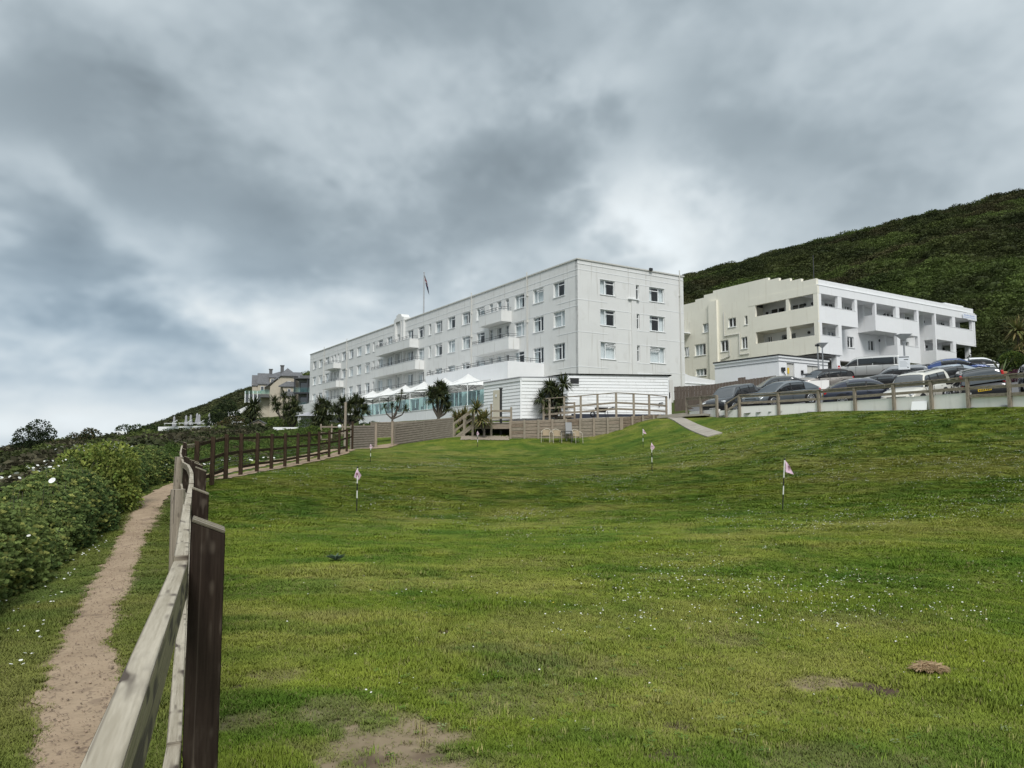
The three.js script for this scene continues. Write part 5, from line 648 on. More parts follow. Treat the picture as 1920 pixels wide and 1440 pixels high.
function car(type, col, label, x, z, heading, opt = {}) {
  const S = shapes[type], L = S.L, w = S.w, slope = opt.pitch ?? 0, c = thing(type === 'van' ? 'minibus' : 'parked_car', label, type === 'van' ? 'minibus' : 'car', [x, CP(x, z) + 0.01 + (opt.lift ?? 0), z], 0, 'vehicles in the hotel car park'); c.rotation.order = 'YXZ';
  { const dx = Math.cos(heading), dz = -Math.sin(heading), s = (CP(x + dx, z + dz) - CP(x - dx, z - dz)) / 2, q = (CP(x - dz, z + dx) - CP(x + dz, z - dx)) / 2; c.rotation.set(-Math.atan(q), heading, Math.atan(s), 'YZX'); }
  const ring = (X, yb, yt, hw) => { const P = []; const m = (yb + yt) / 2; const pr = [[-0.8, yb], [-0.97, yb + 0.1], [-1, m], [-0.985, yt - 0.12], [-0.93, yt - 0.02], [-0.6, yt + 0.015], [0, yt + 0.03], [0.6, yt + 0.015], [0.93, yt - 0.02], [0.985, yt - 0.12], [1, m], [0.97, yb + 0.1], [0.8, yb]]; for (const [f, y] of pr) P.push([X, y, f * hw]); return P; };
  const B = S.belt, h = S.hood, g = S.gc;
  const body = mesh('body', loftRings([ring(-0.5 * L, g + 0.22, B * 0.72, w * 0.86), ring(-0.488 * L, g + 0.1, B * 0.9, w * 0.94), ring(-0.45 * L, g, B * 0.985, w * 0.985), ring(-0.3 * L, g - 0.02, B, w), ring(0, g - 0.03, B, w), ring(S.cab[0][0] * L - 0.1, g - 0.02, B - 0.01, w), ring(Math.min(0.46, S.cab[0][0] + 0.06) * L, g, lerp(B, h, 0.7), w * 0.995), ring(Math.min(0.475, Math.max(0.42, S.cab[0][0] + 0.07)) * L, g + 0.02, h * 0.94, w * 0.96), ring(0.485 * L, g + 0.08, h * 0.8, w * 0.9), ring(0.5 * L, g + 0.18, h * 0.62, w * 0.78)]), col, c);
  const line = new THREE.CatmullRomCurve3(S.cab.map(([f, t]) => V(f * L, B - 0.03 + t * (S.H - B + 0.03), 0)), false, 'centripetal'), N = 26, pts = line.getPoints(N), wt = y => w * 0.94 - 0.30 * (y - B) - (type === 'van' ? -0.14 * (y - B) : 0);
  const cring = (p, o = 0) => { const ht = Math.max(0.012, p.y - B + 0.03), y0 = B - 0.03, a = w * 0.95, b = wt(p.y) + o; return [[p.x, y0, -a - o], [p.x, y0 + ht * 0.8, -lerp(a, b, 0.85) - o], [p.x, y0 + ht * 0.95, -b * 0.93 - o], [p.x, y0 + ht + o, -b * 0.7], [p.x, y0 + ht + 0.02 * Math.min(1, ht * 4) + o, 0], [p.x, y0 + ht + o, b * 0.7], [p.x, y0 + ht * 0.95, b * 0.93 + o], [p.x, y0 + ht * 0.8, lerp(a, b, 0.85) + o], [p.x, y0, a + o]]; };
  mesh('glasshouse', loftRings(pts.map(p => cring(p))), opt.glass ?? CARGLASS, c);
  // painted roof and pillars, a few millimetres proud of the glass
  const strip = (list, j0, j1, o) => { const rs = list.map(p => cring(p, o).slice(j0, j1 + 1)), n = rs[0].length, pos = [], idx = []; rs.forEach(r => r.forEach(p => pos.push(...p))); for (let i = 0; i + 1 < rs.length; i++) for (let j = 0; j + 1 < n; j++) { const a = i * n + j; idx.push(a, a + 1, a + n, a + 1, a + n + 1, a + n); } const q = new THREE.BufferGeometry(); q.setAttribute('position', new THREE.Float32BufferAttribute(pos, 3)); q.setIndex(idx); q.computeVertexNormals(); q.setAttribute('uv', new THREE.Float32BufferAttribute(new Float32Array(pos.length / 3 * 2), 2)); return q; };
  const xr0 = S.cab[1][0] * L - 0.02, xr1 = (type === 'saloon' || type === 'crossover' ? S.cab[3][0] : S.cab[4][0]) * L, top = pts.filter(p => p.x <= xr0 + 0.12 && p.x >= xr1 - 0.05);
  mesh('roof', strip(top, 1, 7, 0.008), opt.roof ?? col, c);
  const pil = []; for (const j of [1, 6]) { const f = pts.filter(p => p.x >= xr0 - 0.05); pil.push(strip(f, j, j + 1, 0.009)); }
  const fin = pts.filter(p => p.x <= xr1 + (type === 'saloon' || type === 'crossover' ? 0.05 : 0.22)); for (const j of [1, 6]) pil.push(strip(fin, j, j + 1, 0.009)); for (const j of [0, 7]) if (fin.length > 1) pil.push(strip(fin.filter(p => p.x > -0.475 * L), j, j + 1, 0.009));
  mesh('pillar', pil.filter(q => q.index.count > 0), opt.pillar ?? col, c);
  const bp = []; for (const f of type === 'van' ? [0.19, -0.08, -0.4] : [-0.005, -0.235]) { const near = pts.reduce((a, p) => Math.abs(p.x - f * L) < Math.abs(a.x - f * L) ? p : a), q = [near.clone().setX(near.x + 0.035), near.clone().setX(near.x - 0.035)]; for (const j of [0, 7]) bp.push(strip(q, j, j + 1, 0.007)); } mesh('door_pillar', bp, type === 'van' ? col : M.black, c);
  for (const X of [0.3, -0.29]) for (const s of [-1, 1]) {
    const wx = X * L + (type === 'van' ? 0.12 : 0), R = S.r, arch = new THREE.CylinderGeometry(R * 1.17, R * 1.17, 0.03, 22); arch.rotateX(Math.PI / 2); arch.translate(wx, R + 0.01, s * (w - 0.012)); mesh('wheel_arch', arch, M.black, c);
    const ty = new THREE.CylinderGeometry(R, R, 0.22, 22); ty.rotateX(Math.PI / 2); const wl = mesh('wheel', ty, M.rubber, c); wl.position.set(wx, R, s * (w - 0.08)); const rm = [ready(new THREE.CylinderGeometry(R * 0.18, R * 0.18, 0.03, 10).rotateX(Math.PI / 2).translate(0, 0, s * 0.115))]; for (let k = 0; k < 10; k++) { const sp = new THREE.BoxGeometry(R * 0.5, R * 0.11, 0.025); sp.translate(R * 0.42, 0, s * 0.115); sp.rotateZ(k * Math.PI / 5); rm.push(ready(sp)); } rm.push(ready(new THREE.TorusGeometry(R * 0.67, R * 0.06, 5, 22).translate(0, 0, s * 0.11))); mesh('rim', rm, opt.darkRim ? M.darkAlloy : M.alloy, wl);
  }
  if (S.clad) mesh('sill_cladding', [bx(-0.2 * L, 0.2 * L, g - 0.05, g + 0.14, -w - 0.006, w + 0.006), bx(0.45 * L, 0.497 * L, g - 0.02, g + 0.2, -w * 0.8, w * 0.8), bx(-0.497 * L, -0.45 * L, g - 0.02, g + 0.2, -w * 0.85, w * 0.85)], M.black, c);
  mesh('grille', bx(0.48 * L, 0.497 * L, h * 0.52, h * 0.74, -w * 0.52, w * 0.52), M.black, c);
  for (const s of [-1, 1]) { const e = new RoundedBoxGeometry(0.2, 0.12, 0.32, 2, 0.05); e.rotateY(s * 0.45); e.translate(0.462 * L, h * 0.8, s * w * 0.7); mesh('headlight', e, M.lampGlass, c); const tl = opt.tall ? new RoundedBoxGeometry(0.1, 0.62, 0.11, 2, 0.04).translate(-0.47 * L, B + 0.12, s * w * 0.86) : new RoundedBoxGeometry(0.18, 0.17, 0.3, 2, 0.05).translate(-0.472 * L, B * 0.86, s * w * 0.78); mesh('tail_light', tl, M.red, c); const mi = new RoundedBoxGeometry(0.14, 0.13, 0.22, 2, 0.05); mi.translate((S.cab[0][0] - 0.07) * L, B + 0.07, s * (w + 0.1)); mesh('mirror', mi, opt.mirror ?? M.black, c); }
  const mk = (X, mt) => { const p = mesh('number_plate', bx(X - 0.01, X + 0.01, 0, 0.11, -0.26, 0.26), mt, c); p.position.y = X > 0 ? g + 0.16 : B * 0.62; const t = []; for (let k = 0; k < 7; k++) t.push(bx(X - 0.014, X + 0.014, 0.025, 0.085, -0.22 + k * 0.064 + (k > 3 ? 0.02 : 0), -0.18 + k * 0.064 + (k > 3 ? 0.02 : 0))); mesh('plate_marks', t, M.black, p); }; mk(0.503 * L, M.plateWhite); mk(-0.503 * L, M.plateYellow);
  const hd = []; for (const s of [-1, 1]) for (const f of type === 'van' ? [0.2] : [0.02, -0.22]) hd.push(bx(f * L - 0.1, f * L + 0.08, B - 0.17, B - 0.14, s * w - 0.015, s * w + 0.025)); mesh('door_handle', hd, opt.handle ?? col, c);
  const seam = []; for (const s of [-1, 1]) for (const f of type === 'van' ? [0.22, 0.04, -0.22] : [0.2, -0.01]) seam.push(bx(f * L - 0.008, f * L + 0.008, g + 0.15, B - 0.06, s * (w - 0.02), s * (w + 0.002))); mesh('door_seam', seam, M.black, c);
  if (opt.trim) { const tr = []; for (const s of [0, 1]) { const a = pts.filter(p => p.x < xr0 - 0.1 && p.x > -0.4 * L).map(p => { const q = cring(p, 0.012)[s ? 7 : 1]; return V(...q); }); if (a.length > 2) tr.push(tubeThrough(a, 0.014, 5, 20)); } mesh('window_trim', tr, M.alloy, c); }
  if (opt.rails) mesh('roof_rail', [-1, 1].map(s => rod(V(-0.36 * L, S.H + 0.05, s * w * 0.62), V(0.02 * L, S.H + 0.05, s * w * 0.62), 0.02)), M.darkMetal, c);
  if (opt.spoiler) mesh('spoiler', bx(-0.5 * L, -0.4 * L, S.H - 0.06, S.H - 0.02, -w * 0.62, w * 0.62), opt.spoiler, c);
  if (type === 'van') { mesh('side_window', [-1, 1].flatMap(s => [bx(-0.38 * L, 0.16 * L, B + 0.06, B + 0.6, s * (w * 0.9), s * (w * 0.9 + 0.03))]), M.darkPane, c); mesh('sliding_rail', [-1, 1].map(s => bx(-0.4 * L, -0.16 * L, B - 0.03, B + 0.01, s * w, s * (w + 0.02))), M.black, c); }
  return c;
}
const dirTo = (dx, dz) => Math.atan2(-dz, dx);
{
  const black = paint(0.012, 0.013, 0.015), grey = paint(0.14, 0.16, 0.175, 0.45), navy = paint(0.022, 0.028, 0.05), cream = paint(0.68, 0.66, 0.58, 0.05), beige = paint(0.36, 0.33, 0.3, 0.4), silver = paint(0.5, 0.5, 0.48, 0.5), blue = paint(0.025, 0.06, 0.2, 0.3), white = paint(0.76, 0.77, 0.78, 0), paleBlue = paint(0.42, 0.48, 0.54, 0.5), midGrey = paint(0.27, 0.28, 0.29, 0.5), deep = paint(0.02, 0.035, 0.075);
  car('suv', black, 'black SUV facing the lawn by the short ramp rails', 14.3, -47.6, dirTo(-0.72, 0.69), { lift: 0 });
  car('crossover', grey, 'blue-grey coupe crossover parked side-on behind the car park fence', 16.15, -43.9, dirTo(-0.94, 0.34), {});
  car('saloon', black, 'black car with only its roof showing behind the grey crossover', 19.0, -52.6, dirTo(-0.95, -0.2), { spoiler: M.black });
  car('hatch', beige, 'beige hatchback with black roof in front of the plant room doors', 24.3, -57.2, dirTo(-0.985, 0.12), { roof: M.black, pillar: M.black, darkRim: true });
  car('van', silver, 'silver passenger minibus parked beneath the apartment block', 34.2, -70, dirTo(-0.88, -0.47), {});
  car('crossover', navy, 'dark navy crossover facing right behind the car park fence', 19.7, -40.7, dirTo(0.93, 0.36), {});
  car('crossover', black, 'black crossover with bright red tail lamp behind the navy crossover', 23.3, -46.6, dirTo(-0.82, -0.55), { spoiler: M.black, tall: true });
  car('estate', midGrey, 'grey estate car with roof spoiler near the lamp post', 27.6, -53, dirTo(-0.85, -0.5), { spoiler: M.black });
  car('boxy', cream, 'cream four-wheel drive facing the fence with a pale roof', 20.7, -37.5, dirTo(-0.8, 0.6), { roof: cream, rails: true });
  car('saloon', black, 'black saloon with chrome window trim behind the cream four-wheel drive', 26.2, -45.2, dirTo(-0.97, 0.1), { trim: true });
  car('saloon', paleBlue, 'pale silver-blue saloon just behind the black saloon', 29.2, -49.6, dirTo(-0.97, 0.12), {});
  car('crossover', blue, 'bright blue car in the far row facing the hill', 34.0, -56, dirTo(0.9, 0.42), { trim: true });
  car('crossover', white, 'white car in the far row beside the bright blue car', 38.8, -60.5, dirTo(0.9, 0.42), {});
  car('estate', black, 'black estate with tall red tail lamps and yellow plate behind the fence', 22.2, -34.9, dirTo(0.42, -0.9), { tall: true, rails: true });
  car('hatch', deep, 'dark blue car nose-on to the fence next to the black estate', 23.9, -32.6, dirTo(-0.45, 0.89), {});
  car('hatch', white, 'white hatchback near the clipped round bush', 31.6, -43, dirTo(-0.6, 0.8), {});
}

// ---------------------------------------------------------------- plants
function leafGeo(list) {                                                   // list of [pos, dir, up, length, width, colour] -> folded leaves
  const n = list.length, pos = new Float32Array(n * 18), col = new Float32Array(n * 18), a = V(), s = V(); let o = 0;
  for (const [p, d, u, L, W, c] of list) {
    s.crossVectors(d, u).normalize().multiplyScalar(W / 2); a.copy(d).multiplyScalar(L); const mx = p.x + a.x * 0.45, my = p.y + a.y * 0.45, mz = p.z + a.z * 0.45, tx = p.x + a.x, ty = p.y + a.y - L * 0.12, tz = p.z + a.z;
    const q = [p.x, p.y, p.z, mx + s.x, my + s.y + L * 0.06, mz + s.z, tx, ty, tz, p.x, p.y, p.z, tx, ty, tz, mx - s.x, my - s.y + L * 0.06, mz - s.z]; pos.set(q, o); for (let k = 0; k < 6; k++) col.set(c, o + k * 3); o += 18;
  }
  const g = new THREE.BufferGeometry(); g.setAttribute('position', new THREE.BufferAttribute(pos, 3)); g.setAttribute('color', new THREE.BufferAttribute(col, 3)); g.computeVertexNormals(); g.setAttribute('uv', new THREE.BufferAttribute(new Float32Array(n * 12), 2)); return g;
}
function rdir(r) { const z = r() * 2 - 1, a = r() * 6.2832, s = Math.sqrt(1 - z * z); return V(Math.cos(a) * s, z, Math.sin(a) * s); }
// leaves spread through lumps: [x, y, z, rx, ry, rz]
function crownLeaves(lumps, perM2, size, cols, r, shell = 0.45) {
  const out = []; for (const [x, y, z, rx, ry, rz] of lumps) { const n = Math.round(perM2 * 4 * Math.PI * Math.pow((Math.pow(rx * ry, 1.6) + Math.pow(rx * rz, 1.6) + Math.pow(ry * rz, 1.6)) / 3, 1 / 1.6)); for (let i = 0; i < n; i++) { const d = rdir(r), q = 1 - shell * r() * r() + (r() - 0.5) * 0.16, p = V(x + d.x * rx * q, y + d.y * ry * q, z + d.z * rz * q), f = d.clone().addScaledVector(rdir(r), 0.9).normalize(), c = cols[Math.floor(r() * cols.length)], k = 0.7 + 0.6 * r(); out.push([p, f, rdir(r), size * (0.6 + 0.8 * r()), size * (0.4 + 0.35 * r()), [c[0] * k, c[1] * k, c[2] * k]]); } }
  return leafGeo(out);
}
const GREEN = { dark: [[0.022, 0.036, 0.012], [0.03, 0.046, 0.014], [0.018, 0.03, 0.012]], mid: [[0.05, 0.085, 0.02], [0.065, 0.1, 0.022], [0.04, 0.07, 0.018]], bright: [[0.12, 0.16, 0.03], [0.15, 0.185, 0.035], [0.09, 0.14, 0.026]], olive: [[0.075, 0.085, 0.03], [0.055, 0.065, 0.025], [0.09, 0.095, 0.034]], palm: [[0.055, 0.07, 0.026], [0.085, 0.095, 0.034], [0.04, 0.055, 0.024]], palmY: [[0.18, 0.17, 0.055], [0.26, 0.21, 0.09], [0.11, 0.13, 0.04]], rust: [[0.1, 0.065, 0.03], [0.075, 0.06, 0.028]] };
// ---- cabbage palms: bare limbs that carry rosettes of sword leaves
function swordHead(p, R, n, cols, r) {
  const out = []; for (let i = 0; i < n; i++) { const a = r() * 6.2832, e = Math.asin(clamp(-0.55 + 1.5 * r(), -0.6, 0.98)), L = R * (0.75 + 0.4 * r()), w = R * 0.1, d = V(Math.cos(a) * Math.cos(e), Math.sin(e), Math.sin(a) * Math.cos(e)), s = V(-Math.sin(a), 0, Math.cos(a)), c = cols[Math.floor(r() * cols.length)], k = 0.7 + r() * 0.6, m = p.clone().addScaledVector(d, L * 0.55), t = p.clone().addScaledVector(d, L).add(V(0, -L * 0.3 * (1 - Math.abs(d.y)), 0)); out.push([p, m, t, s.multiplyScalar(w / 2), [c[0] * k, c[1] * k, c[2] * k]]); }
  return out;
}
function swordGeo(list) {
  const pos = [], col = []; for (const [p, m, t, s, c] of list) { const q = [[p.x - s.x * 0.7, p.y, p.z - s.z * 0.7], [p.x + s.x * 0.7, p.y, p.z + s.z * 0.7], [m.x + s.x, m.y, m.z + s.z], [m.x - s.x, m.y, m.z - s.z], [t.x, t.y, t.z]]; for (const i of [0, 1, 2, 0, 2, 3, 3, 2, 4]) { pos.push(...q[i]); col.push(...c); } }
  const g = new THREE.BufferGeometry(); g.setAttribute('position', new THREE.Float32BufferAttribute(pos, 3)); g.setAttribute('color', new THREE.Float32BufferAttribute(col, 3)); g.computeVertexNormals(); g.setAttribute('uv', new THREE.Float32BufferAttribute(new Float32Array(pos.length / 3 * 2), 2)); return g;
}
function cabbagePalm(label, base, heads, R, cols, seed, n = 150, trunk = 0.12) {  // heads relative to the base
  const r = rng(seed), t = thing('cabbage_palm', label, 'palm tree', base, 0, 'cabbage palms around the hotel'), limbs = [], leaves = [], fork = V(0, Math.min(...heads.map(h => h[1])) * 0.4, 0);
  limbs.push(rod(V(0, -0.4, 0), fork, trunk, trunk * 0.8, 8));
  for (const [x, y, z, q] of heads) { const e = V(x, y, z), m = fork.clone().lerp(e, 0.5).add(V(x * 0.22, -0.05 * y, z * 0.22)); limbs.push(rod(fork, m, trunk * 0.75, trunk * 0.55, 7), rod(m, e, trunk * 0.55, trunk * 0.4, 7)); leaves.push(...swordHead(e, R * (q ?? 1), n, cols, r)); }
  mesh('trunk', limbs, M.bark, t); mesh('crown', swordGeo(leaves), LEAF, t); return t;
}
const at = (x, z, dy = 0) => [x, H(x, z) + dy, z];
cabbagePalm('many-headed dark green cabbage palm between the two white sheds', [2.95, 3.2, -49.15], [[-0.95, 1.55, 0.2], [-0.4, 2.35, 0], [0.15, 1.8, 0.3], [0.5, 2.6, 0], [0.2, 1.2, 0.35], [-0.7, 0.9, 0.3, 0.8], [-0.1, 2.1, -0.2]], 0.85, GREEN.palm, 101);
cabbagePalm('tall full-crowned cabbage palm in front of the white terrace wall', [-6.0, 3.5, -60], [[-0.6, 2.6, 0], [0, 3.0, 0], [0.5, 2.6, 0.2], [0.05, 2.2, 0.4], [-0.5, 1.9, 0.3], [0.6, 1.8, 0], [0.75, 1.2, 0, 0.8], [-0.2, 2.5, -0.4], [0.3, 2.9, -0.3]], 0.8, GREEN.palm, 102, 190, 0.14);
cabbagePalm('slender branching cabbage palm with small tufts before the glass screen', [-10.4, 3.4, -64], [[0.45, 2.3, 0, 0.8], [-0.7, 1.65, 0, 0.7], [0.0, 1.75, 0.2, 0.75], [1.15, 1.5, 0, 0.8], [0.8, 2.95, 0, 0.55], [0.4, 1.55, -0.3, 0.7]], 0.75, GREEN.palm, 103, 80, 0.1);
cabbagePalm('broad multi-stemmed cabbage palm left of the parasols', [-13.9, 2.7, -62], [[-1.1, 2.0, 0], [-0.4, 2.6, 0], [0.4, 2.4, 0.3], [1.2, 2.5, 0], [1.5, 1.9, 0.2], [0.1, 2.0, 0.4], [-0.6, 1.6, 0.4], [0.9, 1.5, 0.3], [0.7, 2.8, -0.3]], 0.85, GREEN.palm, 104, 190);
cabbagePalm('dense low cabbage palm clump at the corner of the hotel garden', [-14.9, 2.4, -58], [[-0.4, 2.0, 0], [0.3, 2.3, 0], [0, 1.5, 0.3], [0.5, 1.2, 0.2], [-0.5, 1.1, 0.2], [0.1, 0.7, 0.4], [-0.2, 2.6, -0.2]], 0.85, GREEN.palm, 105, 190);
cabbagePalm('yellow-green young cabbage palm with bare stem in front of the deck posts', [-1.75, 2.1, -46.3], [[-0.1, 1.1, 0, 1], [-0.5, 1.85, -0.2, 1], [0.05, 1.3, -0.3, 0.9]], 0.85, GREEN.palmY, 106, 100, 0.09);
cabbagePalm('yellow-green spiky clump at the foot of the deck steps', [-3.3, 2.2, -48.9], [[-0.3, 1.15, 0.4], [0.25, 1.35, 0.2], [0, 0.75, 0.5], [0.6, 1.05, 0.3], [-0.1, 1.3, -0.1]], 0.85, GREEN.palmY, 107, 110, 0.08);
cabbagePalm('far cabbage palm with thick drooping head in front of the gabled house', [-39.3, 3.7, -112], [[0, 4.2, 0, 1.2], [-0.4, 3.4, 0.4], [0.5, 3.0, 0.4], [-0.6, 2.4, 0.5]], 1.7, GREEN.palm, 108, 120, 0.25);
cabbagePalm('far many-armed cabbage palm by the little grey shed', [-36, 4.4, -116], [[-1.5, 4.4, 0], [0, 5.2, 0], [1.4, 4.5, 0], [0.7, 3.6, 0.5], [-0.8, 3.5, 0.5], [2.0, 3.6, 0]], 1.4, GREEN.palm, 109, 110, 0.2);
cabbagePalm('far bushy cabbage palm beside the white pool pavilion', [-31.3, 3.8, -105], [[-0.9, 3.0, 0], [0.2, 3.6, 0], [1.0, 2.8, 0.3], [0.1, 2.2, 0.5], [-0.7, 1.8, 0.4], [0.8, 1.6, 0.5]], 1.35, GREEN.palm, 110, 120, 0.18);
cabbagePalm('feathery pale palm at the hillside edge of the car park', [34.7, 6.5, -50], [[0, 3.0, 0, 1.2], [0.4, 2.2, 0], [-0.2, 1.5, 0.3, 0.8]], 1.0, GREEN.palmY, 111, 110, 0.12);
{ const t = thing('agave', 'spiky pale agave beside the clipped round bush', 'plant', [27.6, 5.5, -41.3]); mesh('leaves', swordGeo(swordHead(V(0, 0.1, 0), 1.2, 34, [[0.16, 0.2, 0.09], [0.2, 0.2, 0.12]], rng(112)).filter(q => q[2].y > 0)), LEAF, t); }
// ---- clipped ball bush, pot, flowers
{ const b = thing('clipped_bush', 'clipped ball-shaped green bush at the edge of the car park', 'bush', [30.1, 6.2, -44]); mesh('foliage', crownLeaves([[0, 0.45, 0, 0.62, 0.6, 0.62], [0, 0.45, 0, 0.5, 0.48, 0.5]], 1000, 0.1, GREEN.bright.concat(GREEN.mid), rng(113), 0.12), LEAF, b); mesh('stem', rod(V(0, -0.5, 0), V(0, 0.4, 0), 0.06, 0.03), M.bark, b); }
{ const p = thing('plant_pot', 'terracotta pot beside the clipped round bush', 'pot', [26.9, 5.25, -40.3]); mesh('pot', new THREE.LatheGeometry([[0.16, 0], [0.24, 0.3], [0.3, 0.34], [0.3, 0.42], [0.25, 0.42], [0.2, 0.1]].map(q => new THREE.Vector2(...q)), 16), M.terracotta, p); }
{ const b = thing('purple_shrub', 'low purple-leaved shrub under the clipped round bush', 'bush', [28.2, 5.2, -40.6]); mesh('foliage', crownLeaves([[0, 0.25, 0, 0.7, 0.35, 0.4]], 500, 0.1, [[0.1, 0.04, 0.06], [0.14, 0.06, 0.08]], rng(114)), LEAF, b); }
{ const g = thing('timber_screen', 'pale timber gate frame at the foot of the hill past the white cars', 'gate', [39.6, 7.6, -58], 0.4); for (const x of [0, 1.5]) mesh('post', post(x, -1, x ? 1.25 : 0.95, 0, 0.1, 0.1), M.greyWood, g); for (let i = 0; i < 6; i++) mesh('board', bx(0.06 + i * 0.235, 0.28 + i * 0.235, -0.6, 0.72 + i * 0.05, -0.01, 0.02), M.paleWood, g); mesh('top_rail', beam(V(-0.05, 0.86, 0.02), V(1.55, 1.16, 0.02), 0.06, 0.06), M.greyWood, g); solo('marker_pole', cyl(42.6, 7, 9.3, -60, 0.05), M.greyWood, 'thin pale pole standing right of the timber gate frame', 'pole'); }
// ---- shrubs and trees
function shrub(name, label, base, lumps, size, perM2, cols, seed, cat = 'bush', group) {
  const r = rng(seed), t = thing(name, label, cat, base, 0, group), st = []; for (const [x, y, z, rx, ry, rz] of lumps) st.push(rod(V(0, -0.4, 0), V(x, y, z), 0.05, 0.02, 5)); mesh('stems', st, M.bark, t);
  mesh('foliage', crownLeaves(lumps, perM2, size, cols, r), LEAF, t); return t;
}
shrub('windblown_tree', 'dark round windblown tree alone on the cliff skyline', at(-45.5, -70, 0.2), [[-0.3, 1.6, 0, 1.3, 1.0, 1.1], [0.6, 2.4, 0, 1.0, 0.8, 0.9], [-1.1, 1.0, 0, 0.7, 0.6, 0.7], [0.9, 1.3, 0.3, 1.0, 0.8, 0.8], [1.7, 1.9, 0, 0.5, 0.5, 0.5], [0, 0.6, 0.2, 1.3, 0.6, 1]], 0.2, 60, GREEN.dark, 201, 'tree');
shrub('windblown_tree', 'sprawling rust-tinged windblown bush on the cliff skyline', at(-40.8, -70, -0.4), [[0, 1.0, 0, 1.5, 0.9, 1.1], [0.9, 1.6, 0, 0.9, 0.7, 0.8], [-1.6, 0.7, 0, 1.3, 0.6, 0.9], [1.9, 0.8, 0, 1.3, 0.6, 0.9], [0.6, 2.0, 0, 0.5, 0.4, 0.5], [-0.8, 1.5, 0, 0.5, 0.45, 0.5]], 0.2, 60, GREEN.olive.concat(GREEN.rust, GREEN.dark), 202, 'tree');
shrub('elder_bush', 'bright yellow-green elder bush with cream flower heads behind the hedge', at(-8.7, -15.6), [[0, 0.55, 0, 0.75, 0.65, 0.8], [0.25, 1.0, 0.1, 0.55, 0.42, 0.6], [-0.35, 0.9, -0.2, 0.6, 0.45, 0.6], [0.3, 0.4, 0.5, 0.6, 0.5, 0.5], [0.5, 0.2, 0.2, 0.45, 0.4, 0.5]], 0.085, 420, [[0.18, 0.22, 0.045], [0.23, 0.26, 0.06], [0.12, 0.17, 0.035]], 203);
shrub('garden_shrub', 'dark pine-like tree in front of the gabled house', at(-46, -118, -0.5), [[0, 3.2, 0, 2.2, 1.7, 2], [-1.2, 2, 0, 1.8, 1.2, 1.5], [1.3, 2.2, 0, 1.6, 1.3, 1.5], [0.4, 4.6, 0, 1.3, 0.9, 1.2]], 0.34, 22, GREEN.dark, 204, 'tree');
shrub('garden_shrub', 'rounded rust-tinged shrub left of the little grey shed', at(-41.6, -110, -0.3), [[0, 1.2, 0, 1.8, 1.3, 1.2], [-1.5, 0.8, 0, 1.4, 0.9, 1]], 0.28, 35, GREEN.rust.concat(GREEN.olive), 205);
shrub('garden_shrub', 'bright green rounded shrub right of the little grey shed', at(-34.4, -108, -0.2), [[0, 0.8, 0, 1.5, 0.9, 1.1], [1.1, 0.6, 0.3, 1.0, 0.7, 0.9]], 0.24, 45, GREEN.mid.concat(GREEN.bright), 206);
shrub('garden_shrub', 'small bright shrub beside the slat fence corner post', at(-13.8, -50), [[0, 0.5, 0, 0.7, 0.55, 0.6], [0.3, 0.9, 0, 0.5, 0.4, 0.5]], 0.12, 160, GREEN.mid.concat(GREEN.bright), 207);
shrub('garden_shrub', 'dark leafy tree overhanging the car park at the foot of the hill', [51, 8.2, -66], [[0, 2.2, 0, 2.6, 2.2, 2], [2.4, 3.2, 0, 2.4, 2.2, 2], [-2.2, 1.6, 0.6, 2, 1.6, 1.6], [1, 4.6, 0, 2, 1.5, 1.8], [4.6, 2.4, 0, 2.2, 2, 1.8]], 0.3, 40, GREEN.dark.concat([[0.05, 0.05, 0.02]]), 208, 'tree');
shrub('garden_shrub', 'dark green thicket tree behind the end of the apartment block', [58, 8.6, -80], [[0, 2.6, 0, 3, 2.4, 2.2], [3, 4, 0, 3, 2.6, 2.2], [-2.4, 2, 0, 2.2, 1.8, 1.8], [1.2, 5.6, 0, 2.6, 1.8, 2], [6, 3.4, 0, 2.8, 2.4, 2]], 0.34, 34, GREEN.dark, 209, 'tree');
for (const [x, z, w, s, lb] of [[-62, -128, 5, 210, 'long low clipped hedge left of the pool parasols'], [-46, -134, 7, 211, 'long dark hedge behind the pool parasols']]) { const l = []; for (let i = 0; i < w; i++) l.push([i * 2 - w, 0.9, 0, 1.6, 1.0, 1]); shrub('garden_hedge', lb, at(x, z), l, 0.34, 26, GREEN.dark.concat(GREEN.mid), s, 'hedge'); }
for (const [x, z, s, lb] of [[-52, -112, 212, 'low red-flowering bush at the left of the pool terrace'], [-25.5, -92, 213, 'low rounded bush in front of the white pool pavilion']]) { shrub('garden_shrub', lb, at(x, z), [[0, 0.5, 0, 1.3, 0.7, 0.9], [1.3, 0.4, 0, 1, 0.6, 0.8]], 0.2, 60, GREEN.mid, s); }
// ---- instanced shrub lumps: scrub on the cliff side and over the hill, too many to count
function lumpGeo(seed, n, size) { const r = rng(seed), l = []; for (let i = 0; i < n; i++) { const d = rdir(r); if (d.y < -0.25) d.y *= -1; const q = 0.72 + 0.4 * r(); l.push([V(d.x * q, d.y * q * 0.8 + 0.15, d.z * q), d.clone().addScaledVector(rdir(r), 0.8).normalize(), rdir(r), size * (0.6 + r() * 0.8), size * (0.5 + 0.3 * r()), [1, 1, 1].map(() => 0).map((_, k) => 0.75 + 0.5 * r())]); } for (const e of l) { const k = e[5][0]; e[5] = [k, k, k]; } const g = leafGeo(l); const core = ready(new THREE.IcosahedronGeometry(0.78, 1)); core.scale(1, 0.8, 1); core.translate(0, 0.1, 0); const cc = new Float32Array(core.attributes.position.count * 3).fill(1); core.setAttribute('color', new THREE.BufferAttribute(cc, 3)); return mergeGeometries([g, core]); }
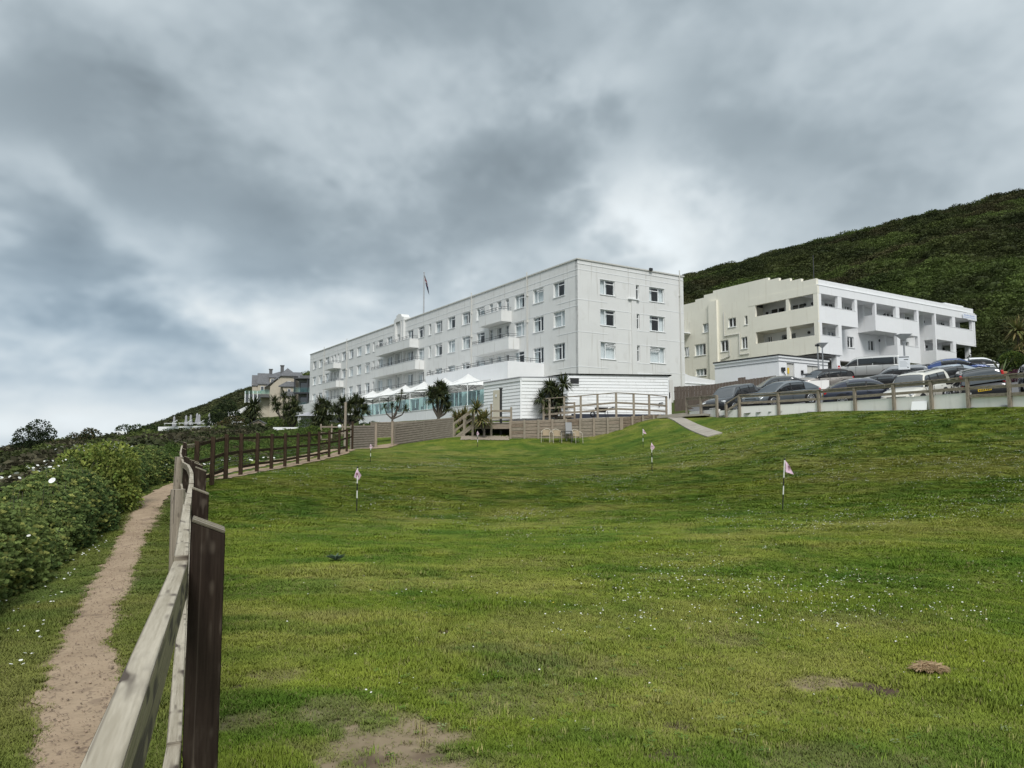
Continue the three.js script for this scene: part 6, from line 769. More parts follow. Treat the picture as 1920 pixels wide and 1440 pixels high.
function scatter(name, label, cat, geo, list, kindStuff = true, mat = LEAF) {  // list of [x, y, z, sx, sy, turn, colour]
  const m = new THREE.InstancedMesh(geo, mat, list.length), o = new THREE.Object3D(), c = new THREE.Color(); list.forEach(([x, y, z, sx, sy, t, col, tilt], i) => { o.position.set(x, y, z); o.scale.set(sx, sy, sx); o.rotation.set(tilt ?? 0, t, 0); o.updateMatrix(); m.setMatrixAt(i, o.matrix); m.setColorAt(i, c.setRGB(...col)); }); m.name = numbered(name); m.castShadow = m.receiveShadow = true; if (kindStuff) m.userData.kind = 'stuff'; if (label) tag(m, label, cat); scene.add(m); return m;
}
{
  const r = rng(301), geos = [lumpGeo(1, 300, 0.2), lumpGeo(2, 300, 0.24)], L = [[], []];
  const hill = (x, z, y, big) => { const n = fbm(x * 0.05, z * 0.05, 4), m = fbm(x * 0.13 + 7, z * 0.13, 3); let c = mix3([0.03, 0.042, 0.013], [0.07, 0.083, 0.026], sst(0.3, 0.7, n * 0.5 + m * 0.5)); c = mix3(c, [0.068, 0.056, 0.028], sst(0.55, 0.75, fbm(x * 0.09 + 40, z * 0.09, 3)) * 0.6); return mix3(c, [0.1, 0.14, 0.034], sst(0.56, 0.72, fbm(x * 0.06 - 9, z * 0.08 + 3, 4)) * 0.75); };
  for (let i = 0; i < 21000; i++) { const s = 0.5 + 0.43 * r(), t = Math.pow(r(), 0.8) * 1.06 - 0.04, p = hillPoint(s, t), k = 0.5 + 1.0 * Math.pow(r(), 4) + 0.35 * fbm(p.x * 0.2, p.z * 0.2, 2); const c = hill(p.x, p.z), v = 0.7 + 0.6 * r(); L[i & 1].push([p.x, p.y - 0.2, p.z, k * (1 + 0.5 * r()), k * (0.55 + 0.6 * r()), r() * 6.28, [c[0] * v, c[1] * v, c[2] * v]]); }
  for (let i = 0; i < 11000; i++) { const s = 0.12 + 0.34 * r(), t = Math.pow(r(), 0.9) * 1.08 - 0.05, p = hillPoint(s, t), k = 1.2 + 1.5 * r() * r(); const c = hill(p.x, p.z), v = 0.75 + 0.5 * r(); L[i & 1].push([p.x, p.y - 0.4, p.z, k * (1 + 0.4 * r()), k * (0.4 + 0.4 * r()), r() * 6.28, [c[0] * v * 1.1 + 0.012, c[1] * v * 1.05 + 0.012, c[2] * v + 0.012]]); }  // far left slope: slight haze put into the scrub colour as an even lift
  L.forEach((l, k) => scatter('hill_scrub', k ? 'gorse and bracken thickets covering the hill behind the buildings' : 'dark heather and bramble scrub covering the hill behind the buildings', 'scrub', geos[k], l));
}
// ---- scrub slope between the path hedge and the sea, and the rough garden inside the far fence
{
  const r = rng(302), a = [], b = [], fine = lumpGeo(3, 260, 0.26);
  for (let i = 0; i < 9000; i++) { const z = -6 - 118 * Math.pow(r(), 1.3), xr = z > -24 ? pathAt(z)[0] - 1.9 : z > -46 ? -10.9 : lerp(-12, -38, clamp((-z - 46) / 60)), x = xr - Math.pow(r(), 1.2) * (26 + -z * 0.45); if (x > -12.5 && z < -46 || z < -96 && x > -64) continue; const far = -z, k = (0.35 + 0.5 * r() * r()) * (1 + far * 0.008), n = fbm(x * 0.12, z * 0.12, 3), v = 0.7 + 0.6 * r(); let c = mix3([0.03, 0.04, 0.016], [0.075, 0.085, 0.034], n); if (fbm(x * 0.2 + 30, z * 0.2, 3) > 0.54) c = [0.085, 0.078, 0.046]; if (fbm(x * 0.15 + 60, z * 0.25, 3) > 0.64) c = [0.09, 0.115, 0.032]; if (x < -9.3 - far * 0.2 && x > -60 - far * 0.3) a.push([x, H(x, z) - 0.05, z, k * 1.3, k * (0.6 + 0.4 * r()), r() * 6.28, c.map(q => q * v)]); }
  scatter('cliff_scrub', 'low mixed bramble and grass scrub on the cliff slope left of the path', 'scrub', fine, a);
  for (let i = 0; i < 2600; i++) { const z = -21.5 - 42 * Math.pow(r(), 0.9), x = -10.75 - r() * (z < -44 ? 14 : 7), k = 0.14 + 0.3 * r() * r() + (x < -14 ? 0.15 : 0), v = 0.75 + 0.5 * r(), c = r() < 0.55 ? [0.075, 0.12, 0.026] : r() < 0.6 ? [0.11, 0.15, 0.034] : [0.09, 0.085, 0.04]; b.push([x, H(x, z), z, k, k * (0.6 + 0.6 * r()), r() * 6.28, c.map(q => q * v)]); }
  scatter('rough_garden', 'rough flowering herbs growing between the far fence and the hotel garden', 'herbs', fine, b);
}
// ---- bramble hedge along the path
{
  const r = rng(303), L = [], core = [], spine = []; for (let i = 0; i <= 44; i++) { const z = -2.5 - i * 0.5, [c, w] = pathAt(z), off = z > -8 ? 2.05 : z > -14 ? lerp(1.95, 1.5, (-z - 8) / 6) : lerp(1.5, 1.65, clamp((-z - 14) / 8)); spine.push([c - w - off + 0.4 + (vn(i * 0.7, 5) - 0.5) * 0.3, z, 0.96 + (vn(i * 0.55, 8) - 0.5) * 0.34 + (z < -12 ? 0.06 : 0)]); }
  const h = thing('hedge', 'dense bramble and bindweed hedge along the left side of the dirt path', 'hedge');
  for (let i = 0; i < spine.length - 1; i++) for (let k = 0; k < 5; k++) { const [x, z, t] = spine[i], b = V(x + (r() - 0.5) * 0.5, H(x, z) - 0.1, z + (r() - 0.5) * 0.5), e = b.clone().add(V((r() - 0.5) * 0.9, t * (0.6 + 0.4 * r()), (r() - 0.5) * 0.5)); core.push(rod(b, e, 0.012, 0.004, 5)); }
  mesh('stems', core, M.bark, h).userData.kind = 'stuff';
  const leaf = []; { const q = rng(304); for (let k = 0; k < 7; k++) { const d = rdir(q).setY(q() * 0.6).normalize(); leaf.push([V(0, 0, 0), d, rdir(q), 0.9 + 0.4 * q(), 0.62 + 0.2 * q(), [0.85 + 0.3 * q(), 0, 0]]); } for (const e of leaf) e[5] = [e[5][0], e[5][0], e[5][0]]; } const lg = leafGeo(leaf);
  const n = 60000; for (let i = 0; i < n; i++) { const f = Math.pow(r(), 1.35) * (spine.length - 2), k = Math.floor(f), t = f - k, x0 = lerp(spine[k][0], spine[k + 1][0], t), z0 = lerp(spine[k][1], spine[k + 1][1], t), hh = lerp(spine[k][2], spine[k + 1][2], t), a = (r() * 1.12 - 0.02) * Math.PI, bump = 1 + (fbm(z0 * 1.4 + 3, a * 1.6, 3) - 0.5) * 0.5, R = (i % 4 ? 1 - 0.16 * r() * r() : 0.35 + 0.55 * r()) * bump, x = x0 + Math.cos(a) * 0.86 * R, y = H(x0, z0) + Math.max(0.0, 0.1 + Math.sin(a) * (hh - 0.05) * R), v = 0.65 + 0.7 * r(), fn = fbm(x * 1.1, z0 * 1.1 + y, 3), c = r() < 0.16 ? [0.29, 0.31, 0.09] : mix3([0.07, 0.115, 0.035], [0.18, 0.235, 0.07], sst(0.3, 0.7, fn * 0.7 + r() * 0.3)), s = 0.034 + 0.038 * r(); L.push([x, y, z0 + (r() - 0.5) * 0.3, s, s, r() * 6.28, c.map(q => q * v), (r() - 0.5) * 1.6]); }
  const im = scatter('foliage', null, null, lg, L); scene.remove(im); im.name = 'foliage'; h.add(im);
  const tw = []; for (let i = 0; i < 130; i++) { const k = Math.floor(Math.pow(r(), 1.2) * (spine.length - 2)), [x, z, t] = spine[k], b = V(x + (r() - 0.3) * 0.9, H(x, z) + t * (0.75 + 0.25 * r()), z + r() * 0.5), e = b.clone().add(V((r() - 0.4) * 0.25, 0.12 + 0.22 * r(), (r() - 0.5) * 0.25)); tw.push(rod(b, e, 0.004, 0.002, 4)); } mesh('bare_twigs', tw, M.bark, h).userData.kind = 'stuff';
  // bindweed trumpets and ox-eye daisies on the hedge
  const fl = (x, y, z, R, label) => { const o = thing('bindweed_flower', label, 'flower', [x, y, z]); const g = new THREE.LatheGeometry([[0.1, 0], [0.25, 0.35], [0.6, 0.75], [1, 0.85]].map(q => new THREE.Vector2(q[0] * R, q[1] * R)), 12); g.rotateX(0.9); mesh('trumpet', g, std({ color: RGB(0.8, 0.8, 0.8) }), o); const d = new THREE.SphereGeometry(R * 0.16, 6, 5); mesh('throat', d, std({ color: RGB(0.5, 0.55, 0.2) }), o); };
  fl(-7.05, 0.98, -11.4, 0.05, 'single large white bindweed flower on top of the hedge'); 
  const D = [], dg = ready(new THREE.CircleGeometry(1, 7)); dg.rotateX(-1.0); dg.setAttribute('color', new THREE.BufferAttribute(new Float32Array(dg.attributes.position.count * 3).fill(1), 3));
  const put = (x, z, h0, n, sp, sc = 0.035) => { for (let i = 0; i < n; i++) { const xx = x + (r() + r() - 1) * sp, zz = z + (r() + r() - 1) * sp; D.push([xx, h0 + (r() - 0.5) * 0.16, zz, sc * (0.6 + r() * 0.7), sc, r() * 6.28, [0.78, 0.78, 0.74]]); } };
  put(-8.6, -13.6, 1.12, 14, 0.4, 0.026); put(-8.9, -14.3, 1.2, 12, 0.35, 0.026); put(-9.1, -15.6, 1.5, 26, 0.6, 0.022); put(-10.9, -20.5, 1.55, 22, 0.6, 0.04); put(-8.2, -12.2, 1.05, 8, 0.6); put(-9.6, -17, 1.45, 12, 0.8); put(-11.3, -25, 0.95, 50, 1.6, 0.045); put(-11.6, -30, 1.05, 50, 1.8, 0.05); put(-5.5, -8, 0.5, 10, 0.8, 0.02);
  scatter('wild_daisies', 'white ox-eye daisies and flower heads among the hedge and herbs', 'flowers', dg, D, true, leafMat());
}

// ---------------------------------------------------------------- far houses beyond the hotel
function prism(pts, off) {                                               // flat outline thickened by a vector
  const n = pts.length, pos = [], tri = (A, B, C) => pos.push(...A, ...B, ...C), q = pts.map(p => [p[0] + off[0], p[1] + off[1], p[2] + off[2]]);
  for (let i = 1; i + 1 < n; i++) { tri(pts[0], pts[i], pts[i + 1]); tri(q[0], q[i + 1], q[i]); } for (let i = 0; i < n; i++) { const j = (i + 1) % n; tri(pts[i], q[i], pts[j]); tri(pts[j], q[i], q[j]); }
  const g = new THREE.BufferGeometry(); g.setAttribute('position', new THREE.Float32BufferAttribute(pos, 3)); g.computeVertexNormals(); return uvBox(g);
}
{
  const render_ = std({ map: plasterTex([0.5, 0.45, 0.36], [0.34, 0.3, 0.24], 0.3) }), h = thing('gabled_house', 'cream gabled house with grey slate roofs, chimneys and glass balconies', 'house', [-58.2, 12.1, -164], 0.33), dk = [0, -0.16, 0];
  mesh('wall', [bx(1.35, 4.2, -4, 3.9, -4.2, 0.25), prism([[1.34, 3.9, 0.25], [1.34, 6.2, -2], [1.34, 3.9, -4.2]], [0.2, 0, 0]), bx(0.1, 1.4, -4, 3.7, -6.5, -1.6), prism([[0.1, 3.7, -1.6], [0.1, 5.9, -4], [0.1, 3.7, -6.5]], [0.2, 0, 0])], render_, h);
  mesh('wall', [prism([[3.9, -4, 1.2], [9.0, -4, 1.2], [9.0, 5.6, 1.2], [6.3, 5.6, 1.2], [3.9, 3.1, 1.2]], [0, 0, -6])], render_, h); mesh('wall', [bx(6.6, 9.2, -4, 3.2, 1.2, 2.6), bx(6.9, 9.2, -4, 1.0, 2.6, 3.6), bx(9.0, 11, -4, 5.4, -6, -1)], render_, h);
  const rA = mesh('roof', [prism([[1.15, 6.35, -2], [3.9, 6.35, -2], [3.9, 3.75, 0.5], [1.15, 3.75, 0.5]], dk), prism([[1.15, 6.35, -2], [3.9, 6.35, -2], [3.9, 3.75, -4.5], [1.15, 3.75, -4.5]], dk)], M.slate, h); mesh('roof', [prism([[-0.05, 6.05, -4], [1.5, 6.05, -4], [1.5, 3.5, -1.4], [-0.05, 3.5, -1.4]], dk), prism([[-0.05, 6.05, -4], [1.5, 6.05, -4], [1.5, 3.5, -6.7], [-0.05, 3.5, -6.7]], dk)], M.slate, h);
  const rB = mesh('roof', [prism([[7.6, 7.55, -0.4], [7.6, 7.55, -5], [2.7, 2.9, -5], [2.7, 2.9, 1.5], [6.2, 5.7, 1.5]], dk), prism([[7.6, 7.55, -0.4], [6.1, 5.65, 1.6], [9.9, 5.65, 1.6]], dk), prism([[7.6, 7.55, -0.4], [9.9, 5.65, 1.6], [9.9, 5.65, -5], [7.6, 7.55, -5]], dk)], M.slate, h); mesh('roof', [prism([[4.2, 6.6, -6], [6, 7.4, -8], [11, 7.4, -8], [11.5, 5.4, -3], [4.2, 5.6, -3]], dk)], M.slate, h);
  mesh('roof', [prism([[7.4, 4.35, 1.2], [9.3, 4.35, 1.2], [9.3, 3.15, 2.9], [5.6, 3.15, 2.9]], dk), prism([[7.4, 4.35, 1.2], [5.6, 3.15, 2.9], [6.2, 3.15, 1.2]], dk)], M.slate, h); mesh('roof', [prism([[7.0, 2.15, 2.4], [9.3, 2.15, 2.4], [9.3, 1.0, 3.9], [6.0, 1.0, 3.9]], dk)], M.slate, h); mesh('roof', [prism([[3.6, 6.1, -1.2], [5.8, 6.1, -1.2], [5.8, 5.3, 0.6], [3.6, 5.3, 0.6]], dk)], M.slate, h); mesh('dormer_wall', bx(3.8, 5.6, 3.4, 5.25, -1, 0.4), render_, h);
  const st = std({ color: RGB(0.12, 0.12, 0.12) }); mesh('chimney', [bx(3.65, 4.35, 5.5, 7.2, -2.6, -1.9), bx(3.55, 4.45, 7.2, 7.4, -2.7, -1.8)], st, rA); mesh('chimney', [bx(6.1, 6.85, 5.8, 8.15, -2.6, -1.9), bx(6.0, 6.95, 8.15, 8.35, -2.7, -1.8)], st, rB);
  for (const [x, y, z] of [[1.9, 2.2, 0.25], [4.0, 3.9, 0.4], [7.6, 3.4, 1.2], [7.6, 1.6, 2.6]]) { const w = mesh('window', [bx(x, x + 0.7, y, y + 1.0, z, z + 0.06)], M.frame, h); mesh('pane', bx(x + 0.07, x + 0.63, y + 0.07, y + 0.93, z + 0.06, z + 0.075), M.darkPane, w); }
  mesh('balcony_base', bx(1.9, 3.8, 0.6, 1.3, 0.3, 2.4), st, h); mesh('balcony_glass', bx(1.9, 3.8, 1.35, 2.3, 2.34, 2.37), M.tintGlass, h); for (let i = 0; i < 4; i++) { mesh('bay_post', bx(-1.4 + i * 0.85, -1.2 + i * 0.85, -0.6, 2.0, 0.6 + i * 0.35, 0.8 + i * 0.35), M.whiteTrim, h); mesh('bay_pane', bx(-1.2 + i * 0.85, -0.55 + i * 0.85, -0.5, 1.3, 0.68 + i * 0.35, 0.72 + i * 0.35), M.darkPane, h); mesh('balcony_glass', bx(-1.3 + i * 0.85, -0.5 + i * 0.85, 1.4, 2.1, 0.8 + i * 0.35, 0.83 + i * 0.35), M.tintGlass, h); }
  mesh('garden_wall', [prism([[-3.2, -2.6, 1.2], [-0.6, -1.2, 1.2], [0.4, -1.2, 1.2], [-2.4, -3.2, 1.2]], [0, 0, -0.3])], M.blockWhite, h);
}
{
  const d = thing('balcony_flats', 'dark grey flats with stacked glass balconies tucked behind the hotel', 'building', [-47.3, 0, -160], 0.1), dk = std({ color: RGB(0.045, 0.048, 0.055) });
  mesh('wall', bx(0.4, 9, 4, 16.6, -8, -1.6), std({ color: RGB(0.3, 0.29, 0.27) }), d); mesh('roof', [bx(-0.4, 9, 16.6, 16.8, -8.3, 0.5), bx(0.4, 9, 16.8, 17.6, -6, -3)], M.slate, d);
  for (const y of [13.6, 10.4, 7.2]) { const f = mesh('balcony', bx(-0.3, 8, y - 0.3, y, -1.6, 0.4), dk, d); mesh('glass', bx(-0.3, 8, y, y + 1.05, 0.34, 0.37), M.tintGlass, f); }
  for (const x of [-0.2, 2.6, 5.4]) mesh('column', bx(x, x + 0.25, 4, 16.6, 0.1, 0.35), dk, d); for (const y of [13.7, 10.5, 7.3]) for (const x of [0.8, 3.4]) { const w = mesh('window', bx(x, x + 1.7, y, y + 2.2, -1.6, -1.54), dk, d); mesh('pane', bx(x + 0.1, x + 1.6, y + 0.1, y + 2.1, -1.54, -1.52), M.darkPane, w); }
}
// pool terrace with closed parasols and white loungers
{
  const w = thing('pool_wall', 'low white wall round the pool terrace beneath the closed parasols', 'wall', [0, 0, 0]); for (const [ax, az, bx_, bz] of [[-58.5, -122, -50, -122], [-50, -122, -44, -119], [-44.6, -117.5, -41, -116]]) mesh('wall_section', beam(V(ax, 4.6, az), V(bx_, 4.75, bz), 0.3, 0.8), M.blockWhite, w);
  const p = thing('closed_parasol', 'furled pale grey parasol standing on the pool terrace', 'parasol', [-57.8, 4.2, -126], 0, 'furled parasols on the pool terrace'); mesh('pole', cyl(0, 0, 2.6, 0, 0.04), M.greyMetal, p); mesh('furled_canopy', new THREE.LatheGeometry([[0.02, 2.75], [0.12, 2.6], [0.2, 2.4], [0.17, 2.0], [0.28, 1.5], [0.34, 1.05], [0.24, 0.85], [0.02, 0.8]].reverse().map(q => new THREE.Vector2(...q)), 9), M.greyCanvas, p); mesh('base', cyl(0, 0, 0.1, 0, 0.3), M.greyMetal, p);
  for (const [x, z, y] of [[-56.2, -127, 4.4], [-55.4, -127, 4.5], [-54.1, -126.5, 4.75], [-53.3, -125.5, 4.5], [-52.2, -127, 4.75], [-46, -123, 4.45]]) copyOf(p, [x, y, z], x);
  const l = thing('sun_lounger', 'white sun lounger on the pool terrace', 'lounger', [-56, 5.2, -121], 0.2, 'white loungers by the pool'); mesh('frame', [bx(-1, 0.95, 0.28, 0.36, -0.32, 0.32)], M.whiteTrim, l); mesh('backrest', beam(V(0.2, 0.36, 0), V(0.95, 0.85, 0), 0.62, 0.06), M.whiteTrim, l); for (const x of [-0.9, 0.8]) for (const z of [-0.28, 0.28]) mesh('leg', cyl(x, 0, 0.28, z, 0.025), M.whiteTrim, l); for (const [x, z] of [[-53.6, -121], [-51.5, -121], [-48, -119.5], [-45.6, -118.5], [-43.2, -116.4]]) copyOf(l, [x, 5.25, z], 0.2);
  const o = thing('open_parasol', 'open round grey parasol in front of the white pool pavilion', 'parasol', [-26.3, 3.4, -95]); mesh('canopy', new THREE.ConeGeometry(1.7, 0.55, 10, 1, true).translate(0, 2.45, 0), M.greyCanvas, o); mesh('pole', cyl(0, 0, 2.7, 0, 0.04), M.greyMetal, o);
  const v = thing('pool_pavilion', 'low white pavilion with pillars at the far corner of the hotel', 'pavilion', [-30.5, 3.6, -104], 0.15); mesh('roof', bx(0, 9, 2.6, 2.9, -4, 0), M.blockWhite, v); mesh('wall', bx(0.2, 8.8, 0, 2.6, -3.8, -3.5), M.blockWhite, v); for (const x of [0.2, 2.4, 4.6, 6.8, 8.6]) mesh('pillar', bx(x, x + 0.22, -0.8, 2.6, -0.3, -0.08), M.blockWhite, v); mesh('low_wall', bx(-3, 9, -0.8, 0.8, 0.4, 0.6), M.blockWhite, v);
  const r = thing('pool_railing', 'short white metal railing on the pool terrace', 'railing', [-49.4, 4.6, -121.5]); const b = []; for (let i = 0; i <= 12; i++) b.push(cyl(i * 0.17, 0, 1.1, 0, 0.02)); b.push(bx(0, 2.05, 1.08, 1.12, -0.03, 0.03)); mesh('bars', b, M.whiteTrim, r); for (const x of [0, 2.04]) mesh('post', cyl(x, -0.4, 1.15, 0, 0.035), M.whiteTrim, r);
  const s = thing('garden_store', 'little weathered grey shed with pitched roof beside the far palms', 'shed', [-38.7, 3.6, -113], 0.2); mesh('wall', plate([[-0.95, 0], [0.95, 0], [0.95, 1.6], [0, 2.1], [-0.95, 1.6]], 1.8), M.greyWood, s); mesh('roof', [beam(V(0, 2.16, 0.9), V(-1.1, 1.6, 0.9), 2.1, 0.06), beam(V(0, 2.16, 0.9), V(1.1, 1.6, 0.9), 2.1, 0.06)], M.lead, s); mesh('door', bx(-0.35, 0.35, 0.05, 1.5, 1.8, 1.84), M.slatWood, s);
  const k = thing('lookout_stand', 'small white raised lookout stand above the cliff', 'stand', [-58.2, 2.5, -110]); for (const x of [-0.5, 0.5]) for (const z of [-0.4, 0.4]) mesh('leg', cyl(x, -0.6, 1.5, z, 0.04), M.whiteTrim, k); mesh('panel', [bx(-0.6, 0.6, 0.7, 1.5, 0.42, 0.46)], M.whiteTrim, k); mesh('platform', bx(-0.6, 0.6, 0.6, 0.68, -0.5, 0.5), M.whiteTrim, k);
  solo('flood_board', bx(-47.9, -46.6, 6.4, 7.7, -124, -123.9), M.whiteTrim, 'small square white board on the slope left of the gabled house', 'sign');
  solo('dark_stump', [post(-15.6, 0.2, 1.42, -26.6, 0.3, 0.26, 0.3)], M.brownWood, 'stout dark wooden post standing in the cliff scrub', 'post');
  const t = thing('trellis_fence', 'pale open lattice fence before the hotel garden palms', 'fence', [-13.6, 1.75, -52.5], 0.1); for (let i = 0; i < 6; i++) mesh('post', post(i * 0.75, -0.3, 1.45, 0, 0.1, 0.1), M.paleWood, t); for (let i = 0; i < 5; i++) for (const y of [0.35, 0.8, 1.25]) mesh('rail', beam(V(i * 0.75, y, 0.06), V(i * 0.75 + 0.75, y, 0.06), 0.03, 0.1, 0, i), M.paleWood, t);
  const q = thing('tall_post', 'tall grey post with a white lamp by the short slat panel', 'post', [-10.9, 0, -48.2]); mesh('shaft', post(0, 1, 4.5, 0, 0.14, 0.14), M.greyWood, q); mesh('lamp', new THREE.SphereGeometry(0.13, 10, 8).translate(-0.35, 2.9, 0.1), M.lampGlass, q);
  const gm = std({ color: RGB(0.26, 0.22, 0.17), roughness: 1 }); const pg = new THREE.BufferGeometry(); { const r5 = rng(41), pos = []; for (let i = 0; i < 900; i++) { const x = -3.2 + r5() * 3.0, z = -45.8 - r5() * 1.2, y = H(x, z) + 0.02, s = 0.03 + 0.04 * r5(); const A = [x, y + s, z], B = [[x - s, y, z - s], [x + s, y, z - s], [x + s, y, z + s], [x - s, y, z + s]]; for (let k = 0; k < 4; k++) pos.push(...B[k], ...A, ...B[(k + 1) % 4]); } pg.setAttribute('position', new THREE.Float32BufferAttribute(pos, 3)); pg.computeVertexNormals(); uvBox(pg); } const gr = solo('gravel_bed', pg, gm, 'pale gravel bed under the deck steps', 'gravel'); gr.userData.kind = 'stuff';
}
// ---------------------------------------------------------------- putting-green flags
{
  const flagTex = n => { const c = document.createElement('canvas'); c.width = 128; c.height = 128; const x = c.getContext('2d'); x.fillStyle = '#d6b8ca'; x.fillRect(0, 0, 128, 128); x.fillStyle = '#6e2440'; x.font = 'bold 74px sans-serif'; x.textAlign = 'center'; x.fillText(n, 54, 92); const t = new THREE.CanvasTexture(c); t.colorSpace = THREE.SRGBColorSpace; return t; };
  const white = std({ color: RGB(0.75, 0.75, 0.7), roughness: 0.5 });
  const pin = (x, z, hgt, num, kind, face, label, lean = 0) => {
    const f = thing('putting_flag', label, 'flag', [x, H(x, z), z], face, 'putting green flags'); f.rotation.z = lean; const bands = [[], []]; [0, 0.3, 0.47, 0.63, 0.97].forEach((t, i, A) => { if (i) bands[(i - 1) % 2].push(cyl(0, hgt * A[i - 1], hgt * t, 0, 0.013)); }); mesh('pole_dark_bands', bands[0], M.black, f); mesh('pole_white_bands', bands[1], white, f); mesh('knob', new THREE.SphereGeometry(0.022, 8, 6).translate(0, hgt * 0.985, 0), M.black, f);
    const s = hgt * 0.28, g = new THREE.BufferGeometry(), P = []; const pts = kind === 'diamond' ? [[-0.01, 0.96], [0.1, 0.81], [0.03, 0.7], [-0.07, 0.77]] : [[0.012, 0.965], [0.012, 0.74], [0.2, 0.7], [0.1, 0.85]]; const q = pts.map(([a, b], i) => [a * hgt, b * hgt, [0, 0.06, -0.03, 0.04][i] * hgt]); const uvs = kind === 'diamond' ? [[0.5, 1], [1, 0.5], [0.5, 0], [0, 0.4]] : [[0, 1], [0, 0], [1, 0.1], [0.6, 0.8]]; const sub = 6, pos = [], uv = [], idx = []; for (let i = 0; i <= sub; i++) for (let j = 0; j <= sub; j++) { const u = i / sub, v = j / sub, L = (A) => [0, 1, 2].map(k => lerp(lerp(A[0][k], A[1][k], u), lerp(A[3][k], A[2][k], u), v)), p = L(q), w = L(uvs.map(e => [...e, 0])); p[2] += Math.sin(u * 5 + v * 3) * 0.012; pos.push(...p); uv.push(w[0], w[1]); } for (let i = 0; i < sub; i++) for (let j = 0; j < sub; j++) { const a = i * (sub + 1) + j; idx.push(a, a + 1, a + sub + 1, a + 1, a + sub + 2, a + sub + 1); } g.setAttribute('position', new THREE.Float32BufferAttribute(pos, 3)); g.setAttribute('uv', new THREE.Float32BufferAttribute(uv, 2)); g.setIndex(idx); g.computeVertexNormals(); mesh('flag', g, std({ map: flagTex(num) }), f);
  };
  pin(-3.65, -17.5, 1.05, '8', 'diamond', 0, 'pink flag numbered 8 hanging as a diamond on its striped pole'); pin(6.0, -16.5, 1.14, '1', 'wing', 0, 'pink flag blown to the right on a leaning striped pole', -0.07); pin(5.2, -27.5, 1.08, '2', 'diamond', 0.2, 'pink flag on a striped pole in the middle of the daisy patch'); pin(7.1, -40, 1.02, '3', 'wing', 0, 'small pink flag at the foot of the grass bank by the sleeper wall'); pin(-6.5, -34, 0.86, '7', 'diamond', 0.1, 'small pink flag near the slat panel and worn gateway'); pin(-2.05, -44, 0.98, '6', 'diamond', 0, 'small pink flag in front of the deck steps gravel');
}
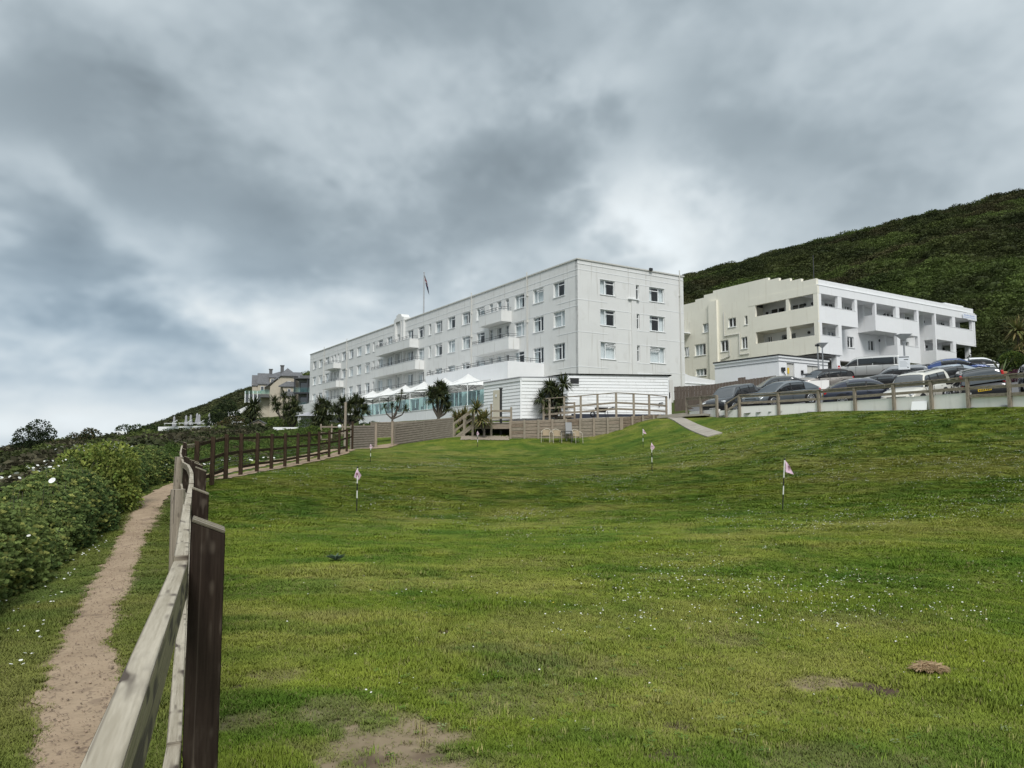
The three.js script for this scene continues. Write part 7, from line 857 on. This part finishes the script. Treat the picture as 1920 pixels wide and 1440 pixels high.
// ---------------------------------------------------------------- turf: grass, daisies, litter
{
  const blade = (n, w, seed) => { const r = rng(seed), pos = []; for (let i = 0; i < n; i++) { const a = r() * 6.28, q = Math.sqrt(r()), x = Math.cos(a) * q, z = Math.sin(a) * q, b = r() * 6.28, h = 0.55 + 0.6 * r(), ll = 0.25 + 0.9 * r(), lx = Math.cos(b) * ll, lz = Math.sin(b) * ll, sx = -Math.sin(b) * w, sz = Math.cos(b) * w, m = 0.55; pos.push(x - sx, -0.15, z - sz, x + sx, -0.15, z + sz, x + lx * 0.4 + sx * 0.8, h * m, z + lz * 0.4 + sz * 0.8, x - sx, -0.15, z - sz, x + lx * 0.4 + sx * 0.8, h * m, z + lz * 0.4 + sz * 0.8, x + lx * 0.4 - sx * 0.8, h * m, z + lz * 0.4 - sz * 0.8, x + lx * 0.4 - sx * 0.8, h * m, z + lz * 0.4 - sz * 0.8, x + lx * 0.4 + sx * 0.8, h * m, z + lz * 0.4 + sz * 0.8, x + lx, h, z + lz); } const g = new THREE.BufferGeometry(); g.setAttribute('position', new THREE.Float32BufferAttribute(pos, 3)); g.computeVertexNormals(); { const nn = g.attributes.normal; for (let i = 0; i < nn.count; i++) { const v = V(nn.getX(i) * 0.35, Math.abs(nn.getY(i)) * 0.35 + 1, nn.getZ(i) * 0.35).normalize(); nn.setXYZ(i, v.x, v.y, v.z); } } g.setAttribute('uv', new THREE.Float32BufferAttribute(new Float32Array(pos.length / 3 * 2), 2)); return g; };
  const gm = new THREE.MeshPhysicalMaterial({ color: 0xffffff, roughness: 0.95, specularIntensity: 0.25, side: THREE.DoubleSide }), r = rng(501), sets = [[], [], []], strip = [[], []];
  const lift = (x, z) => H(x, z) + (z > -9 ? (fbm(x * 2, z * 2, 3) - 0.5) * 0.03 : 0);
  const grow = (x, z, d, k, out) => { const fx = fenceX(z), left = x < fx; if (z < -40 && x > -0.3 && x < 9.6 && z < -46) return; if (parkSide(x, z) > -0.1 && z < -22 && x > 10) return; if (Math.abs(x - 10.35) < 0.75 && z < -37.5 && z > -47.6) return; if (left) { const op = onPath(x, z); if (r() < sst(-0.13, 0.05, op + (fbm(x * 14, z * 14, 3) - 0.5) * 0.22) * 1.02) return; if (z < -23) return; if (x < pathAt(z)[0] - 2.6) return; } let [b, q] = d < 8.5 ? bare(x, z) : [0, 0]; if (r() < b * 0.93 || r() < q * 0.97) return; if (d > 20 && r() < (d - 20) / 24) return; let c = lawnColour(x, z).map(e => e * 1.17); const v = 0.72 + 0.54 * r(); if (r() < 0.05) c = [0.26, 0.23, 0.1]; if (b > 0.15) c = mix3(c, [0.24, 0.2, 0.1], b * 0.7); if (left) c = mix3(c, [0.115, 0.125, 0.045], 0.5); const long = 0.75 + 0.9 * sst(0.45, 0.75, fbm(x * 0.9 + 5, z * 1.1, 3)); out.push([x, lift(x, z), z, k * (0.75 + 0.5 * r()), (left ? 0.024 : 0.027) * long * (0.7 + 0.6 * r()) * (1 - 0.45 * b) * lerp(1, 0.45, sst(10, 34, d)), r() * 6.28, c.map(e => e * v)]); };
  // spacing widens with distance, patch by patch
  for (const [d0, d1, n, k, set] of [[1.6, 4.2, 70000, 0.028, 0], [4.2, 7.5, 105000, 0.034, 0], [7.5, 13, 105000, 0.055, 1], [13, 24, 95000, 0.1, 2], [24, 44, 80000, 0.19, 2]]) for (let i = 0; i < n; i++) { const d = Math.sqrt(lerp(d0 * d0, d1 * d1, r())), u = r(), x = lerp(-0.8 * d - 0.8, 0.78 * d + 1.0, u); grow(x, -d, d, k, sets[set]); }
  sets.forEach((s, i) => scatter('turf', ['short mown grass of the putting lawn close to the fence', 'mown grass of the putting lawn around the flags', 'mown grass of the putting lawn further from the fence'][i], 'grass', blade([13, 14, 14][i], [0.055, 0.05, 0.045][i], 600 + i), s, true, gm));
  // rougher tufts and broad clover leaves that stand out of the mown turf
  { const T = [], K = []; for (let i = 0; i < 2600; i++) { const d = 2.6 + 6.5 * Math.pow(r(), 1.2), x = lerp(-0.2 * d, 0.8 * d, r()), z = -d; if (x < fenceX(z) + 0.15) continue; const n = fbm(x * 1.1 + 77, z * 1.1, 3); if (n < 0.46 && r() < 0.8) continue; const v = 0.8 + 0.5 * r(), c = r() < 0.25 ? [0.34, 0.31, 0.12] : mix3(lawnColour(x, z), [0.26, 0.34, 0.05], 0.4); (r() < 0.7 ? T : K).push([x, lift(x, z), z, 0.014 + 0.02 * r(), 0.03 + 0.03 * r() * n * 2, r() * 6.28, c.map(e => e * v)]); }
    scatter('rough_tufts', 'longer coarse grass tufts standing out of the mown lawn', 'grass', blade(11, 0.06, 640), T, true, gm);
    const cl = []; { const q = rng(641); for (let k = 0; k < 9; k++) { const a = k * 2.4, d = V(Math.cos(a), 0.25, Math.sin(a)).normalize(); cl.push([V(Math.cos(a) * q(), 0.3 + 0.3 * q(), Math.sin(a) * q()), d, V(0, 1, 0), 0.7, 0.55, [1, 1, 1]]); } } scatter('clover', 'small clover leaves growing in the lawn', 'weeds', leafGeo(cl), K.map(k => [k[0], k[1] + 0.008, k[2], k[3] * 0.8, 0.03, k[5], [k[6][0] * 0.6, k[6][1] * 0.8, k[6][2] * 0.9]]), true, leafMat()); }
  // daisies on the lawn
  const D = [], dg = ready(new THREE.CircleGeometry(1, 6)); dg.rotateX(-1.15); for (let i = 0; i < 120000 && D.length < 11000; i++) { const d = 4 + 36 * Math.pow(r(), 0.85), x = lerp(-0.35 * d, 0.75 * d, r()), z = -d, n = fbm(x * 0.35 + 50, z * 0.28, 4), m = fbm(x * 1.7 + 9, z * 1.7, 3), right = sst(-0.2, 0.45, x / d) * 0.12; if (x < fenceX(z) + 0.3 || parkSide(x, z) > -0.5 && z < -22 && x > 10) continue; if (r() > sst(0.55, 0.75, n * 0.6 + m * 0.4 + right - (d < 12 ? (12 - d) * 0.026 : 0)) * 0.75 + 0.015) continue; const k = 0.0052 * (1 + d * 0.036) * (0.5 + 0.9 * r()); D.push([x, lift(x, z) + 0.045, z, k, k, r() * 6.28, r() < 0.05 ? [0.6, 0.48, 0.05] : [0.66, 0.66, 0.6]]); }
  for (let i = 0; i < 900; i++) { const d = 5 + 14 * r(), [c, w] = pathAt(-d), x = c - w - 0.15 - r() * 1.0; if (fbm(x * 3, d * 3, 2) > 0.52) D.push([x, lift(x, -d) + 0.035, -d, 0.009 * (0.7 + r()), 0.009, r() * 6.28, [0.75, 0.75, 0.7]]); }
  scatter('lawn_daisies', 'tiny white daisies scattered over the mown lawn', 'flowers', dg, D, true, std({ color: 0xffffff }));
  // clump of raked dead grass, thistle
  const hay = []; for (let i = 0; i < 700; i++) { const a = r() * 6.28, q = Math.sqrt(r()), x = Math.cos(a) * q * 0.1, z = Math.sin(a) * q * 0.06, b = r() * 6.28, d = V(Math.cos(b), (r() - 0.4) * 0.5, Math.sin(b) * 0.6).normalize(), c = r() < 0.5 ? [0.66, 0.52, 0.34] : [0.5, 0.37, 0.23]; hay.push([V(x, 0.015 + (1 - q * q) * 0.05 * r() + 0.01, z), d, V(0, 1, 0), 0.05 + 0.04 * r(), 0.006, c]); } const hg = solo('dead_grass_clump', leafGeo(hay), leafMat(), 'clump of raked straw-brown dead grass lying on the lawn', 'grass clump'); hg.position.set(2.78, lift(2.78, -5.05) + 0.02, -5.05); hg.rotation.y = -0.25; hg.scale.setScalar(0.8);
  const th = []; for (let i = 0; i < 26; i++) { const a = r() * 6.28; th.push([V(0, 0.02, 0), V(Math.cos(a), 0.35 + 0.6 * r(), Math.sin(a)).normalize(), V(0, 1, 0), 0.13 + 0.05 * r(), 0.03, [0.12, 0.17, 0.12]]); } const tg = solo('thistle', leafGeo(th), leafMat(), 'small grey-green thistle rosette growing in the lawn', 'weed'); tg.position.set(-2.33, lift(-2.33, -9.9), -9.9);
  // stones and crumbs on the path
  const st = []; const sg = ready(new THREE.IcosahedronGeometry(1, 0)); for (let i = 0; i < 2600; i++) { const z = -2.2 - 12 * Math.pow(r(), 1.5), [c, w] = pathAt(z), x = c + (r() * 2 - 1) * w * 1.05, k = 0.003 + 0.009 * r() * r() * r(), v = 0.5 + 0.8 * r(); if (onPath(x, z) > -0.03) st.push([x, lift(x, z) + 0.018, z, k, k * 0.7, r() * 6.28, [0.3 * v, 0.22 * v, 0.16 * v]]); } scatter('path_grit', 'small stones and crumbs of soil on the dirt path', 'grit', sg, st, true, std({ color: 0xffffff }));
}
renderer.render(scene, camera);
